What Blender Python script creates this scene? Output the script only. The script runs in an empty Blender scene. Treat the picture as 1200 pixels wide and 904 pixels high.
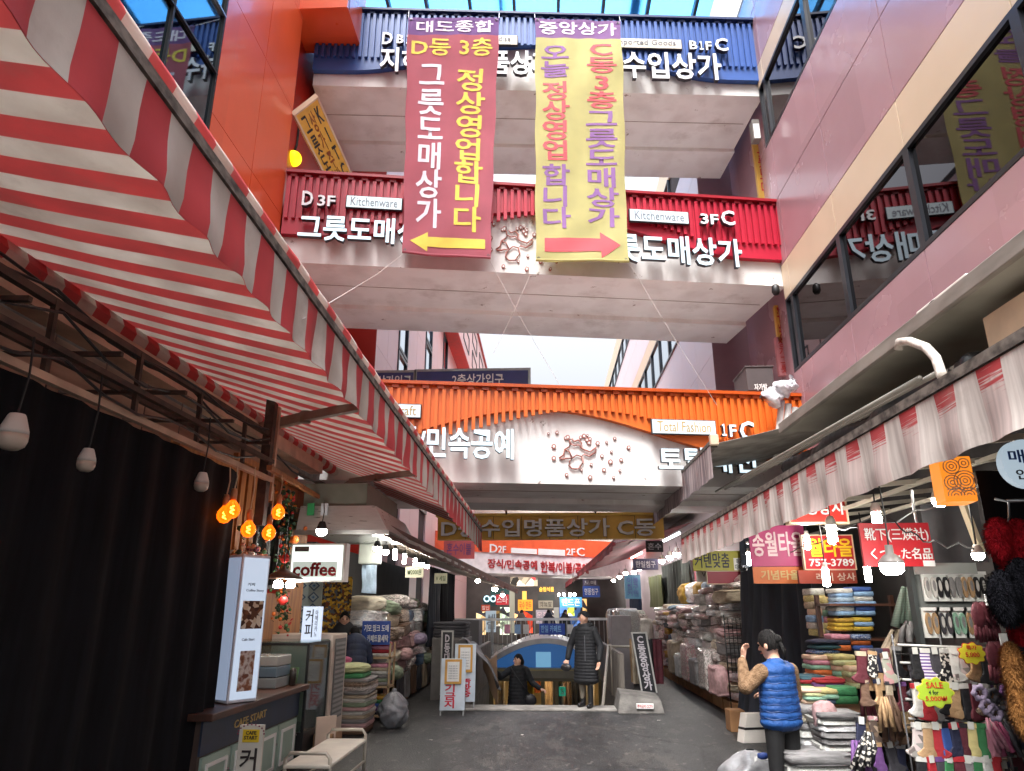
import bpy, math, random
from mathutils import Vector, Matrix, noise
from math import radians as R, sin, cos, pi
rnd = random.Random(7)
SC = bpy.context.scene
COL = SC.collection
# ------------------------------------------------------------------ camera
cam = bpy.data.cameras.new("camera"); camo = bpy.data.objects.new("camera", cam); COL.objects.link(camo)
FPX, PITCH, YAW, CAMZ = 830.0, R(17.5), R(2.6), 1.75
cam.sensor_fit = 'HORIZONTAL'; cam.sensor_width = 36; cam.lens = 36*FPX/1200
cam.clip_start = .05; cam.clip_end = 2000
camo.location = (0, 0, CAMZ); camo.rotation_euler = (R(90)+PITCH, 0, YAW)
SC.camera = camo
# ------------------------------------------------------------------ light
w = bpy.data.worlds.new("World"); SC.world = w; w.use_nodes = True
nt = w.node_tree; bg = nt.nodes["Background"]
sk = nt.nodes.new("ShaderNodeTexSky"); sk.sky_type = 'NISHITA'; sk.sun_disc = False
SUN_E, SUN_R = R(58), R(200)
sk.sun_elevation = SUN_E; sk.sun_rotation = SUN_R; sk.dust_density = 4; sk.air_density = 1; sk.ozone_density = 1
hs = nt.nodes.new("ShaderNodeHueSaturation"); hs.inputs["Saturation"].default_value = .2; hs.inputs["Value"].default_value = 1.0
nt.links.new(sk.outputs[0], hs.inputs["Color"])
# overcast sky: about twice as bright overhead as near the horizon
gtc = nt.nodes.new("ShaderNodeTexCoord"); gsp = nt.nodes.new("ShaderNodeSeparateXYZ"); gmr = nt.nodes.new("ShaderNodeMapRange"); gmx = nt.nodes.new("ShaderNodeVectorMath"); gmx.operation = 'SCALE'
gmr.inputs[1].default_value = .25; gmr.inputs[2].default_value = .95; gmr.inputs[3].default_value = .45; gmr.inputs[4].default_value = 1.9
nt.links.new(gtc.outputs["Generated"], gsp.inputs[0]); nt.links.new(gsp.outputs[2], gmr.inputs[0]); nt.links.new(hs.outputs[0], gmx.inputs[0]); nt.links.new(gmr.outputs[0], gmx.inputs[3]); nt.links.new(gmx.outputs[0], bg.inputs[0])
bg.inputs[1].default_value = .15
sl = bpy.data.lights.new("sun", 'SUN'); sl.energy = 1.2; sl.angle = R(25); sl.color = (1, .985, .96)
so = bpy.data.objects.new("sun", sl); COL.objects.link(so)
so.location = (0, 0, 40); so.rotation_euler = (pi/2-SUN_E, 0, pi-SUN_R)
SC.view_settings.view_transform = 'Standard'; SC.view_settings.look = 'None'
SC.view_settings.gamma = 1; SC.view_settings.use_curve_mapping = False
SC.view_settings.exposure = 1.75
SC.cycles.max_bounces = 8; SC.cycles.diffuse_bounces = 6; SC.cycles.glossy_bounces = 4
SC.cycles.transparent_max_bounces = 12; SC.cycles.caustics_reflective = False; SC.cycles.caustics_refractive = False
SC.cycles.sample_clamp_indirect = 4
# ------------------------------------------------------------------ pixel rays (photo pixels -> points of the place)
CP = Vector((0, 0, CAMZ))
_f = Vector((-sin(YAW)*cos(PITCH), cos(YAW)*cos(PITCH), sin(PITCH)))
_r = Vector((cos(YAW), sin(YAW), 0)); _u = _r.cross(_f)
def ray(px, py): return _f+_r*((px-600)/FPX)+_u*((452-py)/FPX)
def aX(px, py, x): d = ray(px, py); return CP+d*(x/d.x)
def aY(px, py, y): d = ray(px, py); return CP+d*(y/d.y)
def aZ(px, py, z): d = ray(px, py); return CP+d*((z-CAMZ)/d.z)
# ------------------------------------------------------------------ materials
MATS = {}
def lin(c):
    return tuple(((v/255)/12.92 if v/255 <= .04045 else ((v/255+.055)/1.055)**2.4) for v in c)+(1,)
def M(name, rgb, rough=.6, metal=0., var=.1, scale=4., bump=0., bscale=30., emit=0., coat=0., spec=.5, rgb2=None, stretch=None, detail=5, contrast=(.35, .65)):
    if name in MATS: return MATS[name]
    m = bpy.data.materials.new(name); m.use_nodes = True; MATS[name] = m
    n = m.node_tree.nodes; l = m.node_tree.links; p = n["Principled BSDF"]
    p.inputs["Roughness"].default_value = rough; p.inputs["Metallic"].default_value = metal
    p.inputs["Specular IOR Level"].default_value = spec
    if coat: p.inputs["Coat Weight"].default_value = coat; p.inputs["Coat Roughness"].default_value = .08
    c = lin(rgb); p.inputs["Base Color"].default_value = c
    if var or rgb2:
        tc = n.new("ShaderNodeTexCoord"); mp = n.new("ShaderNodeMapping"); l.new(tc.outputs["Object"], mp.inputs[0])
        if stretch: mp.inputs["Scale"].default_value = stretch
        nz = n.new("ShaderNodeTexNoise"); nz.inputs["Scale"].default_value = scale; nz.inputs["Detail"].default_value = detail
        l.new(mp.outputs[0], nz.inputs["Vector"])
        cr = n.new("ShaderNodeValToRGB"); l.new(nz.outputs["Fac"], cr.inputs[0])
        e = cr.color_ramp.elements; e[0].position, e[1].position = contrast
        if rgb2: e[0].color = lin(rgb2); e[1].color = c
        else:
            e[0].color = tuple(v*(1-var) for v in c[:3])+(1,); e[1].color = tuple(min(1, v*(1+var)) for v in c[:3])+(1,)
        l.new(cr.outputs[0], p.inputs["Base Color"])
        if rough < .9:
            mr = n.new("ShaderNodeMapRange"); mr.inputs[3].default_value = max(.02, rough-.08); mr.inputs[4].default_value = min(1, rough+.08)
            l.new(nz.outputs["Fac"], mr.inputs[0]); l.new(mr.outputs[0], p.inputs["Roughness"])
        if bump:
            n2 = n.new("ShaderNodeTexNoise"); n2.inputs["Scale"].default_value = bscale; n2.inputs["Detail"].default_value = 4
            l.new(mp.outputs[0], n2.inputs["Vector"])
            b = n.new("ShaderNodeBump"); b.inputs["Strength"].default_value = bump; b.inputs["Distance"].default_value = .02
            l.new(n2.outputs["Fac"], b.inputs["Height"]); l.new(b.outputs[0], p.inputs["Normal"])
    if emit:
        p.inputs["Emission Color"].default_value = c; p.inputs["Emission Strength"].default_value = emit
    return m
def MP(name, cols, scale=14., rough=.8, kind='voronoi', coat=0., stretch=None):
    """printed cloth: several colours scattered as a pattern"""
    if name in MATS: return MATS[name]
    m = bpy.data.materials.new(name); m.use_nodes = True; MATS[name] = m
    n = m.node_tree.nodes; l = m.node_tree.links; p = n["Principled BSDF"]; p.inputs["Roughness"].default_value = rough
    if coat: p.inputs["Coat Weight"].default_value = coat; p.inputs["Coat Roughness"].default_value = .12
    tc = n.new("ShaderNodeTexCoord"); mp = n.new("ShaderNodeMapping"); l.new(tc.outputs["Object"], mp.inputs[0])
    if stretch: mp.inputs["Scale"].default_value = stretch
    if kind == 'voronoi':
        t = n.new("ShaderNodeTexVoronoi"); t.inputs["Scale"].default_value = scale; l.new(mp.outputs[0], t.inputs["Vector"])
        sp = n.new("ShaderNodeSeparateColor"); l.new(t.outputs["Color"], sp.inputs[0]); out = sp.outputs[0]
    elif kind == 'wave':
        t = n.new("ShaderNodeTexWave"); t.inputs["Scale"].default_value = scale; t.inputs["Distortion"].default_value = .6; t.bands_direction = 'Z'
        l.new(mp.outputs[0], t.inputs["Vector"]); out = t.outputs["Fac"]
    else:
        t = n.new("ShaderNodeTexNoise"); t.inputs["Scale"].default_value = scale; t.inputs["Detail"].default_value = 6; l.new(mp.outputs[0], t.inputs["Vector"])
        mr = n.new("ShaderNodeMapRange"); mr.inputs[1].default_value = .3; mr.inputs[2].default_value = .7; l.new(t.outputs["Fac"], mr.inputs[0]); out = mr.outputs[0]
    cr = n.new("ShaderNodeValToRGB"); cr.color_ramp.interpolation = 'CONSTANT' if kind != 'noise' else 'LINEAR'
    l.new(out, cr.inputs[0]); e = cr.color_ramp.elements
    while len(e) < len(cols): e.new(.5)
    for i, c in enumerate(cols): e[i].position = i/len(cols); e[i].color = lin(c)
    l.new(cr.outputs[0], p.inputs["Base Color"])
    return m
def stain(m, col, scale=3., thr=.62, soft=.06, amt=.8, stretch=(1, 1, 1), coord="Object"):
    """patches of dirt, peeling or water marks laid over a material's own colour"""
    n = m.node_tree.nodes; l = m.node_tree.links; p = n["Principled BSDF"]; inp = p.inputs["Base Color"]
    tc = n.new("ShaderNodeTexCoord"); mp = n.new("ShaderNodeMapping"); mp.inputs["Scale"].default_value = stretch; mp.inputs["Location"].default_value = (scale*1.7, thr*9, 3.1); l.new(tc.outputs[coord], mp.inputs[0])
    t = n.new("ShaderNodeTexNoise"); t.inputs["Scale"].default_value = scale; t.inputs["Detail"].default_value = 10; t.inputs["Roughness"].default_value = .65; l.new(mp.outputs[0], t.inputs["Vector"])
    mr = n.new("ShaderNodeMapRange"); mr.inputs[1].default_value = thr; mr.inputs[2].default_value = thr+soft; mr.inputs[4].default_value = amt; l.new(t.outputs["Fac"], mr.inputs[0])
    mx = n.new("ShaderNodeMix"); mx.data_type = 'RGBA'; l.new(mr.outputs[0], mx.inputs[0])
    if inp.links: l.new(inp.links[0].from_socket, mx.inputs[6])
    else: mx.inputs[6].default_value = inp.default_value
    mx.inputs[7].default_value = lin(col); l.new(mx.outputs[2], inp); return m
def panel_tint(m, inc, lo=.9, hi=1.06):
    """each cladding panel a slightly different batch of paint"""
    n = m.node_tree.nodes; l = m.node_tree.links; p = n["Principled BSDF"]; inp = p.inputs["Base Color"]
    g_ = n.new("ShaderNodeNewGeometry"); sn = n.new("ShaderNodeVectorMath"); sn.operation = 'SNAP'; sn.inputs[1].default_value = inc; l.new(g_.outputs["Position"], sn.inputs[0])
    wn = n.new("ShaderNodeTexWhiteNoise"); l.new(sn.outputs[0], wn.inputs[0]); mr = n.new("ShaderNodeMapRange"); mr.inputs[3].default_value = lo; mr.inputs[4].default_value = hi; l.new(wn.outputs[0], mr.inputs[0])
    sc = n.new("ShaderNodeVectorMath"); sc.operation = 'SCALE'; l.new(inp.links[0].from_socket, sc.inputs[0]); l.new(mr.outputs[0], sc.inputs[3]); l.new(sc.outputs[0], inp); return m
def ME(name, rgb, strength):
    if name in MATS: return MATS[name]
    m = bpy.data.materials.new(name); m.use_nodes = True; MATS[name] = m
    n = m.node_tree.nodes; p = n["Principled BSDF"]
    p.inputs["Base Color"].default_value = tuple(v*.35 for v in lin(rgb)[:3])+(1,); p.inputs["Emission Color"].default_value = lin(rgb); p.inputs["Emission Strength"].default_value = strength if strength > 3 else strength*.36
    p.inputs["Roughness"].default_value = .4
    return m
def MG(name, rgb, alpha=.25, rough=.05):
    """clear glass / plastic: glossy skin over a see-through tint"""
    if name in MATS: return MATS[name]
    m = bpy.data.materials.new(name); m.use_nodes = True; MATS[name] = m
    n = m.node_tree.nodes; l = m.node_tree.links; n.clear()
    o = n.new("ShaderNodeOutputMaterial"); t = n.new("ShaderNodeBsdfTransparent"); t.inputs[0].default_value = lin(tuple(int(255-(255-c)*.6) for c in rgb))
    g = n.new("ShaderNodeBsdfGlossy"); g.inputs["Roughness"].default_value = rough; d = n.new("ShaderNodeBsdfDiffuse"); d.inputs[0].default_value = lin(rgb)
    fr = n.new("ShaderNodeFresnel"); fr.inputs[0].default_value = 1.45
    a = n.new("ShaderNodeMixShader"); a.inputs[0].default_value = alpha; b = n.new("ShaderNodeMixShader")
    l.new(t.outputs[0], a.inputs[1]); l.new(d.outputs[0], a.inputs[2]); l.new(fr.outputs[0], b.inputs[0]); l.new(a.outputs[0], b.inputs[1]); l.new(g.outputs[0], b.inputs[2]); l.new(b.outputs[0], o.inputs[0])
    return m
# ------------------------------------------------------------------ object helpers
WL = {}
def tag(o, label, cat=None, group=None, kind=None):
    if label: o["label"] = label
    if cat: o["category"] = cat
    if group: o["group"] = group
    if kind: o["kind"] = kind
    return o
def thing(name, label, cat, loc=(0, 0, 0), group=None):
    o = bpy.data.objects.new(name, None); COL.objects.link(o); o.empty_display_size = .1
    o.location = loc; WL[o] = Vector(loc); return tag(o, label, cat, group)
class MB:
    def __init__(s): s.v = []; s.f = []; s.mi = []; s.m = []; s.uv = {}; s.sm = set()
    def _m(s, mat):
        if mat not in s.m: s.m.append(mat)
        return s.m.index(mat)
    def add(s, vs, fs, mat, smooth=False, uvs=None):
        b = len(s.v); s.v += [tuple(x) for x in vs]; k = s._m(mat)
        for i, f in enumerate(fs):
            if smooth: s.sm.add(len(s.f))
            if uvs: s.uv[len(s.f)] = [uvs[j] for j in f]
            s.f.append(tuple(j+b for j in f)); s.mi.append(k)
        return s
    def hexa(s, p, mat): return s.add(p, [(0, 3, 2, 1), (4, 5, 6, 7), (0, 1, 5, 4), (1, 2, 6, 5), (2, 3, 7, 6), (3, 0, 4, 7)], mat)
    def box(s, a, b, mat):
        x0, y0, z0 = [min(i, j) for i, j in zip(a, b)]; x1, y1, z1 = [max(i, j) for i, j in zip(a, b)]
        return s.hexa([(x0, y0, z0), (x1, y0, z0), (x1, y1, z0), (x0, y1, z0), (x0, y0, z1), (x1, y0, z1), (x1, y1, z1), (x0, y1, z1)], mat)
    def fbox(s, F, u0, v0, u1, v1, w0, w1, mat):
        return s.hexa([F(u0, v0, w0), F(u1, v0, w0), F(u1, v1, w0), F(u0, v1, w0), F(u0, v0, w1), F(u1, v0, w1), F(u1, v1, w1), F(u0, v1, w1)], mat)
    def tube(s, pts, r, mat, n=8, r2=None, cap=True):
        pts = [Vector(p) for p in pts]; vs = []; fs = []; N = len(pts)
        for i, p in enumerate(pts):
            t = (pts[min(i+1, N-1)]-pts[max(i-1, 0)])
            if t.length < 1e-9: t = Vector((0, 0, 1))
            t.normalize(); a = t.cross(Vector((0, 0, 1)) if abs(t.z) < .9 else Vector((1, 0, 0))).normalized(); b = t.cross(a)
            rr = r if r2 is None else r+(r2-r)*i/(N-1)
            if callable(r): rr = r(i/(N-1))
            for k in range(n): vs.append(p+a*(rr*cos(2*pi*k/n))+b*(rr*sin(2*pi*k/n)))
        for i in range(N-1):
            for k in range(n): fs.append((i*n+k, i*n+(k+1) % n, (i+1)*n+(k+1) % n, (i+1)*n+k))
        if cap: fs += [tuple(range(n-1, -1, -1)), tuple((N-1)*n+k for k in range(n))]
        return s.add(vs, fs, mat, n > 5)
    def bar(s, a, b, w, h, mat):
        a, b = Vector(a), Vector(b); t = (b-a).normalized(); x = t.cross(Vector((0, 0, 1)) if abs(t.z) < .95 else Vector((1, 0, 0))).normalized()*w/2; y = x.cross(t).normalized()*h/2
        return s.hexa([a-x-y, a+x-y, a+x+y, a-x+y, b-x-y, b+x-y, b+x+y, b-x+y], mat)
    def lathe(s, c, prof, mat, n=16, ax=None):
        c = Vector(c); vs = []; fs = []
        for r_, z in prof:
            for k in range(n): vs.append(c+Vector((r_*cos(2*pi*k/n), r_*sin(2*pi*k/n), z)))
        for i in range(len(prof)-1):
            for k in range(n): fs.append((i*n+k, i*n+(k+1) % n, (i+1)*n+(k+1) % n, (i+1)*n+k))
        fs += [tuple(range(n-1, -1, -1)), tuple((len(prof)-1)*n+k for k in range(n))]
        return s.add(vs, fs, mat, True)
    def grid(s, fn, nu, nv, mat, smooth=True, mats=None, thick=0.):
        """fn(u,v)->point; mats(i,j)->material; thick closes it into a thin solid"""
        P = [[Vector(fn(i/nu, j/nv)) for j in range(nv+1)] for i in range(nu+1)]
        uv = [(i/nu, j/nv) for i in range(nu+1) for j in range(nv+1)]
        idx = lambda i, j: i*(nv+1)+j
        def quads(): return [((i, j), (idx(i, j), idx(i+1, j), idx(i+1, j+1), idx(i, j+1))) for i in range(nu) for j in range(nv)]
        flat = [p for row in P for p in row]
        if thick:
            N = []
            for i in range(nu+1):
                for j in range(nv+1):
                    a = P[min(i+1, nu)][j]-P[max(i-1, 0)][j]; b = P[i][min(j+1, nv)]-P[i][max(j-1, 0)]
                    N.append(a.cross(b).normalized() if a.cross(b).length > 1e-12 else Vector((0, 0, 1)))
            back = [p-q*thick for p, q in zip(flat, N)]
        for (i, j), f in quads():
            pass
        if mats is None:
            s.add(flat, [f for _, f in quads()], mat, smooth, uv)
            if thick: s.add(back, [f[::-1] for _, f in quads()], mat, smooth, uv)
        else:
            by = {}
            for ij, f in quads(): by.setdefault(mats(*ij), []).append(f)
            for mm, fs in by.items():
                s.add(flat, fs, mm, smooth, uv)
                if thick: s.add(back, [f[::-1] for f in fs], mm, smooth, uv)
        if thick:
            ring = [idx(i, 0) for i in range(nu+1)]+[idx(nu, j) for j in range(1, nv+1)]+[idx(i, nv) for i in range(nu-1, -1, -1)]+[idx(0, j) for j in range(nv-1, 0, -1)]
            K = len(ring); s.add([flat[k] for k in ring]+[back[k] for k in ring], [(k, (k+1) % K, K+(k+1) % K, K+k)[::-1] for k in range(K)], mat)
        return s
    def prism(s, F, outline, w0, w1, mat):
        n = len(outline); vs = [F(u, v, w0) for u, v in outline]+[F(u, v, w1) for u, v in outline]
        fs = [tuple(range(n-1, -1, -1)), tuple(range(n, 2*n))]+[(i, (i+1) % n, n+(i+1) % n, n+i) for i in range(n)]
        return s.add(vs, fs, mat)
    def ell(s, c, r, mat, nu=14, nv=9, fn=None):
        c = Vector(c); r = r if hasattr(r, '__len__') else (r, r, r)
        vs = []; fs = []
        for j in range(nv+1):
            th = pi*j/nv
            for i in range(nu):
                ph = 2*pi*i/nu; d = Vector((sin(th)*cos(ph), sin(th)*sin(ph), -cos(th))); k = fn(d) if fn else 1
                vs.append(c+Vector((d.x*r[0], d.y*r[1], d.z*r[2]))*k)
        for j in range(nv):
            for i in range(nu): fs.append((j*nu+i, j*nu+(i+1) % nu, (j+1)*nu+(i+1) % nu, (j+1)*nu+i))
        return s.add(vs, fs, mat, True)
    def build(s, name, parent=None, label=None, cat=None, group=None, kind=None, bevel=0, loc=None, recalc=True):
        me = bpy.data.meshes.new(name)
        if parent is not None: o0 = WL[parent]
        elif loc is not None: o0 = Vector(loc)
        else:
            xs, ys, zs = zip(*s.v); o0 = Vector(((min(xs)+max(xs))/2, (min(ys)+max(ys))/2, min(zs)))
        me.from_pydata([(x-o0.x, y-o0.y, z-o0.z) for x, y, z in s.v], [], s.f)
        for m in s.m: me.materials.append(m)
        me.polygons.foreach_set("material_index", s.mi)
        me.polygons.foreach_set("use_smooth", [i in s.sm for i in range(len(s.f))])
        if s.uv:
            ul = me.uv_layers.new(name="UVMap")
            for p in me.polygons:
                q = s.uv.get(p.index)
                if q:
                    for k, li in enumerate(p.loop_indices): ul.data[li].uv = q[k]
        me.validate(); me.update()
        o = bpy.data.objects.new(name, me); COL.objects.link(o); WL[o] = o0
        if parent is not None: o.parent = parent
        else: o.location = o0
        if bevel:
            b = o.modifiers.new("bevel", 'BEVEL'); b.width = bevel; b.segments = 2; b.limit_method = 'ANGLE'; b.angle_limit = R(40)
        return tag(o, label, cat, group, kind)
class Fr:
    """a flat frame in the place: origin, u axis, v axis; w comes out towards the viewer side"""
    def __init__(s, o, ux, uy=(0, 0, 1)):
        s.o = Vector(o); s.ux = Vector(ux).normalized(); s.uy = Vector(uy).normalized(); s.n = s.ux.cross(s.uy)
    def __call__(s, u, v, w=0): return s.o+s.ux*u+s.uy*v+s.n*w
    def px(s, px, py, w=0):
        d = ray(px, py); o = s.o+s.n*w; t = (o-CP).dot(s.n)/d.dot(s.n); q = CP+d*t-s.o
        return q.dot(s.ux), q.dot(s.uy)
    def pb(s, x0, y0, x1, y1, w=0):
        xm, ym = (x0+x1)/2, (y0+y1)/2
        return s.px(x0, ym, w)[0], s.px(xm, y1, w)[1], s.px(x1, ym, w)[0], s.px(xm, y0, w)[1]
def FY(y, rot=0): return Fr((0, y, 0), (cos(rot), sin(rot), 0))            # faces the viewer (-Y)
def FL(x): return Fr((x, 0, 0), (0, 1, 0))                                    # left wall, faces +X
def FRt(x): return Fr((x, 0, 0), (0, -1, 0))                                  # right wall, faces -X
_T = {}
def text_geo(t, bold=.012, res=2):
    k = (t, bold)
    if k in _T: return _T[k]
    c = bpy.data.curves.new("t", 'FONT'); c.body = t; c.size = 1; c.offset = bold; c.extrude = .5; c.resolution_u = res; c.align_x = 'CENTER'; c.space_line = .95
    o = bpy.data.objects.new("t", c); me = o.to_mesh()
    vs = [tuple(v.co) for v in me.vertices]; fs = [tuple(p.vertices) for p in me.polygons]; nz = [p.normal.z for p in me.polygons]
    o.to_mesh_clear(); bpy.data.objects.remove(o); bpy.data.curves.remove(c)
    xs = [v[0] for v in vs]; ys = [v[1] for v in vs]
    x0, x1, y0, y1 = min(xs), max(xs), min(ys), max(ys)
    vs = [((x-x0)/(x1-x0), (y-y0)/(y1-y0), z+.5) for x, y, z in vs]
    _T[k] = (vs, fs, nz, (x1-x0)/(y1-y0)); return _T[k]
def put_print(mb, F, t, box, w0, mat, bold=.02):
    """flat printed letters, cut fine enough to follow a wrinkled cloth"""
    import bmesh
    vs, fs, nz_, asp = text_geo(t, bold); u0, v0, u1, v1 = box
    bm = bmesh.new(); bv = [bm.verts.new((u0+(u1-u0)*x, v0+(v1-v0)*y, 0)) for x, y, z in vs]
    for f, n_ in zip(fs, nz_):
        if n_ > .5:
            try: bm.faces.new([bv[i] for i in f])
            except ValueError: pass
    bmesh.ops.triangulate(bm, faces=bm.faces)
    for _ in range(4):
        es = [e for e in bm.edges if (e.verts[0].co-e.verts[1].co).length > .035]
        if not es: break
        bmesh.ops.subdivide_edges(bm, edges=es, cuts=1); bmesh.ops.triangulate(bm, faces=bm.faces)
    bmesh.ops.delete(bm, geom=[v for v in bm.verts if not v.link_faces], context='VERTS'); bm.verts.index_update()
    mb.add([F(v.co.x, v.co.y, w0) for v in bm.verts], [tuple(v.index for v in f.verts) for f in bm.faces], mat, True); bm.free()
def put_text(mb, F, t, box, w0, depth, mat, side=None, bold=.012):
    """letters filling box=(u0,v0,u1,v1) on frame F, standing depth proud of w0"""
    vs, fs, nz, asp = text_geo(t, bold); u0, v0, u1, v1 = box
    P = [F(u0+(u1-u0)*x, v0+(v1-v0)*y, w0+depth*z) for x, y, z in vs]
    mb.add(P, [f for f, n_ in zip(fs, nz) if n_ > .5], mat)
    mb.add(P, [f for f, n_ in zip(fs, nz) if n_ <= .5], side or mat)
    return mb
def sub(box, a, b, c, d):
    u0, v0, u1, v1 = box; return (u0+(u1-u0)*a, v0+(v1-v0)*b, u0+(u1-u0)*c, v0+(v1-v0)*d)
def sign(name, label, cat, F, box, thick, mat, texts=(), group=None, edge=None, panels=(), rim=None):
    """board (the thing) + lettering children; texts: (string, (a,b,c,d) fractions, material[, bold]); panels: (fractions, material)"""
    mb = MB(); u0, v0, u1, v1 = box
    mb.fbox(F, u0, v0, u1, v1, -thick, 0, mat)
    if edge:
        e = edge[0]
        for bb in ((u0-e, v0-e, u1+e, v0), (u0-e, v1, u1+e, v1+e), (u0-e, v0, u0, v1), (u1, v0, u1+e, v1)): mb.fbox(F, *bb, -thick, .012, edge[1])
    o = mb.build(name, label=label, cat=cat, group=group)
    for fr, pm in panels:
        MB().fbox(F, *sub(box, *fr), .002, .006, pm).build("panel", o)
    for tx in texts:
        m2 = MB(); put_text(m2, F, tx[0], sub(box, *tx[1]), .008, .006, tx[2], bold=tx[3] if len(tx) > 3 else .012); m2.build("lettering", o)
    return o
ORD = "zeroth first second third fourth fifth sixth seventh eighth ninth tenth eleventh twelfth thirteenth fourteenth fifteenth sixteenth".split()
def children(o): return [c for c in bpy.data.objects if c.parent == o]
def dup(o, loc, label=None, rz=None, group=None, scale=None, mat=None, kids=None):
    c = o.copy(); COL.objects.link(c); c.location = loc; WL[c] = Vector(loc)
    if rz is not None: c.rotation_euler = (0, 0, rz)
    if scale is not None: c.scale = scale
    if label: c["label"] = label
    if group: c["group"] = group
    if mat is not None:
        c.material_slots[0].link = 'OBJECT'; c.material_slots[0].material = mat
    for k in (children(o) if kids is None else kids):
        d = k.copy(); COL.objects.link(d); d.parent = c
        for g in children(k):
            e = g.copy(); COL.objects.link(e); e.parent = d
    return c
def nz(x, y, z=0.): return noise.noise(Vector((x, y, z)))
# ================================================================== GROUND, STAIRS
asph = M("asphalt", (54, 53, 53), rough=.5, rgb2=(36, 36, 37), scale=.55, bump=.7, bscale=45, detail=14, contrast=(.38, .6))
stain(asph, (24, 24, 25), .8, .53, .05, .75, (1, .45, 1)); stain(asph, (72, 69, 66), 2.2, .55, .04, .6, (1, .4, 1)); stain(asph, (20, 20, 21), 6, .57, .04, .6, (1, .4, 1)); stain(asph, (100, 96, 92), 9, .60, .03, .7, (1, .4, 1)); stain(asph, (30, 30, 30), 22, .56, .05, .5, (1, .5, 1))
def cracks(m, col, scale, width):
    n = m.node_tree.nodes; l = m.node_tree.links; inp = n["Principled BSDF"].inputs["Base Color"]
    tc = n.new("ShaderNodeTexCoord"); nn = n.new("ShaderNodeTexNoise"); nn.inputs["Scale"].default_value = 1.5; nn.inputs["Detail"].default_value = 6; l.new(tc.outputs["Object"], nn.inputs["Vector"])
    ad = n.new("ShaderNodeMix"); ad.data_type = 'VECTOR'; ad.inputs[0].default_value = .25; l.new(tc.outputs["Object"], ad.inputs[4]); l.new(nn.outputs["Color"], ad.inputs[5])
    v = n.new("ShaderNodeTexVoronoi"); v.feature = 'DISTANCE_TO_EDGE'; v.inputs["Scale"].default_value = scale; l.new(ad.outputs[1], v.inputs["Vector"])
    mr = n.new("ShaderNodeMapRange"); mr.inputs[1].default_value = width; mr.inputs[2].default_value = 0; mr.inputs[4].default_value = .8; l.new(v.outputs["Distance"], mr.inputs[0])
    mx = n.new("ShaderNodeMix"); mx.data_type = 'RGBA'; l.new(mr.outputs[0], mx.inputs[0]); l.new(inp.links[0].from_socket, mx.inputs[6]); mx.inputs[7].default_value = lin(col); l.new(mx.outputs[2], inp)
cracks(asph, (18, 18, 18), .55, .012)
conc = M("concrete", (150, 146, 140), rough=.8, rgb2=(112, 108, 104), scale=3, bump=.3, bscale=40)
concd = M("dark_concrete", (95, 90, 84), rough=.85, rgb2=(70, 66, 62), scale=4, bump=.3)
white_beam = M("painted_beam", (232, 230, 228), rough=.7, rgb2=(214, 209, 206), scale=1.4, detail=8, contrast=(.3, .55))
stain(white_beam, (120, 96, 78), 2.4, .66, .03, .75); stain(white_beam, (150, 134, 122), 1.1, .55, .2, .5, (1, 1, .25)); stain(white_beam, (70, 58, 50), 14, .72, .03, .7)
steel = M("steel", (150, 150, 150), rough=.35, metal=.9, var=.15)
dark_metal = M("dark_metal", (40, 38, 38), rough=.5, metal=.4)
rusty = M("rusty_steel", (92, 72, 62), rough=.6, metal=.3, rgb2=(58, 46, 42), scale=9)
black = M("black_paint", (22, 22, 24), rough=.5)
white = M("white_paint", (228, 228, 226), rough=.4, var=.04)
PX0, PX1, PY0, PY1 = -1.5, 1.42, 14.45, 20.3
g = MB(); E_ = 400
def quad(mb, x0, y0, x1, y1, z, m, n=1): mb.add([(x0, y0, z), (x1, y0, z), (x1, y1, z), (x0, y1, z)], [(0, 1, 2, 3)], m)
for a in ((-E_, -E_, E_, PY0), (-E_, PY1, E_, E_), (-E_, PY0, PX0, PY1), (PX1, PY0, E_, PY1)): quad(g, *a, 0, asph)
g.build("ground", kind="structure")
mb = MB(); mb.box((PX0-.25, 13.85, .0), (PX1+.6, PY0, .035), conc); mb.build("step_edge", kind="structure", bevel=.01)
mb = MB()
for i in range(17): mb.box((PX0+.06, PY0+.28*i, -.17*(i+1)-.3), (PX1-.06, PY0+.28*(i+1), -.17*(i+1)), conc)
mb.build("stairs", kind="structure")
mb = MB(); quad(mb, -6, 18.5, 6, 26, -2.95, concd); mb.build("lower_floor", kind="structure")
corr = M("corrugated_grey", (128, 120, 112), rough=.6, rgb2=(96, 88, 80), scale=5, stretch=(1, 1, .2))
for sx, nm in ((PX0, "left"), (PX1, "right")):
    s_ = 1 if sx < 0 else -1
    mb = MB(); mb.box((sx, PY0, -2.95), (sx-.12*s_, PY1, -.01), concd); mb.box((sx, PY0+.35, -.01), (sx-.08*s_, PY1, .92), corr)
    for k in range(40): mb.box((sx+.001*s_, PY0+.4+k*.135, 0), (sx+.018*s_, PY0+.46+k*.135, .9), corr)
    mb.build("stairwell_wall", label="grey corrugated parapet on the %s of the stairs going underground" % nm, cat="parapet")
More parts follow.
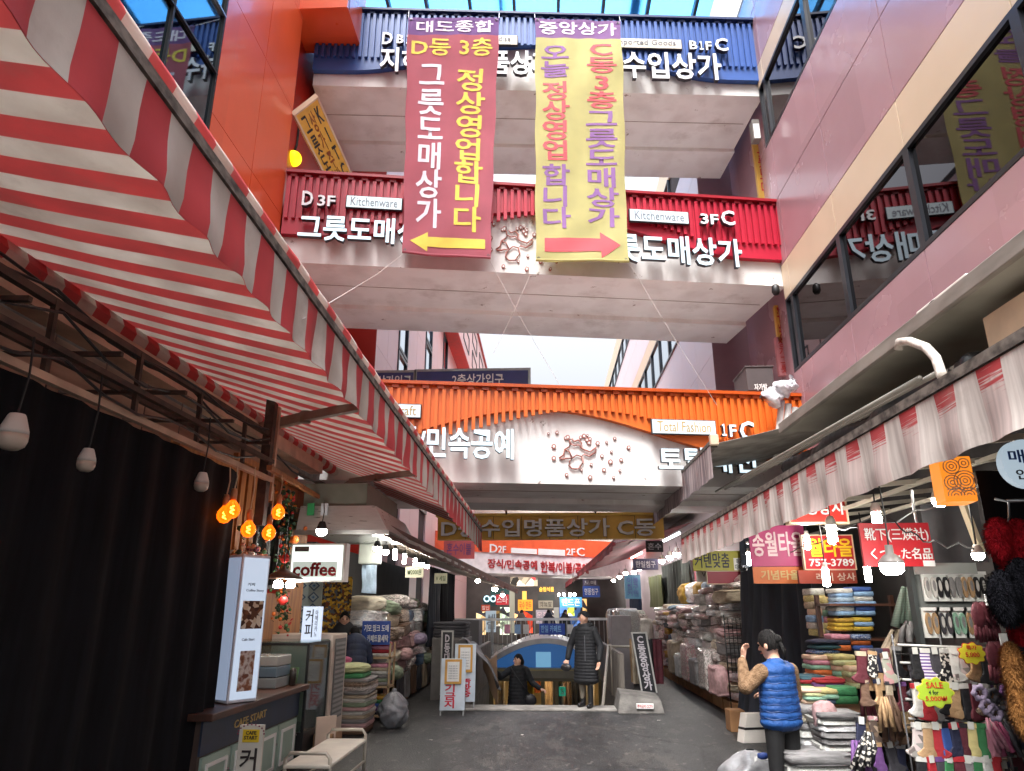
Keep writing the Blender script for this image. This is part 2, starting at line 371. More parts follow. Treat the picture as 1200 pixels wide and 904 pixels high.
# ================================================================== LEFT BUILDING (orange)
orange = M("orange_panel", (228, 96, 54), rough=.3, var=.06, scale=.5, coat=.3); panel_tint(orange, (50, 1.55, 2.3), .92, 1.05); stain(orange, (190, 70, 40), 1.4, .56, .2, .2, (1, 1, .2))
redpan = M("dark_red_panel", (168, 40, 28), rough=.35, var=.06, scale=.6)
seam = M("seam_dark", (52, 40, 40), rough=.8, var=0)
mirror = M("mirror_glass", (92, 112, 124), rough=.03, metal=1, var=.0)
mirror2 = M("dark_mirror_glass", (74, 71, 73), rough=.02, metal=1, var=.0)
LB = thing("orange_building", "glossy orange panelled building with tall glass wall above the striped awning", "building", (-5, 12.4, 0))
mb = MB(); mb.box((-5.3, -4, 0), (-12, 11.85, 24), M("seam_pale", (206, 140, 120), rough=.7))
mb.box((-5.0, -4, 0), (-5.3, 13, 4.4), M("grey_plaster", (96, 88, 82), rough=.9, rgb2=(66, 58, 54), scale=2))
mb.build("wall", LB)
F = FL(-5)
zs = [4.42, 6.7, 9.0, 11.4, 13.7, 16, 18.4, 20.7, 23]
for i in range(len(zs)-1):
    mb = MB()
    for y0, y1 in ((8.86, 10.4), (10.4, 11.85)): mb.fbox(F, y0+.008, zs[i]+.006, y1-.008, zs[i+1]-.006, -.3, 0, orange)
    if i < 2:
        for k in range(5): mb.fbox(F, 8.84-2.2*(k+1)+.006, zs[i]+.006, 8.84-2.2*k-.006, min(7.4, zs[i+1]-.006), -.3, 0, orange)
    mb.build("panel_cladding", LB)
mb = MB(); mb.fbox(F, 11.86, 4.42, 17, 16.5, -.6, -.25, redpan); mb.build("recess_wall", LB)
mb = MB(); mb.fbox(F, -4, 7.42, 8.8, 23, -.3, -.03, mirror); glass = mb.build("glass_wall", LB)
mb = MB()
for k in range(9): mb.fbox(F, 8.8-1.3*k, 7.42, 8.84-1.3*k, 23, -.03, .012, dark_metal)
for k in range(14): mb.fbox(F, -4, 7.42+k*1.12, 8.84, 7.455+k*1.12, -.03, .018, steel if k % 2 else dark_metal)
mb.build("mullions", glass)
mb = MB(); mb.box((-5.3, 11.6, 13.78), (-3.98, 12.85, 24), orange); mb.box((-3.975, 11.7, 13.82), (-3.97, 11.72, 24), seam); mb.build("overhang", LB, bevel=.02)
# ================================================================== RIGHT BUILDING (mauve)
mauve = M("mauve_panel", (166, 130, 138), rough=.26, var=.04, scale=.8, coat=.2); panel_tint(mauve, (50, 2.34, 1.45), .92, 1.05); stain(mauve, (140, 112, 116), 1.2, .58, .2, .16, (1, 1, .2))
cream = M("cream_panel", (206, 186, 160), rough=.4, var=.04, scale=.8)
RB = thing("mauve_building", "mauve panelled building with cream bands and dark ribbon windows on the right", "building", (5, 13.55, 0))
mb = MB(); mb.box((5.06, -4, 0), (12, 13.55, 24), seam); mb.build("wall", RB)
ys = [13.52, 13.15, 10.81, 8.47, 6.13, 3.79, 1.45, -.9, -3.2]
F = FRt(5)
for z0, z1, m_ in ((4.1, 6.2, 0), (8.52, 9.96, 0), (9.96, 11.4, 0), (13.5, 14.96, 0), (14.96, 16.4, 0), (18.6, 20.2, 0), (20.2, 22, 0), (7.76, 8.52, 1), (12.95, 13.5, 1), (17.95, 18.6, 1)):
    mb = MB()
    for a, b in zip(ys, ys[1:]): mb.fbox(F, -a+.011, z0+.009, -b-.011, z1-.009, -.06, .03, cream if m_ else mauve)
    mb.build("cream_band" if m_ else "panel_cladding", RB)
frm = M("window_frame", (38, 40, 46), rough=.35, metal=.3, var=.05)
def window(F, u0, v0, u1, v1, par, fm=frm, gm=mirror2, fw=.07, mid=True):
    mb = MB()
    for b in ((u0, v0, u1, v0+fw), (u0, v1-fw, u1, v1), (u0, v0+fw, u0+fw, v1-fw), (u1-fw, v0+fw, u1, v1-fw)): mb.fbox(F, *b, -.05, .035, fm)
    if mid: mb.fbox(F, (u0+u1)/2-.02, v0+fw, (u0+u1)/2+.02, v1-fw, -.05, .0, fm) if False else None
    f = mb.build("window", par)
    MB().fbox(F, u0+fw, v0+fw, u1-fw, v1-fw, -.05, -.02, gm).build("pane", f)
for z0, z1 in ((6.2, 7.76), (11.4, 12.95), (16.4, 17.95)):
    for a, b in zip(ys[1:], ys[2:]): window(F, -a, z0, -b, z1, RB)
    window(F, -13.5, z0, -13.15, z1, RB, fw=.05)
# ================================================================== BACK BUILDINGS
pink = M("pink_panel", (222, 186, 184), rough=.45, var=.03, scale=.5)
lav = M("skylit_mauve_panel", (212, 198, 204), rough=.35, var=.03, scale=.5)  # lav: mauve facade, its paling by grazing sky put into the base colour
dmauve = M("dark_mauve_panel", (116, 84, 92), rough=.5, var=.05)
skyglass = M("pale_glass", (200, 210, 220), rough=.05, metal=1, var=0)
PB = thing("pink_building", "pale pink building with tall narrow windows and red soffit beyond the bridges", "building", (-4.3, 17, 0))
mb = MB(); mb.box((-4.36, 17.03, 0), (-12, 70, 16.4), seam); mb.box((-4.3, 17, 0), (-12, 17.03, 16.4), redpan)
mb.box((-4.36, 28, 13.4), (-3.7, 70, 16.7), pink); mb.box((-4.36, 27.9, 13.32), (-3.68, 70, 13.4), M("red_soffit", (190, 50, 44), rough=.5)); mb.box((-4.4, 27.8, 16.7), (-3.6, 70, 16.85), redpan)
mb.build("wall", PB)
F = FL(-4.3)
wy = []
for a, b in ((466, 477), (498, 505.5), (519, 524)):
    wy.append((aX(a, 420, -4.3).y, aX(b, 420, -4.3).y))
cols = [17.03]+[v for p in wy for v in p]+[70]
for i in range(0, len(cols), 2):
    mb = MB(); n_ = max(1, round((cols[i+1]-cols[i])/1.3))
    for k in range(n_):
        a = cols[i]+(cols[i+1]-cols[i])*k/n_; b = cols[i]+(cols[i+1]-cols[i])*(k+1)/n_
        for z in range(6): mb.fbox(F, a+.008, 2.6*z+.5, b-.008, 2.6*z+3.09, -.06, 0, pink)
    mb.build("panel_cladding", PB)
for a, b in wy:
    for z in range(5): window(F, a, 5.0+2.1*z, b, 5.0+2.1*z+2.05, PB, gm=skyglass, fw=.1)
F = FL(-3.7)
for r_ in range(2):
    for k in range(6): window(F, 31+k*4, 13.9+r_*1.35, 33.4+k*4, 14.8+r_*1.35, PB, gm=skyglass)
LVB = thing("pale_building", "pale mauve panelled building with slanting ribbon windows beyond the right bridges", "building", (4.3, 17, 0))
mb = MB(); mb.box((4.36, 17.03, 0), (12, 70, 16.6), seam)
mb.box((4.3, 17, 6.0), (12, 17.03, 16.6), dmauve); mb.box((4.3, 17, 5.2), (12, 17.03, 5.99), cream); mb.box((4.3, 17, 0), (12, 17.03, 5.19), seam)
mb.box((5.2, 13.6, 4.0), (5.6, 17, 16.4), mauve); mb.build("wall", LVB)
F = FRt(4.3)
yy = [17.03+1.9*k for k in range(29)]
for z0, z1, c_ in ((.3, 5.2, 0), (5.2, 6.0, 1), (6.0, 7.9, 0), (7.9, 9.8, 0), (11.3, 12.0, 1), (12.0, 13.3, 0), (13.3, 14.4, 0), (15.5, 16.6, 1)):
    mb = MB()
    for a, b in zip(yy, yy[1:]): mb.fbox(F, -b+.008, z0+.006, -a-.008, z1-.006, -.06, 0, cream if c_ else lav)
    mb.build("cream_band" if c_ else "panel_cladding", LVB)
for z0, z1 in ((9.8, 11.3), (14.4, 15.5)):
    for k in range(2, 22): window(F, -yy[k+1], z0, -yy[k], z1, LVB, gm=skyglass)
# far block that closes the alley
FBK = thing("far_market_hall", "beige market hall wall closing the far end of the alley", "building", (0, 44, 0))
beige = M("beige_wall", (196, 190, 178), rough=.8, rgb2=(168, 160, 150), scale=1)
mb = MB(); mb.box((-6, 44, 3.2), (6, 50, 8.2), beige); mb.box((-6, 44.5, 0), (6, 50, 3.2), M("dim_interior", (70, 62, 56), rough=.9)); mb.build("wall", FBK)
mb = MB()
for x in (-4.2, -1.4, 1.2, 3.8): mb.box((x, 43.7, 0), (x+.35, 43.99, 6.5), beige)
mb.build("column", FBK)
mb = MB(); mb.box((.6, 43.9, 4.4), (2.6, 43.99, 5.6), white); mb.box((-1, 43.9, 5.2), (.2, 43.99, 5.5), concd); mb.build("window", FBK)
# ================================================================== GLASS ROOF
rg = bpy.data.materials.new("blue_roof_sheet"); rg.use_nodes = True; MATS["blue_roof_sheet"] = rg
n_ = rg.node_tree.nodes; l_ = rg.node_tree.links; n_.clear()
o_ = n_.new("ShaderNodeOutputMaterial"); t_ = n_.new("ShaderNodeBsdfTranslucent"); t_.inputs[0].default_value = lin((150, 208, 248)); t2 = n_.new("ShaderNodeBsdfTransparent"); t2.inputs[0].default_value = lin((172, 220, 252))
mx = n_.new("ShaderNodeMixShader"); nzz = n_.new("ShaderNodeTexNoise"); nzz.inputs["Scale"].default_value = 3; mr_ = n_.new("ShaderNodeMapRange"); mr_.inputs[3].default_value = .55; mr_.inputs[4].default_value = .8
l_.new(nzz.outputs["Fac"], mr_.inputs[0]); l_.new(mr_.outputs[0], mx.inputs[0]); l_.new(t2.outputs[0], mx.inputs[1]); l_.new(t_.outputs[0], mx.inputs[2]); l_.new(mx.outputs[0], o_.inputs[0])
RF = thing("glass_roof", "blue translucent roof with dark ribs above the top bridge", "roof", (0, 16.5, 18.5))
mb = MB(); mb.grid(lambda u, v: (-5+10.1*u, 12.6+6*v, 18.55+.5*sin(pi*v)*0), 10, 4, rg, thick=.02); mb.build("roof_sheet", RF)
for px in (458, 502, 552, 603, 654, 706, 758, 813, 868):
    x = aZ(px, 12, 18.5).x
    MB().box((x-.045, 12.6, 18.3), (x+.045, 18.6, 18.53), M("rib_steel", (58, 66, 76), rough=.5)).build("rib", RF)
for px, wd in ((743, .14), (587, .05)):
    x = aZ(px, 12, 18.6).x; MB().box((x-wd, 12.6, 18.6), (x+wd, 18.6, 18.8), cream).build("roof_beam", RF)
# ================================================================== BRIDGES
let_w = M("letter_white", (232, 236, 240), rough=.4, var=.02)
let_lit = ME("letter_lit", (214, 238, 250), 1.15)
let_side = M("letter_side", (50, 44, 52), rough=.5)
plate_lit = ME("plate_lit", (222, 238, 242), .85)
plate_dim = M("plate_cream", (214, 208, 190), rough=.4)
let_grey = M("letter_greyblue", (110, 112, 124), rough=.6)
EMB = [(60, 470), (80, 455), (85, 430), (105, 418), (112, 402), (108, 385), (120, 380), (130, 392), (150, 385), (165, 400), (160, 420), (180, 432), (205, 440), (225, 425), (232, 418), (228, 445), (200, 462), (175, 452), (165, 462), (172, 490), (160, 505), (150, 520), (120, 520), (105, 505), (108, 485), (122, 470), (100, 470), (75, 475), (60, 470)]
EMB2 = [[(112, 402), (130, 412), (150, 408), (160, 420)], [(85, 430), (108, 440), (122, 470)], [(122, 470), (140, 455), (165, 462)]]
BITS = [(10, 355), (50, 350), (35, 415), (320, 378), (385, 420), (305, 440), (350, 478), (300, 487), (210, 500), (270, 525), (345, 527), (95, 548), (205, 560), (315, 560), (240, 400), (282, 395), (260, 460), (35, 470), (160, 372), (176, 366), (192, 364), (204, 380), (100, 372), (90, 376), (200, 398), (165, 525), (190, 385)]
def bridge(name, label, F, L, zb, zs0, zc, zt, mat, shift, plates, texts, emb=None, depth=3.1, body_top=None, dark=None):
    T = thing(name, label, "bridge", F(L/2, zb, -1.5))
    mb = MB(); mb.fbox(F, 0, zb+.012, L, zt-.08, -depth, 0, white_beam)
    mb.fbox(F, 0, zb-.09, L, zb+.012, -depth, -1.95, white_beam); mb.fbox(F, 0, zb-.012, L, zb+.012, -.4, -.0, white_beam); mb.build("beam", T)
    mb = MB(); sd = M("soffit_seam", (160, 146, 138), rough=.8)
    mb.fbox(F, .1, zb+.002, L-.1, zb+.0115, -1.0, -.985, sd); mb.build("soffit_seam", T)
    bell = lambda u, s=0: zs0+(zc-zs0)*cos(pi/2*min(1, abs(u-s-L/2)/(L*.43)))**2
    N = 64; out = [(L*i/N, bell(L*i/N)) for i in range(N+1)]
    mb = MB(); mb.prism(F, out+[(L, zt), (0, zt)], .004, .14, mat)
    k = 0
    nr = 74
    for i in range(nr):
        u = L*(i+.5)/nr; lo = max(bell(u, shift), zs0+.32)
        mb.fbox(F, u-.033, lo, u+.033, zt-.07, .141, .205, mat)
    mb.fbox(F, 0, zt, L, zt+.06, -.05, .26, dark or mat)
    for i in range(nr//2): mb.fbox(F, L*(i+.3)/(nr/2), zt-.062, L*(i+.75)/(nr/2), zt-.003, .142, .21, dark or mat)
    mb.build("sign_panel", T)
    for box, txt, pm, tm in plates:
        b = F.pb(*box, .25); mb = MB(); mb.fbox(F, *b, .21, .27, let_side); o = mb.build("name_plate", T, bevel=.015)
        MB().fbox(F, b[0]+.02, b[1]+.02, b[2]-.02, b[3]-.02, .271, .278, pm).build("plate_face", o)
        m2 = MB(); put_text(m2, F, txt, sub(b, .09, .18, .91, .84), .282, .006, tm, bold=.0); m2.build("lettering", o)
    for box, txt, tm in texts:
        m2 = MB(); put_text(m2, F, txt, F.pb(*box, .33), .235, .10, tm, let_side, bold=.022); m2.build("lettering", T)
    if emb:
        mb = MB(); br = M("emblem_brown", (168, 108, 98), rough=.6)
        f = lambda x, y: F(*F.px(emb[0]+x/4*emb[2], emb[1]+y/4*emb[2]), .03)
        mb.tube([f(*p) for p in EMB], .016, br, n=6)
        for e in EMB2: mb.tube([f(*p) for p in e], .013, br, n=6)
        mb.build("emblem_outline", T)
        for i, (x, y) in enumerate(BITS):
            r_ = 7+5*((i*37) % 5)/4; kk = 3+i % 4
            uv_ = [F.px(emb[0]+(x+r_*.9*cos(-2*pi*q/(kk+2)+i))/4*emb[2], emb[1]+(y+r_*sin(-2*pi*q/(kk+2)+i))/4*emb[2]) for q in range(kk+2)]
            o = MB().prism(F, uv_[::-1], .001, .03, M("emblem_edge", (160, 100, 90), rough=.6)).build("emblem_chip", T); cu_ = sum(q[0] for q in uv_)/len(uv_); cv_ = sum(q[1] for q in uv_)/len(uv_)
            MB().prism(F, [(cu_+(a_-cu_)*.55, cv_+(b_-cv_)*.55) for a_, b_ in uv_[::-1]], .031, .034, white_beam).build("chip_face", o)
    return T
F_RED = Fr((-5, 12, 0), (.988, .153, 0)); F_BLU = Fr((-5, 12.75, 0), (.9968, .08, 0))
blu = M("blue_panel", (50, 88, 158), rough=.4, var=.07, scale=.7); red = M("red_panel", (176, 26, 52), rough=.4, var=.08, scale=.7); orp = M("orange_sign_panel", (214, 104, 36), rough=.4, var=.08, scale=.7)
bridge("blue_bridge", "top footbridge with dark blue ribbed sign panel", F_BLU, 10.1, 12.82, 13.12, 13.95, 14.72, blu, -.9,
       [((508, 41, 607, 53), "Imported Merchandise", plate_dim, let_grey), ((712, 46, 799, 58), "Imported Goods", plate_dim, let_grey)],
       [((448, 38, 460, 52), "D", let_w), ((465, 41, 473, 51), "B", let_w), ((476, 41.5, 480.5, 51.5), "１", let_w), ((484, 42, 491, 52), "F", let_w), ((808, 48, 817, 58), "B", let_w), ((819.5, 48.5, 824, 58.5), "１", let_w), ((827, 49, 834, 59), "F", let_w), ((838, 45, 853, 60), "C", let_w),
        ((445, 58, 648, 86), "지하수입명품상가", let_w), ((670, 61, 845, 92), "지하수입상가", let_w)], dark=M("blue_cap", (28, 48, 92), rough=.5))
bridge("red_bridge", "middle footbridge with bright red ribbed sign panel", F_RED, 10.15, 8.1, 8.62, 9.42, 9.92, red, .9,
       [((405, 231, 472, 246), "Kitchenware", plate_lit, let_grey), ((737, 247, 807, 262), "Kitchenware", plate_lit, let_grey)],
       [((354, 224, 367, 241), "D", let_w), ((372, 229, 393, 242), "3F", let_w), ((821, 251, 842, 263), "3F", let_w), ((845, 247, 861, 264), "C", let_w),
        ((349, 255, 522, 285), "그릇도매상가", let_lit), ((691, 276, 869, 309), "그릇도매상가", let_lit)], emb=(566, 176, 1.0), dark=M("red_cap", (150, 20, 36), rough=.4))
bridge("orange_bridge", "lowest footbridge with orange ribbed sign panel", F_RED, 10.1, 3.92, 4.42, 5.26, 5.65, orp, .9,
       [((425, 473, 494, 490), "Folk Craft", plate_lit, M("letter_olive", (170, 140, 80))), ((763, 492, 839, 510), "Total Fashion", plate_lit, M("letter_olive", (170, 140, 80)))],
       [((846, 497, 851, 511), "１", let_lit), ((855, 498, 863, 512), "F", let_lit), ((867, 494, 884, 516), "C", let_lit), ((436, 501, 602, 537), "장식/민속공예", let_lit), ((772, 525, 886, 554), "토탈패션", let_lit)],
       emb=(640, 420, 1.0), dark=M("orange_cap", (180, 74, 16), rough=.4))
# ================================================================== BANNERS
def cloth_mat(name, rgb):
    m = M(name, rgb, rough=.85, var=.06, scale=2, bump=.15, bscale=120); return m
def banner(name, label, cn, base, band, bandv, items, arrow, acol, seed):
    tl, tr, bl, br = [F_RED(*F_RED.px(*q, .5), .5) for q in cn]
    n = F_RED.n
    def Fb(u, v, w=0):
        p = bl*(1-u)*(1-v)+br*u*(1-v)+tl*(1-u)*v+tr*u*v
        d = .05*sin(2.2*v*pi+seed)*(.4+u)+.03*nz(u*2.2+seed, v*6)+.014*sin(u*8+v*9+seed)*(1.2-v)+.012*sin(u*9-v*34+seed)*max(0, .3-v)*4+.012*sin(u*22+5*nz(v*3, seed))*(.3+.7*v)
        e = .012*sin(v*23+seed)*(1 if u > .5 else -1)*abs(u-.5)*2
        return p+n*(d+w)+Vector((e, 0, 0))
    mb = MB(); mb.grid(Fb, 26, 100, base, mats=lambda i, j: band if j >= 100*bandv else base, thick=.004)
    hm = MB(); hm.grid(lambda u, v: Fb(u, .004+.018*v, .004), 26, 1, base, thick=.003); hm2 = MB(); hm2.grid(lambda u, v: Fb(u, .984+.014*v, .004), 26, 1, band, thick=.003)
    mb.tube([Fb(0, .004, .012), Fb(.33, .004, .012), Fb(.66, .004, .012), Fb(1, .004, .012)], .025, base, n=6)
    o = mb.build(name, label=label, cat="banner"); hm.build("hem", o); hm2.build("hem", o)
    for gu, gv in ((.03, .99), (.97, .99), (.03, .012), (.97, .012)): MB().tube([Fb(gu+.012*cos(a*pi/6), gv+.004*sin(a*pi/6), .008) for a in range(13)], .006, steel, n=5).build("grommet", o)
    for t, b, m in items:
        m2 = MB(); put_print(m2, Fb, t, b, .009, m); m2.build("lettering", o)
    a0, b0, a1, b1 = arrow[1]; bm = (b0+b1)/2; h = (b1-b0)
    if arrow[0] == 'l': pts = [(a0, bm), (a0+.2, b1), (a0+.2, b1-.25*h), (a1, b1-.25*h), (a1, b0+.25*h), (a0+.2, b0+.25*h), (a0+.2, b0)]
    else: pts = [(a1, bm), (a1-.22, b0), (a1-.22, b0+.25*h), (a0, b0+.25*h), (a0, b1-.25*h), (a1-.22, b1-.25*h), (a1-.22, b1)]
    m2 = MB(); hd = pts[:2]+[pts[-1]]; sh = (a0+.2, b0+.25*h, a1, b1-.25*h) if arrow[0] == 'l' else (a0, b0+.25*h, a1-.22, b1-.25*h)
    m2.grid(lambda u, v: Fb(sh[0]+(sh[2]-sh[0])*u, sh[1]+(sh[3]-sh[1])*v, .009), 24, 6, acol)
    tip = (a0, bm) if arrow[0] == 'l' else (a1, bm); bx = a0+.2 if arrow[0] == 'l' else a1-.22
    m2.grid(lambda u, v: Fb(bx+(tip[0]-bx)*u, bm+(v-.5)*h*(1-u), .009), 10, 8, acol); m2.build("arrow", o)
    for u in (0, 1): MB().tube([Fb(u, 1), F_BLU(*(lambda q: (q[0], 14.77))(F_BLU.px(*cn[0 if u == 0 else 1], .3)), .2)], .008, white, n=5).build("tie_cord", o)
    return tl, tr, bl, br
V_ = lambda s: "\n".join(s)
bpk = cloth_mat("banner_rose", (200, 114, 128)); bpur = cloth_mat("banner_purple", (142, 104, 164)); byel = cloth_mat("banner_yellow", (212, 206, 146)); bpur2 = cloth_mat("banner_violet", (154, 116, 168))
lw = M("print_white", (224, 214, 224), rough=.8, var=.05); ly = M("print_yellow", (222, 198, 84), rough=.8, var=.06); lr = M("print_red", (200, 84, 92), rough=.8, var=.06); lp = M("print_purple", (136, 96, 152), rough=.8, var=.06)
b1 = banner("hanging_banner", "rose pink cloth banner with yellow arrow pointing left over the footbridges", ((478, 22), (585, 24), (472, 298), (574, 306)), bpk, bpur, .915,
   [("대도종합", (.09, .93, .94, .985), lw), ("D동 3층", (.05, .828, .93, .905), ly), (V_("그릇도매상가"), (.13, .105, .42, .79), lw), (V_("정상영업합니다"), (.55, .095, .88, .775), ly)], ('l', (.08, .015, .93, .088)), ly, 1.)
b2 = banner("hanging_banner", "yellow cloth banner with red arrow pointing right over the footbridges", ((627, 22), (727, 24), (628, 307), (737, 308)), byel, bpur2, .905,
   [("중앙상가", (.04, .925, .95, .988), lw), (V_("오늘"), (.07, .735, .38, .875), lp), (V_("정상영업"), (.07, .39, .38, .715), lr), (V_("합니다"), (.07, .125, .38, .375), lp),
    (V_("C동3층"), (.58, .60, .92, .885), lr), (V_("그릇도매상가"), (.56, .135, .92, .59), lp)], ('r', (.09, .012, .92, .115)), lr, 2.7)
for i, (a, b, lb) in enumerate((((472, 298), (405, 388), "thin white cord from the rose banner down to the striped awning"), ((574, 306), (655, 450), "thin white cord slanting right from the rose banner's corner"), ((628, 307), (578, 415), "thin white cord slanting left from the yellow banner's corner"), ((737, 308), (840, 475), "thin white cord slanting right from the yellow banner's corner"))):
    p = F_RED(*F_RED.px(*a, .5), .5); q = F_RED(*F_RED.px(*b, .5), .5 if i else 1.8)
    if i == 0: q = aX(355, 374, -1.55)
    MB().tube([p, (p+q)/2+Vector((0, 0, -.05)), q], .004, M("cord_white", (200, 190, 185)), n=5).build("banner_cord", label=lb, cat="cord")
# ================================================================== AWNINGS
awr = M("awning_red", (228, 92, 98), rough=.75, rgb2=(204, 76, 84), scale=2, bump=.08, bscale=90); aww = M("awning_white", (240, 236, 230), rough=.75, rgb2=(212, 204, 196), scale=2.2, detail=8, bump=.08, bscale=90)
grime = M("grimy_rail", (128, 120, 112), rough=.8, rgb2=(62, 56, 52), scale=18, stretch=(1, .6, 1))
arm_m = M("awning_arm", (150, 134, 122), rough=.5, var=.1)
def thinned(m):
    """cloth that lets some daylight through"""
    n = m.node_tree.nodes; l = m.node_tree.links; p = n["Principled BSDF"]; o = n["Material Output"]
    t = n.new("ShaderNodeBsdfTranslucent"); mx = n.new("ShaderNodeMixShader"); mx.inputs[0].default_value = .44
    src = p.inputs["Base Color"].links[0].from_socket; pl = n.new("ShaderNodeMix"); pl.data_type = 'RGBA'; pl.inputs[0].default_value = .3; l.new(src, pl.inputs[6]); pl.inputs[7].default_value = (.75, .7, .64, 1); l.new(pl.outputs[2], t.inputs[0]); l.new(p.outputs[0], mx.inputs[1]); l.new(t.outputs[0], mx.inputs[2]); l.new(mx.outputs[0], o.inputs[0])
for m in (awr, aww): stain(m, (150, 136, 122), 2.2, .56, .2, .4); stain(m, (96, 84, 74), 5, .68, .05, .4); thinned(m)
for k in ("banner_rose", "banner_purple", "banner_yellow", "banner_violet"): thinned(MATS[k])
def lerp(a, b, t): return Vector(a)*(1-t)+Vector(b)*t
def awning(name, label, A, B, C, D, vh, mats, sw, rail=grime, sag=.12, arms=(), vmat=None, rr=.045, vwave=.03, roll=None, vrag=.02, thick=.006):
    """front edge A-B, back edge C-D, valance vh tall hanging from the front edge"""
    A, B, C, D = map(Vector, (A, B, C, D)); T = thing(name, label, "awning", (A+B+C+D)/4)
    n = max(2, round((B-A).length/sw)); up = Vector((0, 0, 1)); out = Vector((1 if A.x < 0 else -1, 0, 0))
    def fab(u, v):
        p = lerp(lerp(A, B, u), lerp(C, D, u), v); return p+Vector((0, 0, -sag*sin(pi*v)+.012*nz(u*9, v*3)))
    mb = MB(); mb.grid(fab, n, 8, mats[0], mats=lambda i, j: mats[i % len(mats)], thick=thick); mb.build("awning_cloth", T)
    vm = vmat or mats; k = 4
    def val(u, v):
        p = lerp(A, B, u); h = vh*(1+vrag*nz(u*17, 3)+.02*sin(u*n*pi))
        return p+out*(.05+vwave*(1-v)*sin(u*n*pi*1.0+1.3*sin(u*23))+.02*(1-v)*nz(u*31, v*2))-up*(h*(1-v)+.02)
    mb = MB(); mb.grid(val, n*k, 5, vm[0], mats=lambda i, j: vm[(i//k) % len(vm)], thick=.004); mb.build("valance", T)
    mb = MB(); mb.bar(A, B, rr*2, rr*2, rail); mb.bar(A+out*.052+up*.02, B+out*.052+up*.02, .02, .06, rail)
    mb.build("front_rail", T)
    if roll:
        mb = MB(); mb.grid(lambda u, v: lerp(A, B, u)+Vector((0, 0, .075+rr))+Vector((sin(2*pi*v), 0, cos(2*pi*v)))*(.05+.012*nz(u*40, v)), n, 8, roll[0], mats=lambda i, j: roll[i % len(roll)]); mb.build("gathered_cloth", T)
    for ta, tb, w_ in arms:
        a = lerp(C, D, ta)+Vector((0, 0, -.22)); b = lerp(A, B, tb)+Vector((0, 0, -.02))
        e = lerp(a, b, .52)+Vector((0, (b-a).y*.04, -.02)); mb = MB(); mb.bar(a, e, w_, w_*1.2, arm_m); mb.bar(e, b, w_*.85, w_, arm_m); mb.lathe(e-Vector((0, 0, w_*.7)), [(w_*.7, 0), (w_*.7, w_*1.4)], arm_m, 10); mb.build("folding_arm", T)
    return T
LA = awning("striped_awning", "long red and white striped awning over the left side of the alley", (-1.727, 0, 3.97), (-1.33, 14.6, 3.24), (-3.8, 0, 4.2), (-3.8, 13.8, 4.2), .37, (awr, aww), .195,
    arms=((.15, .125, .1), (.64, .44, .09), (.94, .63, .08)), roll=(awr, aww), sag=.015, vwave=.02)
mb = MB(); tan_m = M("tan_casing", (214, 184, 160), rough=.5, rgb2=(176, 148, 128), scale=3)
mb.bar((-3.68, 0, 3.86), (-3.68, 11.2, 3.92), .2, .18, tan_m); mb.build("cassette", LA)
mb = MB(); mb.grid(lambda u, v: Vector((-3.7+.1*cos(2*pi*v), 13.8*u, 4.08+.1*sin(2*pi*v))), 70, 8, awr, mats=lambda i, j: (awr, aww)[i % 2]); mb.build("cloth_roll", LA)
gcan = M("grey_awning", (190, 184, 174), rough=.7, rgb2=(150, 140, 132), scale=4, stretch=(1, .15, 1)); brown_e = M("brown_edge", (116, 70, 60), rough=.7, rgb2=(84, 56, 50), scale=8)
L2 = awning("ribbed_awning", "grey ribbed awning with a rusty brown edge over the bedding stalls", (-2.3, 10.0, 2.86), (-1.15, 30, 2.46), (-4.2, 10, 3.35), (-3.6, 30, 3.3), .12, (gcan,), .5, rail=brown_e, sag=.05, vmat=(brown_e,), rr=.05)
mb = MB()
for k in range(10):
    t = k/9; mb.bar(lerp((-2.25, 10, 2.86), (-4.15, 10, 3.28), t)-Vector((0, 0, .05)), lerp((-1.15, 30, 2.44), (-3.6, 30, 3.2), t)-Vector((0, 0, .05)), .03, .05, arm_m)
mb.build("rib", L2)
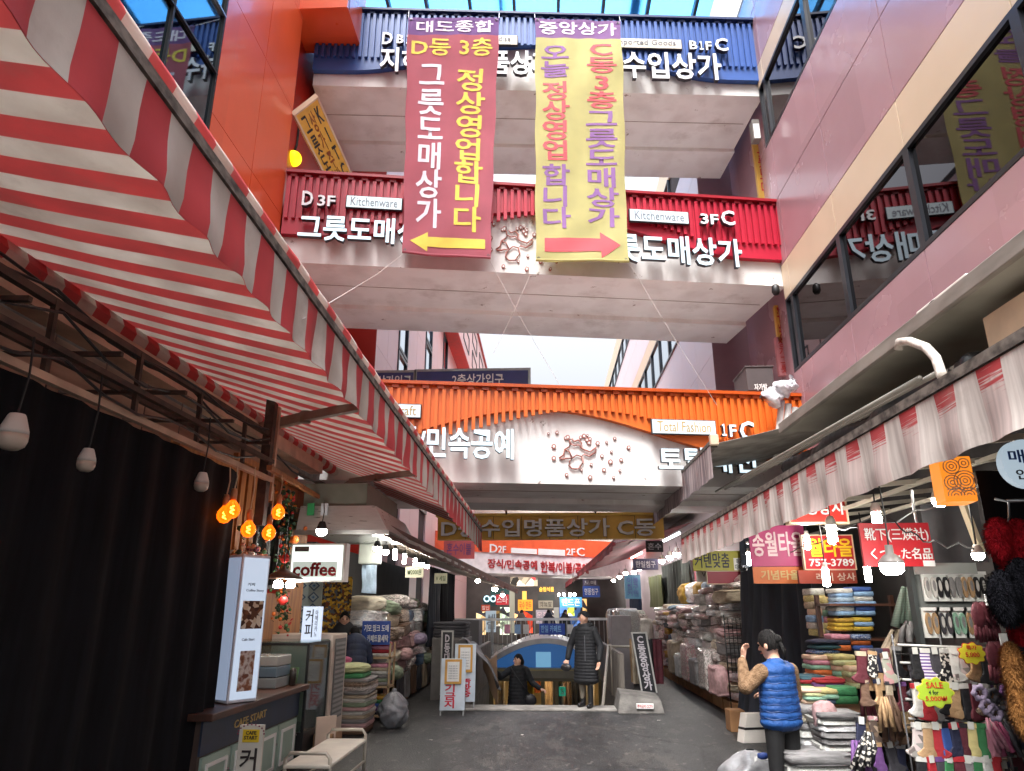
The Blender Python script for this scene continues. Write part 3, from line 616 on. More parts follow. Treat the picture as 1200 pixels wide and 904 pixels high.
# right side
drap = M("worn_white_cloth", (196, 186, 180), rough=.85, rgb2=(150, 140, 136), scale=7, stretch=(1, 6, .35), detail=8, contrast=(.3, .7))
def worn(name, base, red, thr, gate=True):
    m = M(name, base, rough=.85, rgb2=tuple(int(c*.84) for c in base), scale=5, stretch=(1, 6, .25), detail=8, contrast=(.3, .7))
    n = m.node_tree.nodes; l = m.node_tree.links; p = n["Principled BSDF"]; src = p.inputs["Base Color"].links[0].from_socket
    uv = n.new("ShaderNodeUVMap"); sx = n.new("ShaderNodeSeparateXYZ"); l.new(uv.outputs[0], sx.inputs[0])
    nn = n.new("ShaderNodeTexNoise"); nn.inputs["Scale"].default_value = 34; l.new(uv.outputs[0], nn.inputs[0])
    wv = n.new("ShaderNodeMath"); wv.operation = 'SINE'; ml = n.new("ShaderNodeMath"); ml.operation = 'MULTIPLY'; ml.inputs[1].default_value = 190
    l.new(sx.outputs[0], ml.inputs[0]); l.new(ml.outputs[0], wv.inputs[0])
    a = n.new("ShaderNodeMath"); a.operation = 'MULTIPLY_ADD'; a.inputs[1].default_value = .9; l.new(nn.outputs["Fac"], a.inputs[0]); l.new(sx.outputs[1], a.inputs[2])
    mr = n.new("ShaderNodeMapRange"); mr.inputs[1].default_value = thr; mr.inputs[2].default_value = thr+.13; l.new(a.outputs[0], mr.inputs[0])
    m2 = n.new("ShaderNodeMapRange"); m2.inputs[1].default_value = -.1 if gate else -9; m2.inputs[2].default_value = .25 if gate else -8; l.new(wv.outputs[0], m2.inputs[0])
    mu = n.new("ShaderNodeMath"); mu.operation = 'MULTIPLY'; l.new(mr.outputs[0], mu.inputs[0]); l.new(m2.outputs[0], mu.inputs[1])
    mx = n.new("ShaderNodeMix"); mx.data_type = 'RGBA'; l.new(mu.outputs[0], mx.inputs[0]); l.new(src, mx.inputs[6]); mx.inputs[7].default_value = lin(red); l.new(mx.outputs[2], p.inputs["Base Color"])
    return m
val1 = worn("worn_valance", (212, 194, 189), (176, 62, 66), 1.12, False); valp = M("worn_plain", (218, 210, 204), rough=.85, rgb2=(186, 176, 170), scale=5, stretch=(1, 6, .25), detail=8); stain(valp, (140, 128, 120), 2.5, .56, .15, .45); stain(val1, (140, 128, 120), 2.5, .56, .15, .45)
val2 = M("striped_grey_valance", (176, 164, 164), rough=.85, rgb2=(120, 110, 116), scale=3.2, stretch=(1, 5, .1), contrast=(.46, .54))
greycl = M("grey_awning_cloth", (166, 161, 152), rough=.8, rgb2=(128, 122, 116), scale=3)
RA1 = awning("worn_awning", "near right awning with dirty white valance and faded red patches", (2.3, -.4, 2.99), (2.3, 12.0, 2.86), (4.6, -.4, 3.75), (4.6, 12.0, 3.6), .38, (greycl,), .21, vmat=(val1, valp), sag=.03, vwave=.02, rr=.05)
RA2 = awning("grey_striped_awning", "second right awning with grey striped valance beyond the worn white one", (2.62, 10.8, 4.17), (2.55, 31, 4.1), (4.9, 9.6, 4.6), (4.9, 31, 4.55), .5, (greycl,), .4, vmat=(val2,), sag=.05, vwave=.02, rr=.05)
mb = MB(); mb.box((2.55, 10.7, 4.14), (2.68, 10.8, 4.3), cream); mb.build("end_cap", RA2, bevel=.01)
dred = M("dark_red_awning", (140, 40, 50), rough=.7, rgb2=(100, 32, 40), scale=3)
awning("dark_red_awning", "small dark red awning far along the right side", (1.95, 20.5, 3.5), (.98, 44, 2.95), (4.2, 20.5, 4.1), (3.6, 44, 3.9), .18, (dred,), .8, vmat=(dred,), sag=.02, rail=dred)
# canopy slab, casing, pipes on the right
gslab = M("grey_canopy", (164, 160, 148), rough=.7, rgb2=(136, 132, 120), scale=1.2)
mb = MB(); mb.box((3.2, -1, 4.0), (4.95, 9.35, 4.08), gslab); mb.box((3.14, -1, 3.98), (3.2, 9.35, 4.11), M("canopy_edge", (150, 144, 136), rough=.7, rgb2=(112, 106, 100), scale=5, stretch=(1, .3, 1))); CN = mb.build("wall_canopy", label="flat grey canopy with a stained edge fixed to the mauve building", cat="canopy", bevel=.008)
mb = MB(); mb.box((3.35, 1.2, 3.42), (4.2, 5.15, 3.86), M("beige_board", (206, 190, 164), rough=.5)); mb.build("sign_casing", label="beige sign casing tucked between flat canopy and worn awning", cat="casing", bevel=.01)
mb = MB()
for k in range(90): mb.lathe((3.35, 5.3+k*.055, 3.62), [(.11, 0), (.13, .02), (.11, .045)], black, 10) if False else None
pts = [(3.35+.05*sin(k*.25), 5.3+k*.06, 3.55) for k in range(72)]
mb.tube(pts, lambda t: .10+.022*(int(t*71) % 2), black, n=10); mb.build("flexible_duct", label="black ribbed flexible duct lying behind the worn awning rail", cat="duct")
for i in range(3):
    MB().tube([(3.0+.16*i, 5.5, 3.5+.05*i), (3.0+.16*i, 12.5, 3.7+.05*i)], .024, M("pvc_grey", (120, 116, 108), rough=.5)).build("plastic_pipe", label="%s of three long grey plastic pipes above the worn awning" % ("innermost" if i == 2 else "outermost" if i == 0 else "middle"), cat="pipe", group="grey pipes above the worn awning")
p0 = aX(1055, 402, 2.95)
mb = MB(); mb.tube([aX(1053, 410, 2.95), aX(1054, 401, 2.95), aX(1066, 400, 2.95), aX(1085, 407, 2.9), aX(1097, 420, 2.85), aX(1104, 441, 2.75)], .035, M("hose_white", (208, 200, 192), rough=.6, rgb2=(170, 160, 150), scale=20), n=10); mb.build("drain_hose", label="thick white drain hose hanging over the flat canopy's edge", cat="hose")
F = FRt(3.5)
b = F.pb(1072, 340, 1140, 385); mb = MB(); mb.fbox(F, b[0], 4.09, b[2], 4.40, -.5, 0, M("ac_white", (206, 200, 194), rough=.5)); AC = mb.build("air_conditioner", label="white air conditioner unit on the flat grey canopy", cat="air conditioner", bevel=.015)
mb = MB(); cx = (b[0]+b[2])/2
for r_ in (.05, .08, .11, .13): mb.tube([F(cx-.1+r_*cos(2*pi*q/20), 4.245+r_*sin(2*pi*q/20), .012) for q in range(21)], .006, steel, n=5)
mb.build("fan_grille", AC); m2 = MB(); m2.fbox(F, b[0]+.05, 4.13, b[0]+.2, 4.2, .002, .008, red); m2.build("red_tag", AC)
# dark utility box and plastic wrapped pipes beside the orange bridge
F = FY(13.3); b = F.pb(876, 442, 908, 466)
mb = MB(); mb.fbox(F, b[0], 5.78, b[2], 6.25, -.9, 0, M("dark_box", (70, 60, 60), rough=.6)); mb.fbox(F, b[0]-.02, 6.25, b[2]+.02, 6.28, -.92, .02, M("dark_box", (70, 60, 60)))
o = mb.build("utility_box", label="dark metal box with white lettering on the orange bridge's end", cat="utility box", bevel=.01)
m2 = MB(); put_text(m2, F, "자가발", F.pb(884, 450, 899, 458), .004, .004, white); m2.build("lettering", o)
plast = M("plastic_wrap", (218, 218, 222), rough=.3, rgb2=(176, 174, 180), scale=9, bump=.6, bscale=14, coat=.4)
mb = MB()
for k, (x, y0) in enumerate(((916, 470), (924, 474), (932, 478))): mb.tube([aY(x-7, 545, 12.9), aY(x, y0, 12.9)], .06, M("pipe_white", (206, 204, 200), rough=.5))
mb.build("pipe_bundle", label="bundle of white pipes standing at the orange bridge's right end", cat="pipes")
mb = MB(); pc = [aY(902, 470, 12.75), aY(914, 458, 12.75), aY(926, 452, 12.75), aY(931, 444, 12.75)]
pc = [lerp(pc[min(2, int(t*3/30))], pc[min(2, int(t*3/30))+1], t*3/30-min(2, int(t*3/30))) for t in range(31)]
mb.tube(pc, lambda t: .17-.10*t+.03*sin(t*19), plast, n=26)
V2 = [(Vector(p)+Vector((nz(p[0]*7, p[2]*7), nz(p[1]*7, p[2]*7), nz(p[0]*6, p[2]*9, 3)))*.09+Vector((nz(p[0]*21, p[2]*21, p[1]*20), nz(p[1]*21, p[2]*21), nz(p[0]*20, p[2]*22, 3)))*.05) for p in mb.v]; mb.v = [tuple(p) for p in V2]
mb.build("plastic_bag", label="crumpled white plastic wrap tied round the pipe tops by the orange bridge", cat="plastic wrap")
# ================================================================== WALL SIGNS, YELLOW SIGN, LAMP UP HIGH
ysg = M("sign_yellow", (196, 156, 62), rough=.5, var=.08); ysd = M("sign_gold", (226, 176, 76), rough=.5, rgb2=(200, 154, 66), scale=2)  # ysg: duller yellow, shade on the right sign put into the base colour
Fy = Fr(aX(345, 108, -4.75), (aX(391, 205, -4.75)-aX(345, 108, -4.75))*Vector((0, 1, 0)) if False else (0, 1, 0)); 
F = Fr((-4.93, 14.7, 11.30), (.72, 0, .69), (0, -1, 0))
sign("wall_sign", "yellow vertical sign with black letters beside the yellow globe lamp", "sign", F, (0, 0, .56, 2.85), .1, M("sign_bright_yellow", (226, 178, 60), rough=.5),
     [(V_("그릇도매"), (.08, .05, .34, .95), black), (V_("상가주방"), (.4, .05, .62, .95), M("letter_brown", (150, 80, 30))), (V_("KITC"), (.7, .1, .92, .95), black, .02)], edge=(.04, cream))
gl = thing("globe_lamp", "glowing yellow globe lamp under the yellow sign on the orange building", "lamp", aY(344, 186, 12.7))
MB().ell(aY(344, 186, 12.7), .17, ME("globe_glow", (255, 214, 20), 2.2), 18, 12).build("globe", gl)
MB().tube([aY(344, 186, 12.7)+Vector((0, 0, .16)), aY(344, 186, 12.7)+Vector((0, .1, .42)), aY(344, 186, 12.7)+Vector((0, .1, 1.15))], .025, dark_metal).build("bracket", gl)
F = Fr((4.9, 12.7, 0), (.3, -.95, 0))
for px_, lb, n_, tx in (((886, 165, 902, 232), "yellow vertical sign with red letters beside the blue bridge's right end", ysg, "그릇도매"), ((910, 358, 918, 402), "tan vertical sign with red lettering under the red bridge's right end", ysd, "주방"), ((911, 395, 924, 440), "faded pink vertical sign with dark lettering beside the mauve window corner", M("sign_pink", (190, 120, 124), rough=.6), "상가그릇")):
    FF = FY(14.6); b = FF.pb(*px_); sign("wall_sign", lb, "sign", FF, b, .12, n_, [(V_(tx), (.2, .06, .8, .94), M("letter_red", (176, 44, 40)))])
mb = MB(); FF = FY(13.1); b = FF.pb(882, 140, 891, 163); mb.fbox(FF, *b, -.2, 0, M("lamp_box", (96, 90, 84), rough=.5)); o = mb.build("flood_light", label="small grey floodlight box at the blue bridge's stained soffit corner", cat="light", bevel=.01)
MB().fbox(FF, b[0]+.02, b[1]+.02, b[2]-.02, b[3]-.12, .002, .01, white).build("lens", o)
mb = MB(); c = aY(909, 340, 13.0); mb.lathe(c, [(.03, .12), (.07, .08), (.08, -.04), (.05, -.1)][::-1], black, 12); mb.build("security_camera", label="small black dome camera under the red bridge's right end", cat="camera")
F = FY(16.0); navy = M("navy_sign", (46, 50, 104), rough=.4)
for b_, tx, lb in (((437, 437, 484, 470), "상가입구", "navy entrance sign half hidden by the striped awning above orange bridge"), ((488, 435, 619, 470), "2층상가입구", "navy second floor entrance sign in silver frame above the orange bridge")):
    b = F.pb(*b_); o = sign("entrance_sign", lb, "sign", F, b, .1, navy, [(tx, (.32 if len(tx) > 5 else .1, .52, .78 if len(tx) > 5 else .95, .9), white)], edge=(.06, steel))
    mb = MB()
    for x in (b[0]+.2, b[2]-.2): mb.box((x-.04, 16.02, 4.0), (x+.04, 16.1, b[1]), steel)
    mb.build("support_post", o)
# yellow overhead sign
F = FY(17, -.02); b = F.pb(513, 605, 778, 632)
o = sign("overhead_sign", "long gold sign with grey raised letters hanging across the alley", "sign", F, b, .25, ysd, [])
m2 = MB(); put_text(m2, F, "D동수입명품상가 C동", F.pb(517, 608, 768, 629, .1), .005, .09, M("letter_steel", (206, 202, 194), rough=.4), let_side, bold=.02); m2.build("lettering", o)
mb = MB(); mb.fbox(F, b[0]-.05, b[3], b[2]+.05, b[3]+.07, -.35, .06, ysg); 
for k in range(1, 8): u = b[0]+(b[2]-b[0])*k/8; mb.fbox(F, u-.006, b[1], u+.006, b[3], .001, .004, M("gold_seam", (96, 74, 34)))
mb.build("trim", o)
mb = MB()
for x in (-.9, 1.2): mb.tube([(x, 17.2, b[3]), (x, 16.2, 5.9), (x, 15.2, 3.95)], .025, dark_metal) if False else mb.tube([(x, 17.1, b[3]+.05), (x, 15.2, 4.05)], .025, dark_metal)
mb.build("hanger", o)
# far second floor bridge
FB = Fr(aY(548, 671, 29), (cos(.62), sin(.62), 0))
f2 = thing("far_bridge", "distant footbridge with orange band and white band of red lettering", "bridge", FB(3, 0, 0))
fo = M("far_orange", (226, 92, 52), rough=.5); fw_ = M("far_white", (226, 216, 216), rough=.6); fr_ = M("far_letter_red", (170, 40, 44), rough=.6)
mb = MB(); mb.fbox(FB, -1.5, 0, 9, .82, -2.5, 0, fw_); mb.build("beam", f2); MB().fbox(FB, -1.5, .82, 9, 1.55, -2.5, .03, fo).build("sign_band", f2)
for t, b_ in (("D", (574, 638, 583, 648)), ("2F", (584, 640, 593, 648)), ("2F", (664, 643, 674, 651)), ("C", (676, 642, 685, 652))): m2 = MB(); put_text(m2, FB, t, FB.pb(*b_, .05), .035, .02, white); m2.build("lettering", f2)
for b_ in ((599, 643, 629, 649), (631, 644, 662, 651)): MB().fbox(FB, *FB.pb(*b_, .05), .035, .06, white).build("name_plate", f2)
for t, b_ in (("장식/민속공예", (572, 656, 630, 667)), ("한복/이불/공예", (634, 659, 690, 672))): m2 = MB(); put_text(m2, FB, t, FB.pb(*b_, .05), .01, .02, fr_, bold=.02); m2.build("lettering", f2)
F = FY(33); b = F.pb(560, 630, 640, 639); sign("entrance_sign", "dark blue sign strip behind the distant orange bridge", "sign", F, b, .1, navy, [("2층상가입구 3층상가입구", (.05, .2, .95, .8), white)])
F = FY(26); b = F.pb(520, 632, 556, 655); sign("shop_sign", "faded red sign board under the gold overhead sign's left end", "sign", F, b, .1, M("faded_red", (196, 90, 86), rough=.7), [("혼수이불", (.1, .2, .9, .8), M("letter_mauve", (120, 70, 110)))])
# ================================================================== LAMPS
glow = ME("bulb_glow", (255, 250, 240), 40.); fil = ME("filament", (255, 186, 80), 12.)
unlit = M("unlit_dome", (196, 178, 162), rough=.35); cap_w = M("lamp_body", (214, 206, 198), rough=.4, var=.04)
def lamp(name, label, p, kind='dome', top=.5, s=1., cat="lamp", group=None, lit=True, body=cap_w):
    p = Vector(p); T = thing(name, label, cat, p, group); d = glow if lit else unlit
    if kind == 'dome':
        MB().lathe(p, [(.002, -.06*s), (.03*s, -.056*s), (.05*s, -.04*s), (.058*s, -.015*s), (.058*s, .01*s)], d, 16).build("bulb", T)
        MB().lathe(p, [(.058*s, .011*s), (.056*s, .03*s), (.036*s, .09*s), (.03*s, .1*s)], body, 16).build("bulb_base", T); h = .1*s
    elif kind == 'shade':
        MB().lathe(p, [(.002, -.06*s), (.05*s, -.055*s), (.075*s, -.03*s), (.078*s, .02*s)], d, 18).build("bulb", T)
        MB().lathe(p, [(.088*s, .02*s), (.084*s, .035*s), (.05*s, .075*s), (.028*s, .09*s), (.026*s, .15*s)], M("shade_grey", (120, 116, 112), rough=.4), 18).build("lamp_shade", T); h = .15*s
    elif kind == 'tube':
        MB().lathe(p, [(.02*s, -.09*s), (.034*s, -.08*s), (.034*s, .08*s), (.03*s, .085*s)], d, 14).build("bulb", T)
        MB().lathe(p, [(.03*s, .086*s), (.026*s, .15*s)], body, 12).build("bulb_base", T); h = .15*s
    elif kind == 'cfl':
        mb = MB()
        for k in range(4):
            a = pi/4+k*pi/2; x, y = .03*s*cos(a), .03*s*sin(a); mb.tube([p+Vector((x, y, .08*s)), p+Vector((x, y, -.07*s)), p+Vector((x*.3, y*.3, -.085*s))], .016*s, d, n=8)
        mb.build("bulb", T); MB().lathe(p, [(.05*s, .08*s), (.045*s, .13*s), (.025*s, .17*s)], body, 14).build("bulb_base", T); h = .17*s
    else:
        MB().lathe(p, [(.002, -.075*s), (.035*s, -.066*s), (.062*s, -.035*s), (.07*s, 0), (.062*s, .035*s), (.035*s, .07*s), (.024*s, .085*s)], MATS["amber_glass"], 18).build("bulb", T)
        MB().tube([p+Vector((.016*s*cos(k*1.05), .016*s*sin(k*1.05), (-.035+.07*k/12)*s)) for k in range(13)], .005*s, fil, n=6).build("filament", T)
        MB().lathe(p, [(.026*s, .086*s), (.03*s, .15*s), (.022*s, .19*s)], M("copper_socket", (190, 130, 90), rough=.4, metal=.3), 12).build("bulb_base", T); h = .19*s
    if top > h: MB().tube([p+Vector((0, 0, h)), p+Vector((.01, .01, (h+top)/2)), p+Vector((0, 0, top))], .006, black if kind != 'globe' else cream, n=5).build("cord", T)
    return T
m = MG("amber_glass", (236, 120, 24), .35); n_ = m.node_tree.nodes; l_ = m.node_tree.links
e_ = n_.new("ShaderNodeEmission"); e_.inputs[0].default_value = lin((255, 116, 14)); e_.inputs[1].default_value = .3; ad = n_.new("ShaderNodeAddShader"); ou = [q for q in n_ if q.type == 'OUTPUT_MATERIAL'][0]
l_.new(ou.inputs[0].links[0].from_socket, ad.inputs[0]); l_.new(e_.outputs[0], ad.inputs[1]); l_.new(ad.outputs[0], ou.inputs[0])
for px, py, s_, lb in ((15, 512, 1.2, "unlit white bulb cut by the photo's left edge before black curtain"), (101, 543, .88, "unlit white bulb hanging before the middle of the black curtain"), (236, 568, .95, "unlit white bulb hanging near the black curtain's right edge")):
    lamp("hanging_bulb", lb, aX(px, py, -2.72), 'dome', .55, s_, "bulb", "unlit bulbs before the black curtain", lit=False)
for px, py, x, lb, tp in ((263, 604, -2.95, "amber globe bulb half hidden behind another beside the black curtain", .45), (272, 598, -2.75, "amber globe bulb nearest the black curtain", .4), (291, 621, -2.8, "amber globe bulb hanging lowest on a long white cord", .6), (315, 625, -2.85, "amber globe bulb under a pink socket near the fruit garland", .5), (326, 601, -2.8, "amber globe bulb hanging highest beside the fruit garland", .4)):
    lamp("amber_bulb", lb, aX(px, py, x), 'globe', tp, 1.0, "bulb", "glowing amber bulbs of the cafe")
lamp("stall_lamp", "lit white bulb hanging below the steel hood above coffee sign", aX(377, 622, -2.75), 'dome', .35, 1.1, body=black, group="lamps of the left stalls")
T = thing("twin_lamp", "brown cone shade with two lit bulbs beside the lit menu column", "lamp", aX(332, 676, -3.0), "lamps of the left stalls"); c = aX(332, 672, -3.0)
MB().lathe(c, [(.24, -.06), (.1, .01), (.03, .05), (.02, .08)], M("brown_shade", (96, 70, 56), rough=.5), 18).build("lamp_shade", T)
for q in (326, 340): MB().lathe(aX(q, 686, -3.0), [(.02, -.03), (.05, -.025), (.052, .025), (.03, .05)], glow, 14).build("bulb", T)
MB().tube([c+Vector((0, 0, .08)), c+Vector((0, 0, .7))], .006, black, n=5).build("cord", T)
Lrow = [(442, 642, 'dome'), (452, 646, 'dome'), (463, 650, 'tube'), (474, 655, 'tube'), (486.5, 660, 'tube'), (494, 661, 'dome'), (500, 663, 'dome')]
for i, (px, py, k) in enumerate(Lrow): lamp("stall_lamp", "%s lit %s counting from the coffee sign along the left bedding stalls" % (ORD[i+1], "bulb" if k == 'dome' else "tube lamp"), aX(px, py, -2.55), k, .45, 1.0, group="lamps of the left stalls", body=black)
for i, (px, py, s_) in enumerate(((560, 680, 1.2), (580, 690, 1.8), (589, 697, 1.6))): lamp("stall_lamp", "%s small lit bulb at the far end of the left stalls" % ("nearest", "middle", "farthest")[i], aX(px, py, -1.9), 'dome', .3, s_, group="lamps of the left stalls")
Rn = [(975, 626, 3.0, 'cfl', 1.1, "lit spiral lamp hanging above the yellow lettered towel sign"), (968, 677, 2.9, 'tube', 1., "lit tube lamp hanging before the brown sign below the towel signs"), (946, 636, 3.1, 'tube', .9, "lit tube lamp between the magenta and red towel signs"), (1028, 610, 2.6, 'cfl', .8, "lit spiral lamp hanging behind the red sock sign's top edge"), (1045, 664, 2.35, 'shade', .95, "large lit bulb with grey shade before the red sock sign"), (1101, 586, 2.6, 'dome', .8, "lit round bulb hanging beside the orange lantern sign"), (1017, 673, 2.9, 'tube', .8, "lit tube lamp under the left corner of the red sock sign"), (1146, 650, 2.7, 'dome', .6, "lit bulb beside the grey cloth and red fur mitts"), (878, 655, 3.6, 'tube', 1.2, "lit tube lamp over the yellow curtain sign")]
for px, py, x, k, s_, lb in Rn: lamp("stall_lamp", lb, aX(px, py, x), k, .55, s_, group="lamps of the right stalls", body=cap_w)
Rf = [(793, 649, 3.3), (785, 653, 3.3), (775.5, 657, 3.3), (756, 664, 3.2), (749, 666, 3.2), (743, 670, 3.2), (733, 671.5, 3.1), (726, 676, 3.1), (719, 680, 3.1), (713, 667, 2.9), (704, 691, 3.0)]
for i, (px, py, x) in enumerate(Rf): lamp("stall_lamp", "%s lit bulb along the far right bedding stalls, counting from the red wall panel" % ORD[i+1], aX(px, py, x), 'dome', .3, 1.5, group="lamps of the far right stalls")
for i, (a, b) in enumerate((((778, 634), (796, 625)), ((740, 654), (752, 648)))):
    p, q = aX(*a, 3.1), aX(*b, 3.1); MB().tube([p, q], .03, ME("tube_glow", (240, 246, 250), 5.)).build("tube_light", label="slanting lit tube light %s under the grey striped awning" % ("nearer" if i == 0 else "farther"), cat="tube light")
# ================================================================== LEFT STALL AND CAFE
ply = M("plywood", (176, 140, 118), rough=.8, rgb2=(140, 106, 88), scale=3, stretch=(1, .4, 3))
wood = M("honey_wood", (176, 116, 62), rough=.55, rgb2=(138, 84, 44), scale=4, stretch=(4, 4, .6))
dwood = M("dark_wood", (88, 54, 40), rough=.5, rgb2=(62, 38, 30), scale=5)
blackcl = M("black_cloth", (20, 20, 25), rough=.95, spec=.2, rgb2=(12, 11, 14), scale=5, stretch=(3, 3, .3)); navycl = M("navy_black_cloth", (50, 57, 70), rough=.7, rgb2=(34, 39, 48), scale=4, stretch=(3, 3, .3))
mb = MB(); mb.box((-3.95, 0, 3.12), (-3.9, 11.0, 3.84), ply); mb.box((-4.0, 0, 3.842), (-3.93, 13.8, 4.5), M("grey_board", (120, 108, 100), rough=.9, rgb2=(84, 74, 68), scale=4));  # grey-brown board of mottled tone closing the gap above the plywood
for k in range(11): mb.box((-3.9, .69*k+.3, 3.12), (-3.893, .69*k+.31, 3.95), dwood)
mb.build("plywood_fascia", label="brown plywood fascia under the striped awning above the black curtain", cat="panel")
T = thing("awning_truss", "rusty steel truss with cross bars above the black curtain", "truss", (-3, 4, 3.1))
mb = MB(); mb.bar((-3.0, 0, 3.06), (-3.0, 7.6, 3.10), .05, .05, tan_m); mb.bar((-3.0, 0, 3.27), (-3.0, 7.6, 3.30), .05, .04, rusty); mb.bar((-3.05, 0, 3.56), (-3.05, 7.6, 3.60), .05, .05, rusty); mb.bar((-3.4, 0, 3.4), (-3.4, 7.6, 3.44), .04, .04, rusty); mb.build("chord", T)
for k in range(7): MB().bar((-3.02, 1+k*.98, 3.08), (-3.04, 1+k*.98, 3.6), .035, .035, rusty).build("upright", T)
for k in range(8): MB().bar((-3.9, .8+k*.9, 3.42), (-2.85, .8+k*.9, 3.40), .035, .03, rusty).build("cross_bar", T)
mb = MB(); mb.bar((-3.05, 7.55, 2.6), (-3.05, 7.55, 4.0), .1, .1, rusty); mb.bar((-3.05, 7.75, 2.9), (-3.05, 7.75, 4.0), .05, .05, tan_m); mb.build("post", T)
for i, (a, b, s_) in enumerate((((-2.98, .5, 3.5), (-2.98, 7.4, 3.52), .18), ((-3.1, .5, 3.72), (-3.0, 7.4, 3.62), .1), ((-2.95, 1, 3.2), (-2.95, 7.0, 3.24), .13), ((-3.2, 2, 3.9), (-3.05, 9.5, 3.4), .12))):
    MB().tube([lerp(a, b, t/14)-Vector((0, 0, s_*abs(sin(t*pi/3.5)))) for t in range(15)], .011, black, n=5).build("cable", label="%s black cable sagging along the truss above the black curtain" % ("lowest", "highest", "second lowest", "second highest")[(1, 3, 0, 2)[i]], cat="cable")
def curtain(name, label, pts, z0, z1, mat, amp=.05, wl=.28, nz_=14, thick=.01, cat="curtain", bulge=None, group=None):
    P = [Vector((p[0], p[1], 0)) for p in pts]; L = [0]
    for a, b in zip(P, P[1:]): L.append(L[-1]+(b-a).length)
    def at(s_):
        for k in range(len(P)-1):
            if s_ <= L[k+1]+1e-6: t = (s_-L[k])/(L[k+1]-L[k]); return P[k]*(1-t)+P[k+1]*t, (P[k+1]-P[k]).normalized()
    n = max(8, int(L[-1]/wl*6))
    def fn(u, v):
        p, d = at(u*L[-1]); q = Vector((d.y, -d.x, 0)); zz0 = z0(u) if callable(z0) else z0; zz1 = z1(u) if callable(z1) else z1
        a = amp*(.5+.5*(1-v))*(sin(u*L[-1]/wl*2*pi+2*nz(u*5, v*1.2))+.7*nz(u*L[-1]*5, v*1.5, 4))
        if bulge: a += bulge(u, v)
        return p+q*a+Vector((0, 0, zz0+(zz1-zz0)*v))
    mb = MB(); mb.grid(fn, n, nz_, mat, thick=thick); return mb.build(name, label=label, cat=cat, group=group)
curtain("black_curtain", "large black curtain closing the stall at the photo's left edge", [(-3.02, 1.5), (-3.02, 6.86)], .0, 3.04, blackcl, amp=.035, wl=.45)
# cafe shopfront
T = thing("cafe_shopfront", "honey coloured wooden cafe front with dark paned window behind the amber bulbs", "shopfront", (-3.7, 8.6, 0))
F = FL(-3.7)
mb = MB(); mb.fbox(F, 6.9, 0, 9.0, 3.45, -.1, 0, wood); mb.fbox(F, 10.3, 0, 11.1, 3.45, -.1, 0, wood); mb.fbox(F, 9.0, 3.12, 10.3, 3.45, -.1, .0, wood); mb.fbox(F, 9.0, 0, 10.3, 1.95, -.1, 0, wood)
for k in range(3): mb.fbox(F, 8.4+k*.2, 0, 8.53+k*.2, 3.4, .001, .03, wood)
mb.build("wall", T)
for u in (9.02, 9.45, 9.88): window(F, u, 2.0, u+.41, 3.1, T, fm=M("window_dark_wood", (44, 32, 28), rough=.5), gm=M("shop_glass", (60, 70, 64), rough=.1, rgb2=(20, 24, 24), scale=4), fw=.05)
mb = MB(); mb.bar((-2.75, 6.9, 3.1), (-3.3, 10.6, 3.3), .05, .05, wood); mb.bar((-3.69, 8.2, 3.5), (-3.69, 11.1, 3.5), .06, .08, wood); mb.build("lintel", T)
# flowers, fruit garland
def blobcloud(name, label, cat, spots, cols, n, r_, stem=None, parent=None, group=None):
    mb = MB(); rr = random.Random(len(label))
    for _ in range(n):
        c, sp = rr.choice(spots); p = Vector(c)+Vector((rr.gauss(0, sp[0]), rr.gauss(0, sp[1]), rr.gauss(0, sp[2]))); s_ = r_*rr.uniform(.6, 1.3); m = rr.choice(cols)
        if rr.random() < .55:
            d = Vector((rr.uniform(-1, 1), rr.uniform(-1, 1), rr.uniform(-1, 1))).normalized(); e = d.cross(Vector((.3, .5, 1))).normalized()*s_*.5
            mb.add([p-d*s_, p+e, p+d*s_, p-e], [(0, 1, 2, 3)], m)
        else: mb.ell(p, s_*.6, m, 7, 5)
    if stem: mb.tube(stem[0], stem[1], stem[2], n=6)
    return mb.build(name, parent, label=label, cat=cat, group=group)
leafg = M("leaf_green", (58, 92, 50), rough=.6); leafd = M("leaf_dark", (34, 56, 36), rough=.6); peach = M("petal_peach", (214, 140, 110), rough=.7); petw = M("petal_white", (206, 196, 186), rough=.7); petp = M("petal_plum", (120, 60, 78), rough=.7); fruit = M("fruit_red", (190, 44, 40), rough=.4); fruito = M("fruit_orange", (216, 110, 40), rough=.4)
c = aX(268, 668, -3.5)
blobcloud("flower_bush", "bunch of peach, white and plum flowers beside the lit menu column", "flowers", [(c, (.13, .2, .16)), (aX(264, 690, -3.5), (.1, .15, .1)), (aX(292, 652, -3.55), (.1, .2, .08))], [peach, petw, petp, leafg, leafd, peach], 420, .045)
mb = MB(); q = aX(264, 700, -3.5); mb.lathe((q.x, q.y, .9), [(.1, 0), (.14, .2), (.12, q.z-.9-.05)], M("vase_grey", (120, 116, 110), rough=.5), 14); mb.build("flower_vase", label="tall grey vase holding the flower bunch on the cafe counter", cat="vase")
gp = [aX(336, 588, -3.5), aX(339, 620, -3.5), aX(335, 650, -3.45), aX(331, 680, -3.4), aX(333, 715, -3.4)]
blobcloud("fruit_garland", "green leaf garland with red and orange fruit hanging left of coffee sign", "garland", [(p, (.05, .1, .14)) for p in gp], [leafg, leafd, leafd, leafg, fruit, fruito], 360, .04, stem=(gp, .012, leafd))
for i, (px, py) in enumerate(((345, 633), (332, 704), (334, 655))): MB().ell(aX(px, py, -3.1), .055, fruito if i == 0 else fruit, 12, 8).build("garland_fruit", label=("orange fruit at the garland's top by the coffee sign", "large red fruit at the garland's bottom end", "small red fruit halfway down the leaf garland")[i], cat="fruit")
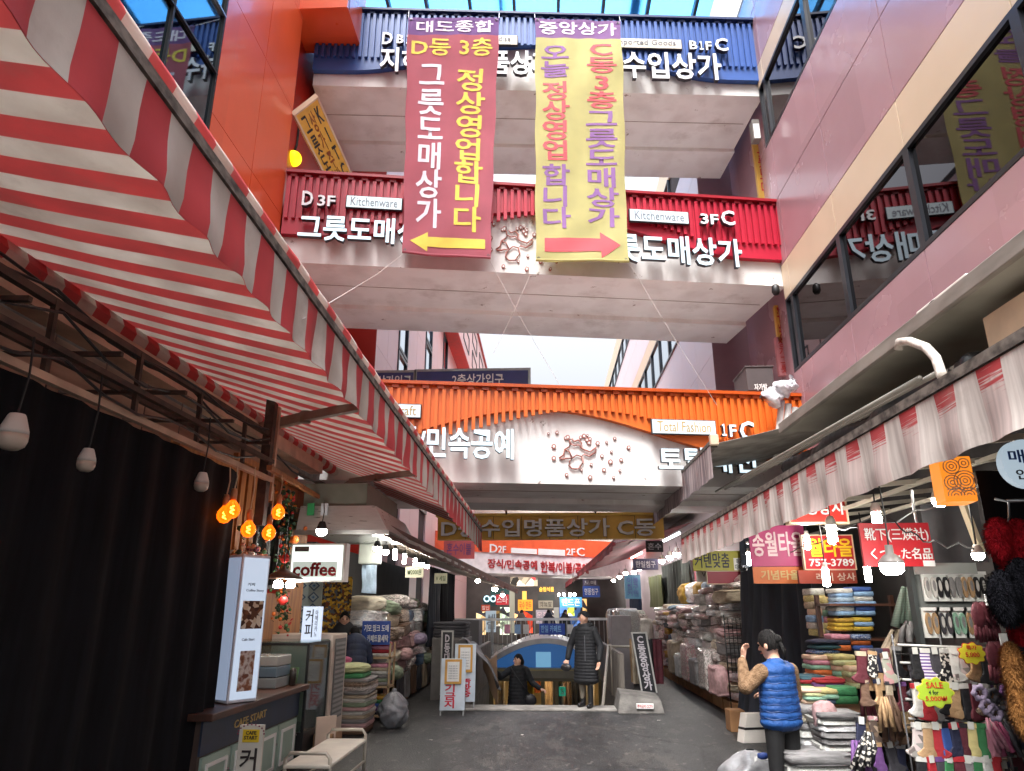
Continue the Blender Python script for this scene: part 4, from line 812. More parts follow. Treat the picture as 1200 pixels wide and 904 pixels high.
# counter
T = thing("cafe_counter", "cafe counter with brown top, navy front strip and mint cabinet doors", "counter", (-3.4, 7.6, 0))
mint = M("mint_paint", (150, 172, 160), rough=.5, var=.06); navyp = M("navy_paint", (40, 52, 76), rough=.5, rgb2=(28, 38, 58), scale=6)
MB().box((-4.0, 6.42, .84), (-2.82, 9.0, .9), dwood).build("counter_top", T, bevel=.008)
mb = MB(); mb.box((-4.0, 6.5, 0), (-2.95, 9.0, .84), M("counter_body", (70, 54, 48), rough=.6)); mb.build("counter_body", T)
mb = MB(); F = FL(-2.95); mb.fbox(F, 6.5, .56, 9.0, .84, .0015, .02, navyp); mb.build("front_strip", T)
m2 = MB(); put_text(m2, F, "CAFE START", (7.15, .68, 7.95, .75), .021, .006, M("letter_gold", (190, 160, 96), rough=.4)); m2.build("lettering", T)
for k in range(4):
    u = 6.55+k*.61; d = MB(); d.fbox(F, u, .06, u+.57, .54, .0015, .025, mint); o = d.build("cabinet_door", T)
    mb = MB()
    for b in ((u+.07, .12, u+.10, .48), (u+.47, .12, u+.50, .48), (u+.10, .45, u+.47, .48), (u+.10, .12, u+.47, .15)): mb.fbox(F, *b, .026, .04, white)
    mb.build("moulding", o); MB().ell(F(u+.53, .36, .035), .014, steel, 8, 6).build("knob", o)
# lit menu column
T = thing("menu_column", "tall white lit menu column with coffee pictures on the cafe counter", "light box", (-2.98, 7.15, .9))
base = aX(288, 832, -2.9); base = Vector((-2.96, 7.05, .905)); rot = .62
ux = Vector((cos(rot), sin(rot), 0)); F = Fr(base, (cos(.98), sin(.98), 0)); H = 1.36
lb_lit = ME("menu_lit", (206, 222, 244), .62); lb_side = ME("menu_side_lit", (176, 194, 224), .42)
mb = MB(); mb.fbox(F, -.02, 0, .30, H, -.24, 0, M("column_frame", (206, 206, 214), rough=.4)); mb.build("housing", T, bevel=.01)
mb = MB(); mb.fbox(F, .0, .03, .28, H-.03, .001, .008, lb_lit); mb.build("lit_face", T)
F2 = Fr(F(-.02, 0, -.24), F.n); mb = MB(); mb.fbox(F2, .02, .03, .22, H-.03, .001, .008, lb_side); mb.build("lit_side", T)
mb = MB(); mb.fbox(F, .03, .66, .26, .92, .009, .013, MP("coffee_beans_print", [(70, 40, 26), (120, 76, 46), (214, 196, 170), (96, 58, 36), (226, 214, 196)], 24)); mb.build("picture", T)
mb = MB(); mb.fbox(F, .06, .1, .22, .46, .009, .013, MP("coffee_cup_print", [(96, 58, 44), (150, 100, 74), (216, 206, 200), (120, 70, 52)], 11, kind='noise')); mb.build("picture", T)
m2 = MB(); put_text(m2, F, "Coffee Story", (.05, 1.0, .25, 1.03), .009, .003, let_grey); put_text(m2, F, "커피", (.06, 1.06, .14, 1.09), .009, .003, black); put_text(m2, F, "Cafe Start", (.06, .55, .2, .575), .009, .003, let_grey); m2.build("lettering", T)
# small signs
F = FY(6.35); b = F.pb(277, 850, 305, 935)
sign("menu_stand", "white standing sign with yellow emblem at the cafe counter's near corner", "sign", F, b, .04, M("sign_cream", (206, 200, 188), rough=.6), [("CAFE\nSTART", (.24, .8, .8, .92), M("letter_brown2", (60, 44, 26))), (V_("커피"), (.16, .05, .84, .68), M("letter_dark", (40, 30, 30)))],
     panels=[((.16, .76, .86, .94), M("emblem_yellow", (226, 190, 40)))])
o = bpy.data.objects["menu_stand"]
for k in range(11): a = pi*k/10; MB().fbox(F, *(lambda u, v: (u-.006, v-.006, u+.006, v+.006))((b[0]+b[2])/2-.11*cos(a), b[1]+(b[3]-b[1])*.88+.07*sin(a)), .002, .006, M("ray_plum", (130, 60, 80))).build("emblem_ray", o)
F = FY(8.5); b = F.pb(340, 637, 405, 682)
csl = ME("coffee_lit", (232, 246, 236), 1.7)
T = sign("coffee_sign", "lit white box sign reading coffee in red hanging over the cafe", "sign", F, b, .16, M("box_white", (214, 214, 210), rough=.4))
MB().fbox(F, *sub(b, .03, .05, .94, .95), .001, .012, csl).build("lit_face", T, bevel=.004); MB().fbox(F, *sub(b, .06, .12, .86, .52), .013, .016, ME("grey_patch", (190, 200, 190), .75)).build("panel", T)
MB().fbox(F, *sub(b, .07, .78, .33, .92), .013, .016, M("patch_dim", (110, 110, 106))).build("panel", T)
m2 = MB(); put_text(m2, F, "coffee", sub(b, .07, .14, .85, .5), .017, .004, M("coffee_red", (150, 24, 36), rough=.5), bold=.03); m2.build("lettering", T)
F = FY(9.6); b = F.pb(354, 711, 376, 752); T = sign("counter_sign", "small lit white sign with vertical dark letters on the white cooler", "sign", F, b, .06, ME("sign_lit", (206, 220, 244), .8), [(V_("커피"), (.18, .12, .58, .92), M("letter_dark", (40, 30, 30))), (V_("아메리카노"), (.68, .15, .84, .9), let_grey)])
# wares of the cafe
def roundbox(a, b, mat, name, label=None, cat=None, bev=.012, parent=None, group=None): mb = MB(); mb.box(a, b, mat); return mb.build(name, parent, label, cat, group, bevel=bev)
T = thing("glass_case", "glass display case with dark frame at the cafe counter's far end", "display case", (-3.3, 9.4, 0))
clear = MG("clear_glass", (200, 222, 214), .08); 
MB().box((-3.75, 9.02, 0), (-2.86, 9.9, .36), black).build("base", T)
mb = MB()
for x in (-3.72, -2.88):
    for y in (9.04, 9.88): mb.bar((x, y, .36), (x, y, 1.34), .03, .03, black)
mb.bar((-2.88, 9.04, 1.34), (-2.88, 9.88, 1.34), .03, .03, black); mb.bar((-3.72, 9.04, 1.34), (-2.88, 9.04, 1.34), .03, .03, black); mb.build("frame", T)
mb = MB(); mb.box((-2.885, 9.06, .37), (-2.875, 9.86, 1.33), clear); mb.box((-3.7, 9.035, .37), (-2.9, 9.045, 1.33), clear); mb.build("glass_panes", T)
MB().box((-3.72, 9.04, 1.355), (-2.88, 9.88, 1.37), clear).build("glass_top", T)
MB().box((-3.7, 9.07, .8), (-2.92, 9.86, .815), clear).build("glass_shelf", T)
MB().lathe((-3.15, 9.3, .816), [(.06, 0), (.075, .1), (.085, .24)], M("cup_lime", (170, 186, 110), rough=.4), 14).build("paper_cups", label="stack of lime green cups inside the glass display case", cat="cups")
MB().lathe((-3.4, 9.55, .37), [(.1, 0), (.11, .12), (.1, .3), (.06, .34)], M("jar_grey", (130, 140, 140), rough=.2), 14).build("glass_jar", label="grey jar on the bottom of the glass display case", cat="jar")
T = thing("air_cooler", "beige boxy cooler with a dark grille beyond the glass case", "cooler", (-3.3, 10.3, 0))
MB().box((-3.75, 10.0, 0), (-2.86, 10.7, 1.42), M("cooler_beige", (206, 190, 176), rough=.5)).build("cabinet", T, bevel=.015)
F = FL(-2.86); mb = MB(); mb.fbox(F, 10.1, .35, 10.6, 1.36, .001, .012, M("grille_grey", (104, 104, 104), rough=.5)); mb.build("grille", T)
mb = MB()
for k in range(16): mb.fbox(F, 10.12, .38+k*.06, 10.58, .41+k*.06, .0125, .02, M("grille_bar", (150, 150, 148)))
mb.build("grille_bars", T)
for i, (y, z, m_) in enumerate(((8.35, .905, (196, 204, 206)), (8.35, 1.02, (150, 176, 196)), (8.35, 1.135, (214, 214, 210)))):
    roundbox((-3.5, y, z), (-3.0, y+.45, z+.11), MG("tub_%d" % i, m_, .55, .2), "storage_tub", ("bottom", "middle", "top")[i]+" clear storage tub of the stack on the cafe counter", "storage tub", group="storage tubs on the counter")
MB().lathe((-2.95, 8.75, .905), [(.04, 0), (.04, .16), (.02, .19)], M("bottle_dark", (50, 44, 40), rough=.3), 12).build("syrup_bottle", label="dark bottle beside the storage tubs on the cafe counter", cat="bottle")
roundbox((-3.85, 6.6, .905), (-3.1, 6.95, 2.0), M("green_cabinet", (70, 90, 82), rough=.4), "fridge", "grey green glass fronted fridge behind the lit menu column", "fridge")
roundbox((-2.84, 9.35, 0), (-2.6, 9.8, .3), M("carton_brown", (150, 118, 88), rough=.8), "wooden_crate", "low brown wooden crate at the foot of the glass case", "crate")
mb = MB(); F = FY(9.3, .9); b = (-2.86, 0, -2.6, .42); mb.fbox(Fr((-2.78, 9.25, 0), (.75, .66, 0)), 0, 0, .26, .5, -.02, 0, M("board_pink", (206, 184, 166), rough=.7)); mb.build("leaning_board", label="pale board leaning on the crate by the glass case", cat="board")
# hood
T = thing("steel_hood", "wide stainless steel hood hanging over the cafe behind the bulbs", "hood", (-3.0, 10.4, 2.75)); shiny = M("brushed_steel", (206, 208, 208), rough=.3, metal=.7, var=.05, scale=6, stretch=(1, 1, 6))
mb = MB(); mb.hexa([(-3.42, 9.75, 2.78), (-2.15, 9.75, 2.78), (-2.15, 12.0, 2.78), (-3.42, 12.0, 2.78), (-3.4, 9.8, 3.12), (-2.35, 9.8, 3.12), (-2.35, 12.0, 3.12), (-3.4, 12.0, 3.12)], shiny); mb.box((-3.4, 9.9, 3.121), (-2.5, 12, 3.45), M("duct_green", (120, 128, 118), rough=.5)); mb.build("hood_body", T)
MB().box((-3.44, 9.72, 2.72), (-2.13, 9.78, 2.779), steel).build("hood_lip", T)
F = FY(9.70); b = F.pb(359, 590, 366, 603)
for px, m_, nm in ((360, M("tag_green", (50, 150, 90)), "green"), (376, M("tag_white", (206, 216, 226)), "white")):
    b = F.pb(px, 590, px+8, 604); MB().fbox(F, *b, -.02, 0, m_).build("paper_note", label="%s paper note stuck on the steel hood" % nm, cat="note")
# rugs on the wall
def rug(name, label, F, b, mat, border=None):
    mb = MB(); mb.grid(lambda u, v: F(b[0]+(b[2]-b[0])*u, b[1]+(b[3]-b[1])*v, .03*nz(u*3, v*3)), 8, 14, mat, thick=.015); o = mb.build(name, label=label, cat="rug"); return o
F = FY(12.66); b = F.pb(342, 680, 376, 748)
o = rug("hanging_rug", "grey blue rug with diamond pattern hung behind the coffee sign", F, b, M("rug_grey", (160, 168, 160), rough=.9))
mb = MB(); bd = M("rug_blue", (74, 92, 116), rough=.9); bl_ = M("rug_sky", (120, 150, 172), rough=.9)
for i in range(2):
    for j in range(5):
        cu = b[0]+(b[2]-b[0])*(.27+.46*i); cv = b[1]+(b[3]-b[1])*(.1+.2*j); w_, h_ = (b[2]-b[0])*.2, (b[3]-b[1])*.095
        for k, (s_, m_) in enumerate(((1, bd), (.7, M("rug_grey", (160, 168, 160))), (.45, bl_), (.2, bd))): mb.prism(F, [(cu-w_*s_, cv), (cu, cv-h_*s_), (cu+w_*s_, cv), (cu, cv+h_*s_)], .03, .036+.002*k, m_)
mb.build("diamond_pattern", o)
F = FY(12.7); rug("hanging_rug", "golden brown speckled rug hung right of the diamond rug", F, F.pb(377, 676, 411, 748), MP("rug_gold", [(150, 110, 30), (196, 150, 40), (60, 46, 40), (206, 166, 60), (110, 60, 30), (84, 90, 96)], 26))
roundbox((-4.7, 12.8, 0), (-4.1, 22, 2.9), M("stall_back", (64, 62, 62), rough=.9), "stall_partition", "dim grey partition behind the left bedding piles", "partition")
# bench / trolley
T = thing("metal_bench", "low cream bench with bent tube handles by the cafe counter", "bench", (-2.2, 8.6, 0))
MB().box((-2.5, 7.35, .31), (-2.05, 8.8, .345), M("bench_cream", (214, 208, 194), rough=.5)).build("seat", T, bevel=.012)
tubem = M("tube_cream", (190, 182, 168), rough=.4, metal=.3)
for y in (7.38, 8.77): MB().tube([(-2.49, y, 0), (-2.49, y, .39), (-2.45, y, .44), (-2.10, y, .44), (-2.06, y, .39), (-2.06, y, 0)], .018, tubem, n=10).build("leg_frame", T)
mb = MB(); mb.bar((-2.06, 7.38, .12), (-2.06, 8.77, .12), .02, .02, tubem); mb.bar((-2.49, 7.38, .12), (-2.49, 8.77, .12), .02, .02, tubem); mb.build("stretcher", T)
# ================================================================== FABRICS
FAB = {}
def fab(w_, rgb, rgb2=None, pat=None, **k):
    nm = "cloth_"+w_.replace(" ", "_"); FAB[w_] = MP(nm, pat, k.get("scale", 16), kind=k.get("kind", 'voronoi'), coat=k.get("coat", 0), rough=.55) if pat else M(nm, rgb, rough=.7, rgb2=rgb2 or tuple(int(c*.8) for c in rgb), scale=5, bump=.4, bscale=26)
fab("pale blue", (168, 190, 210)); fab("white", (214, 212, 206)); fab("grey", (140, 138, 138)); fab("dusty pink", (200, 160, 160)); fab("beige", (190, 174, 150)); fab("brown", (112, 84, 66)); fab("charcoal", (66, 64, 70)); fab("cream", (216, 206, 184)); fab("sage green", (140, 156, 130)); fab("steel blue", (88, 112, 140)); fab("lilac", (170, 156, 184)); fab("mustard", (186, 144, 50)); fab("teal", (44, 84, 96))
fab("flowered grey", 0, pat=[(150, 146, 140), (196, 190, 184), (120, 110, 106), (206, 190, 186)], scale=26, coat=.5); fab("flowered pink", 0, pat=[(196, 150, 150), (222, 206, 200), (190, 140, 144), (170, 170, 154)], scale=26, coat=.5); fab("checked brown", 0, pat=[(120, 100, 84), (160, 140, 120), (84, 70, 62)], scale=26); fab("mottled white", 0, pat=[(196, 196, 192), (220, 220, 216), (150, 156, 150), (200, 194, 186)], scale=30, coat=.6, kind='noise')
fab("wrapped white", 0, pat=[(226, 226, 226), (196, 200, 204), (236, 232, 228), (176, 176, 178)], scale=7, kind='noise', coat=.9); fab("wrapped pink", 0, pat=[(222, 190, 190), (206, 200, 200), (200, 156, 160), (230, 216, 214)], scale=8, kind='noise', coat=.9); fab("wrapped grey", 0, pat=[(170, 170, 172), (206, 208, 210), (140, 140, 144), (190, 186, 182)], scale=8, kind='noise', coat=.9)
def superbox(seed, layers=3, soft=.32, crumple=.03, n=30, m=24):
    s = MB(); r_ = random.Random(seed); o = r_.uniform(0, 50)
    def sg(a, e): return math.copysign(abs(a)**e, a)
    def fn(u, v):
        th = 2*pi*u; ph = pi*(v-.5); c = sg(cos(ph), soft); z = sg(sin(ph), soft*1.2)
        x, y = c*sg(cos(th), soft)*.5, c*sg(sin(th), soft)*.5
        k = 1+(.05*abs(cos((z+.12*nz(x*2+o, y*2))*pi*layers*.5))**.6-.03 if layers else 0)+crumple*2*nz(x*5+o, y*5, z*4)+crumple*.9*nz(x*13+o, y*13, z*11)
        return Vector((x*k, y*k, .5+.5*z*(1+crumple*2*nz(x*3+o, y*3, 1))))
    s.grid(fn, n, m, FAB["white"]); return s
def proto(name, mbx, **k):
    o = mbx.build(name, loc=(0, 0, 0)); return o
PROTO = {"folded_quilt": [superbox(1, 5, .2, .05), superbox(2, 4, .2, .05), superbox(3, 6, .18, .05)], "pillow": [superbox(4, 0, .6, .05), superbox(5, 0, .55, .07)], "packed_blanket": [superbox(6, 7, .2, .06), superbox(7, 6, .2, .07), superbox(71, 9, .16, .06)], "folded_blanket": [superbox(8, 1, .22, .03), superbox(9, 2, .2, .04)], "folded_towel": [superbox(10, 1, .2, .02, 14, 10), superbox(11, 2, .22, .03, 14, 10)], "bolster": [superbox(12, 0, .75, .04)]}
MESHES = {k: [] for k in PROTO}
for k, L in PROTO.items():
    for q in L:
        me = q.build(k, loc=(0, 0, 0)); MESHES[k].append(me.data); bpy.data.objects.remove(me)
def item(kind, loc, size, word, label, cat, group, rz=0., tilt=(0, 0)):
    o = bpy.data.objects.new(kind, rnd.choice(MESHES[kind])); COL.objects.link(o); o.location = loc; o.scale = size; o.rotation_euler = (tilt[0], tilt[1], rz); WL[o] = Vector(loc)
    o.material_slots[0].link = 'OBJECT'; o.material_slots[0].material = FAB[word] if word in FAB else MATS[word]
    return tag(o, label, cat, group)
CATN = {"folded_quilt": "quilt", "pillow": "pillow", "packed_blanket": "blanket", "folded_blanket": "blanket", "folded_towel": "towel", "bolster": "cushion"}
def pile(where, base, kinds, words_, w_, d_, hs, rz=0., jit=.03, group=None, n=None, top=None):
    """a pile of folded bedding, every piece a thing; label = colour + kind + height in the pile + which pile"""
    x, y, z = base; seq = []
    n = n or len(hs)
    for i in range(n):
        k = rnd.choice(kinds) if not (top and i == n-1) else top; h = hs[i % len(hs)]*rnd.uniform(.88, 1.12); wd = rnd.choice(words_)
        item(k, (x+rnd.uniform(-jit, jit), y+rnd.uniform(-jit, jit), z), (w_*rnd.uniform(.84, 1.1), d_*rnd.uniform(.8, 1.06), h*1.12), wd,
             "%s %s, %s up in the %s" % (wd, k.replace("_", " "), ORD[i+1], where), CATN[k], group, rz+rnd.uniform(-.1, .1), (rnd.uniform(-.05, .05), rnd.uniform(-.07, .07)))
        z += h
    return z
# left bedding piles on tables
LW = ["pale blue", "white", "grey", "dusty pink", "beige", "brown", "flowered grey", "flowered grey", "checked brown", "cream", "sage green", "steel blue", "mottled white", "beige", "wrapped white", "wrapped grey", "wrapped white"]
for i in range(9):
    y = 13.2+i*1.02
    T = thing("stall_table", "%s low wooden table under the left bedding piles, counting from cafe" % ORD[i+1], "table", (-3.3, y, 0), "tables of the left bedding stalls")
    MB().box((-3.75, y-.48, .46), (-2.85, y+.48, .52), ply).build("table_top", T)
    for a in (-3.7, -2.9):
        for b in (y-.43, y+.43): MB().box((a-.025, b-.025, 0), (a+.025, b+.025, .46), ply).build("leg", T)
    z = pile("%s left bedding pile past the cafe" % ORD[i+1], (-3.28, y, .525), ["folded_quilt", "packed_blanket", "folded_quilt"], LW, .82, .92, [.24, .2, .27, .22, .25], group="bedding on the left stalls", n=6 if i < 6 else 5, top="pillow", jit=.05)
for i in range(6):
    y = 13.6+i*1.3; wd = rnd.choice(["dusty pink", "pale blue", "sage green", "white", "lilac"])
    item("bolster", (-2.78+rnd.uniform(-.05, .05), y, .53+.24*(i % 3)), (.3, .45, .24), wd, "%s cushion, %s of those leaning before the left bedding piles" % (wd, ORD[i+1]), "cushion", "cushions before the left bedding piles")
for i in range(9):
    y = 14.2+i*.72; wd = ["charcoal", "grey", "brown", "charcoal", "beige", "grey", "flowered grey", "dusty pink", "flowered pink"][i]
    curtain("hanging_blanket", "%s blanket hanging from the %s place on the left table fronts" % (wd, ORD[i+1]), [(-2.8, y), (-2.8, y+.62)], .08, .56 if i % 2 else .62, FAB[wd], amp=.035, wl=.22, nz_=8, cat="blanket", group="blankets hanging on the left table fronts")
for i in range(3):
    y = 17.4+i*1.5; curtain("black_curtain", "%s of three black curtains hanging over the far left stalls" % ("nearest", "middle", "farthest")[i], [(-2.75-.0*i, y), (-2.72, y+1.4)], .9, 2.72, blackcl if i else navycl, amp=.07, wl=.3)
# blanket stack on the ground
p = aZ(412, 858, 0); z = .0; ST = ["brown", "dusty pink", "grey", "beige", "white", "dusty pink", "sage green", "white", "beige", "grey", "flowered grey", "checked brown", "grey"]
for i, wd in enumerate(ST):
    h = .055 if i else .1; item("folded_blanket", (-2.95+rnd.uniform(-.02, .02), 11.5+rnd.uniform(-.03, .03), z), (.62, .66, h*1.15), wd, "%s folded blanket, %s from the bottom of the ground stack by the cooler" % (wd, ORD[i+1]), "blanket", "blankets stacked on the ground by the cooler", rnd.uniform(-.06, .06)); z += h
fab("bright green", (70, 150, 96)); fab("pale lime", (206, 212, 160)); fab("rose", (200, 100, 140))
item("folded_blanket", (-3.0, 11.5, z), (.56, .6, .07), "bright green", "bright green folded blanket near the top of the ground stack by the cooler", "blanket", "blankets stacked on the ground by the cooler"); z += .06
item("pillow", (-3.0, 11.5, z), (.6, .62, .14), "pale lime", "pale lime pillow lying on the ground stack by the cooler", "pillow", None, .2)
item("pillow", (-3.2, 11.7, z+.1), (.3, .35, .12), "rose", "small rose pillow behind the pale lime pillow by the cooler", "pillow", None, .4)
# grey plastic bag on the ground
def sack(name, label, c, r_, h, mat, seed, cat="bag", knot=True):
    mb = MB()
    def fn(u, v):
        th = 2*pi*u; a = v; prof = (sin(pi*min(1, a*.93+.06))**.55)*(1 if a < .6 else 1-.25*(a-.6))
        k = prof*(1+.10*sin(th*5+6*nz(a*3, seed))+.16*nz(cos(th)*2.2+seed, sin(th)*2.2, a*3.5)+.07*nz(cos(th)*6+seed, sin(th)*6, a*9))
        return Vector(c)+Vector((r_*k*cos(th), r_*k*sin(th)*.9, h*(a**1.05)))
    mb.grid(fn, 40, 22, mat); o = mb.build(name, label=label, cat=cat)
    if knot: m2 = MB(); m2.ell(Vector(c)+Vector((0, 0, h*.99)), (.04, .04, .05), mat, 10, 7, lambda d: 1+.3*nz(d.x*4, d.y*4, d.z*4)); m2.build("knot", o)
    return o
silver = M("silver_plastic", (128, 130, 136), rough=.3, rgb2=(116, 118, 124), scale=8, bump=.5, bscale=18, coat=.3)
q = aZ(456, 856, 0); sack("plastic_bag", "grey plastic bag tied shut on the ground by blanket stack", (q.x, q.y+.25, .0), .23, .52, silver, 3.)
# shelf of towels by the seller
T = thing("towel_shelf", "small pale wooden shelf of folded cloths beside the navy jacket", "shelf", (-2.9, 12.9, 0)); pw = M("pale_wood", (176, 150, 116), rough=.6)
for z in (.06, .5, .95): MB().box((-3.25, 12.55, z), (-2.6, 12.95, z+.03), pw).build("shelf_board", T)
for x in (-3.25, -2.63):
    for y in (12.55, 12.92): MB().box((x, y, 0), (x+.03, y+.03, 1.2), pw).build("post", T)
fab("red", (180, 40, 50)); fab("yellow", (216, 180, 60)); fab("blue", (60, 90, 160)); fab("green", (60, 130, 80)); fab("navy", (36, 40, 66)); fab("orange", (214, 110, 50)); fab("light blue", (140, 176, 214)); fab("pink", (220, 150, 170)); fab("pale yellow", (220, 206, 140)); fab("mint", (150, 196, 170)); fab("maroon", (92, 32, 44)); fab("purple", (110, 70, 130)); fab("tan", (186, 150, 110)); fab("black", (26, 26, 30))
fab("striped pastel", 0, pat=[(220, 150, 160), (214, 206, 150), (150, 190, 160), (226, 190, 150)], scale=9, kind='wave'); fab("striped purple", 0, pat=[(226, 220, 226), (110, 80, 150)], scale=14, kind='wave'); fab("dotted black", 0, pat=[(22, 22, 26), (26, 26, 30), (30, 28, 32), (206, 200, 190)], scale=60); fab("patterned blue", 0, pat=[(40, 60, 120), (60, 110, 170), (30, 36, 70), (200, 206, 214)], scale=30)
for lvl, (z0, wl_) in enumerate(((.09, ["navy", "purple", "blue", "green", "mustard"]), (.53, ["grey", "sage green", "grey", "white", "beige", "pink"]), (.98, ["white", "red", "pink", "red"]))):
    z = z0
    for i, wd in enumerate(wl_):
        item("folded_towel", (-2.8, 12.76, z), (.3, .34, .062), wd, "%s folded cloth, %s up on the %s board of the pale wooden shelf" % (wd, ORD[i+1], ("bottom", "middle", "top")[lvl]), "cloth", "cloths on the pale wooden shelf"); z += .056
F = FY(12.5); b = F.pb(424, 728, 457, 756); sign("stall_sign", "blue stall sign with white lettering behind the navy jacket", "sign", F, b, .03, M("sign_blue", (34, 66, 140), rough=.5), [("기모.밍크 도매", (.08, .55, .95, .85), white), ("카페트물세탁", (.2, .12, .95, .42), white)])
for px_, tx, Y_, lb in (((475, 664, 496, 677), "₩2000원", 13.6, "yellowish price card hanging under the left stall lamps"), ((509, 672, 524, 684), "V 세일", 16.9, "white price card hanging before the left black curtains")):
    F = FY(Y_); sign("price_card", lb, "card", F, F.pb(*px_), .01, M("card_cream", (206, 204, 176), rough=.7), [(tx, (.12, .25, .88, .75), M("letter_green", (60, 80, 40)))])
curtain("hanging_cloth", "pale blue cloth hanging right of the coffee sign", [(-3.0, 11.9), (-2.95, 12.7)], 2.0, 2.62, FAB["pale blue"], amp=.05, wl=.3, cat="cloth")
mb = MB(); F = FY(11.8); mb.fbox(F, *F.pb(420, 637, 443, 661), -.3, 0, M("white_crate", (190, 196, 186), rough=.5)); mb.build("wall_heater", label="white louvred box hanging right of the coffee sign", cat="heater", bevel=.02)
# ================================================================== RIGHT BEDDING STALLS
RW = ["white", "flowered grey", "flowered pink", "dusty pink", "flowered pink", "mottled white", "beige", "grey", "flowered grey", "pale blue", "cream", "wrapped white", "wrapped pink", "wrapped grey", "wrapped white", "wrapped pink"]
carton = M("carton", (164, 120, 80), rough=.8, rgb2=(136, 98, 64), scale=3)
for i in range(10):
    y = 13.75+i*.92
    roundbox((3.2, y-.42, .0), (4.0, y+.42, .2+.03*(i % 2)), carton, "flat_carton", "%s flat brown carton under the right bedding piles, counting from the near end" % ORD[i+1], "carton", group="cartons under the right bedding piles")
    hs = [.15, .12, .17, .11, .14, .2]
    pile("%s right bedding pile from the near end" % ORD[i+1], (3.6, y, .24), ["packed_blanket", "folded_quilt", "packed_blanket"], RW if i != 7 else ["mustard", "teal", "steel blue", "white", "grey", "mustard"], .78, .84, hs, group="bedding on the right stalls", n=13 if i < 3 else 11, top="pillow", jit=.07)
for i in range(7):
    y = 13.8+i*1.0; wd = ["wrapped white", "mottled white", "wrapped white", "pale blue", "mustard", "wrapped white", "mustard"][i]
    item("pillow", (3.95, y, 1.82), (.8, 1.0, .6), wd, "%s bulky pillow bag, %s along the back top of the right bedding piles" % (wd, ORD[i+1]), "pillow", "pillow bags behind the right bedding piles")
for i in range(6):
    y = 14.0+i*.9; wd = ["dusty pink", "flowered grey", "grey", "flowered pink", "white", "beige"][i]
    item("packed_blanket", (3.14, y, .26), (.3, .7, .75 if i % 2 else .5), wd, "%s bundle on the carton edge, %s along the right bedding piles" % (wd, ORD[i+1]), "bundle", "bundles before the right bedding piles")
T = thing("wire_basket", "black wire grid screen before the nearest right bedding pile", "wire grid", (3.15, 13.2, .6))
F = FY(13.25); mb = MB()
for k in range(9): mb.tube([F(3.12+k*.07, .7, 0), F(3.12+k*.07, 1.6, 0)], .007, black, n=5)
for k in range(12): mb.tube([F(3.12, .7+k*.08, 0), F(3.68, .7+k*.08, 0)], .007, black, n=5)
mb.build("wire_mesh", T); MB().tube([F(3.12, 0, 0), F(3.12, 1.65, 0), F(3.68, 1.65, 0), F(3.68, 0, 0)], .012, black, n=6).build("frame", T)
maroonp = M("maroon_board", (150, 44, 62), rough=.5, var=.08)
mb = MB(); mb.box((3.95, 13.9, 2.35), (4.05, 19.6, 3.5), maroonp); mb.build("wall_panel", label="maroon wall panel above the right bedding piles", cat="panel")
F = FY(14.2); sign("shop_sign", "olive yellow curtain sign with dark letters above the right bedding piles", "sign", F, F.pb(812, 646, 873, 669), .05, M("sign_olive", (170, 164, 56), rough=.5), [("커텐맞춤", (.03, .14, .7, .9), M("letter_navy", (40, 44, 60))), ("특가\n대매출", (.8, .05, .97, .6), black)], panels=[((.78, .02, .99, .64), white)])
F = FY(14.25); sign("shop_sign", "maroon sign strip directly under the olive yellow curtain sign", "sign", F, F.pb(829, 670, 873, 684), .04, maroonp, [], edge=(.015, cream))
F = FY(14.5); sign("paper_sheet", "white paper sheet stuck on the maroon panel under olive sign", "paper", F, F.pb(816, 668, 848, 682), .01, M("paper_white", (206, 206, 204), rough=.7), [("V", (.2, .4, .35, .8), black)])
curtain("black_curtain", "large black cloth draped over the stall behind the blue vest", [(3.7, 13.3), (3.35, 12.6), (3.3, 11.4), (3.55, 10.4), (3.65, 9.3)], .06, lambda u: 2.45-.25*u+.05*sin(u*20), navycl, amp=.14, wl=.42, nz_=24, bulge=lambda u, v: .25*sin(pi*min(1, u*1.25))*(1-v)**1.5)
curtain("black_curtain", "black cloth hanging in slanting folds left of the magenta towel sign", [(3.75, 14.0), (3.85, 12.2)], lambda u: 2.0, lambda u: 3.1, navycl, amp=.08, wl=.3)
greyc = M("grey_green_cloth", (74, 78, 74), rough=.85, rgb2=(54, 58, 56), scale=3, stretch=(3, 3, .3)); bluec = M("blue_curtain", (34, 54, 84), rough=.85)
curtain("grey_curtain", "dark grey green curtain left of the maroon wall panel", [(3.9, 20.0), (3.9, 24.5)], 1.9, 3.1, greyc, amp=.07, wl=.5)
curtain("blue_curtain", "dark blue curtain farther along the right stalls", [(3.3, 26), (3.3, 29)], 1.2, 2.9, bluec, amp=.06, wl=.5)
curtain("green_curtain", "olive green curtain between grey curtain and blue sign column", [(3.7, 23.6), (3.6, 25.6)], 1.8, 2.8, M("olive_cloth", (96, 100, 70), rough=.85), amp=.06, wl=.5)
F = FY(24); sign("stall_sign", "teal lit sign column with dark rows of lettering far right", "sign", F, F.pb(732, 674, 751, 702), .05, ME("teal_lit", (70, 120, 150), .35), [("이불\n침구\n커텐", (.15, .1, .85, .9), navy)])
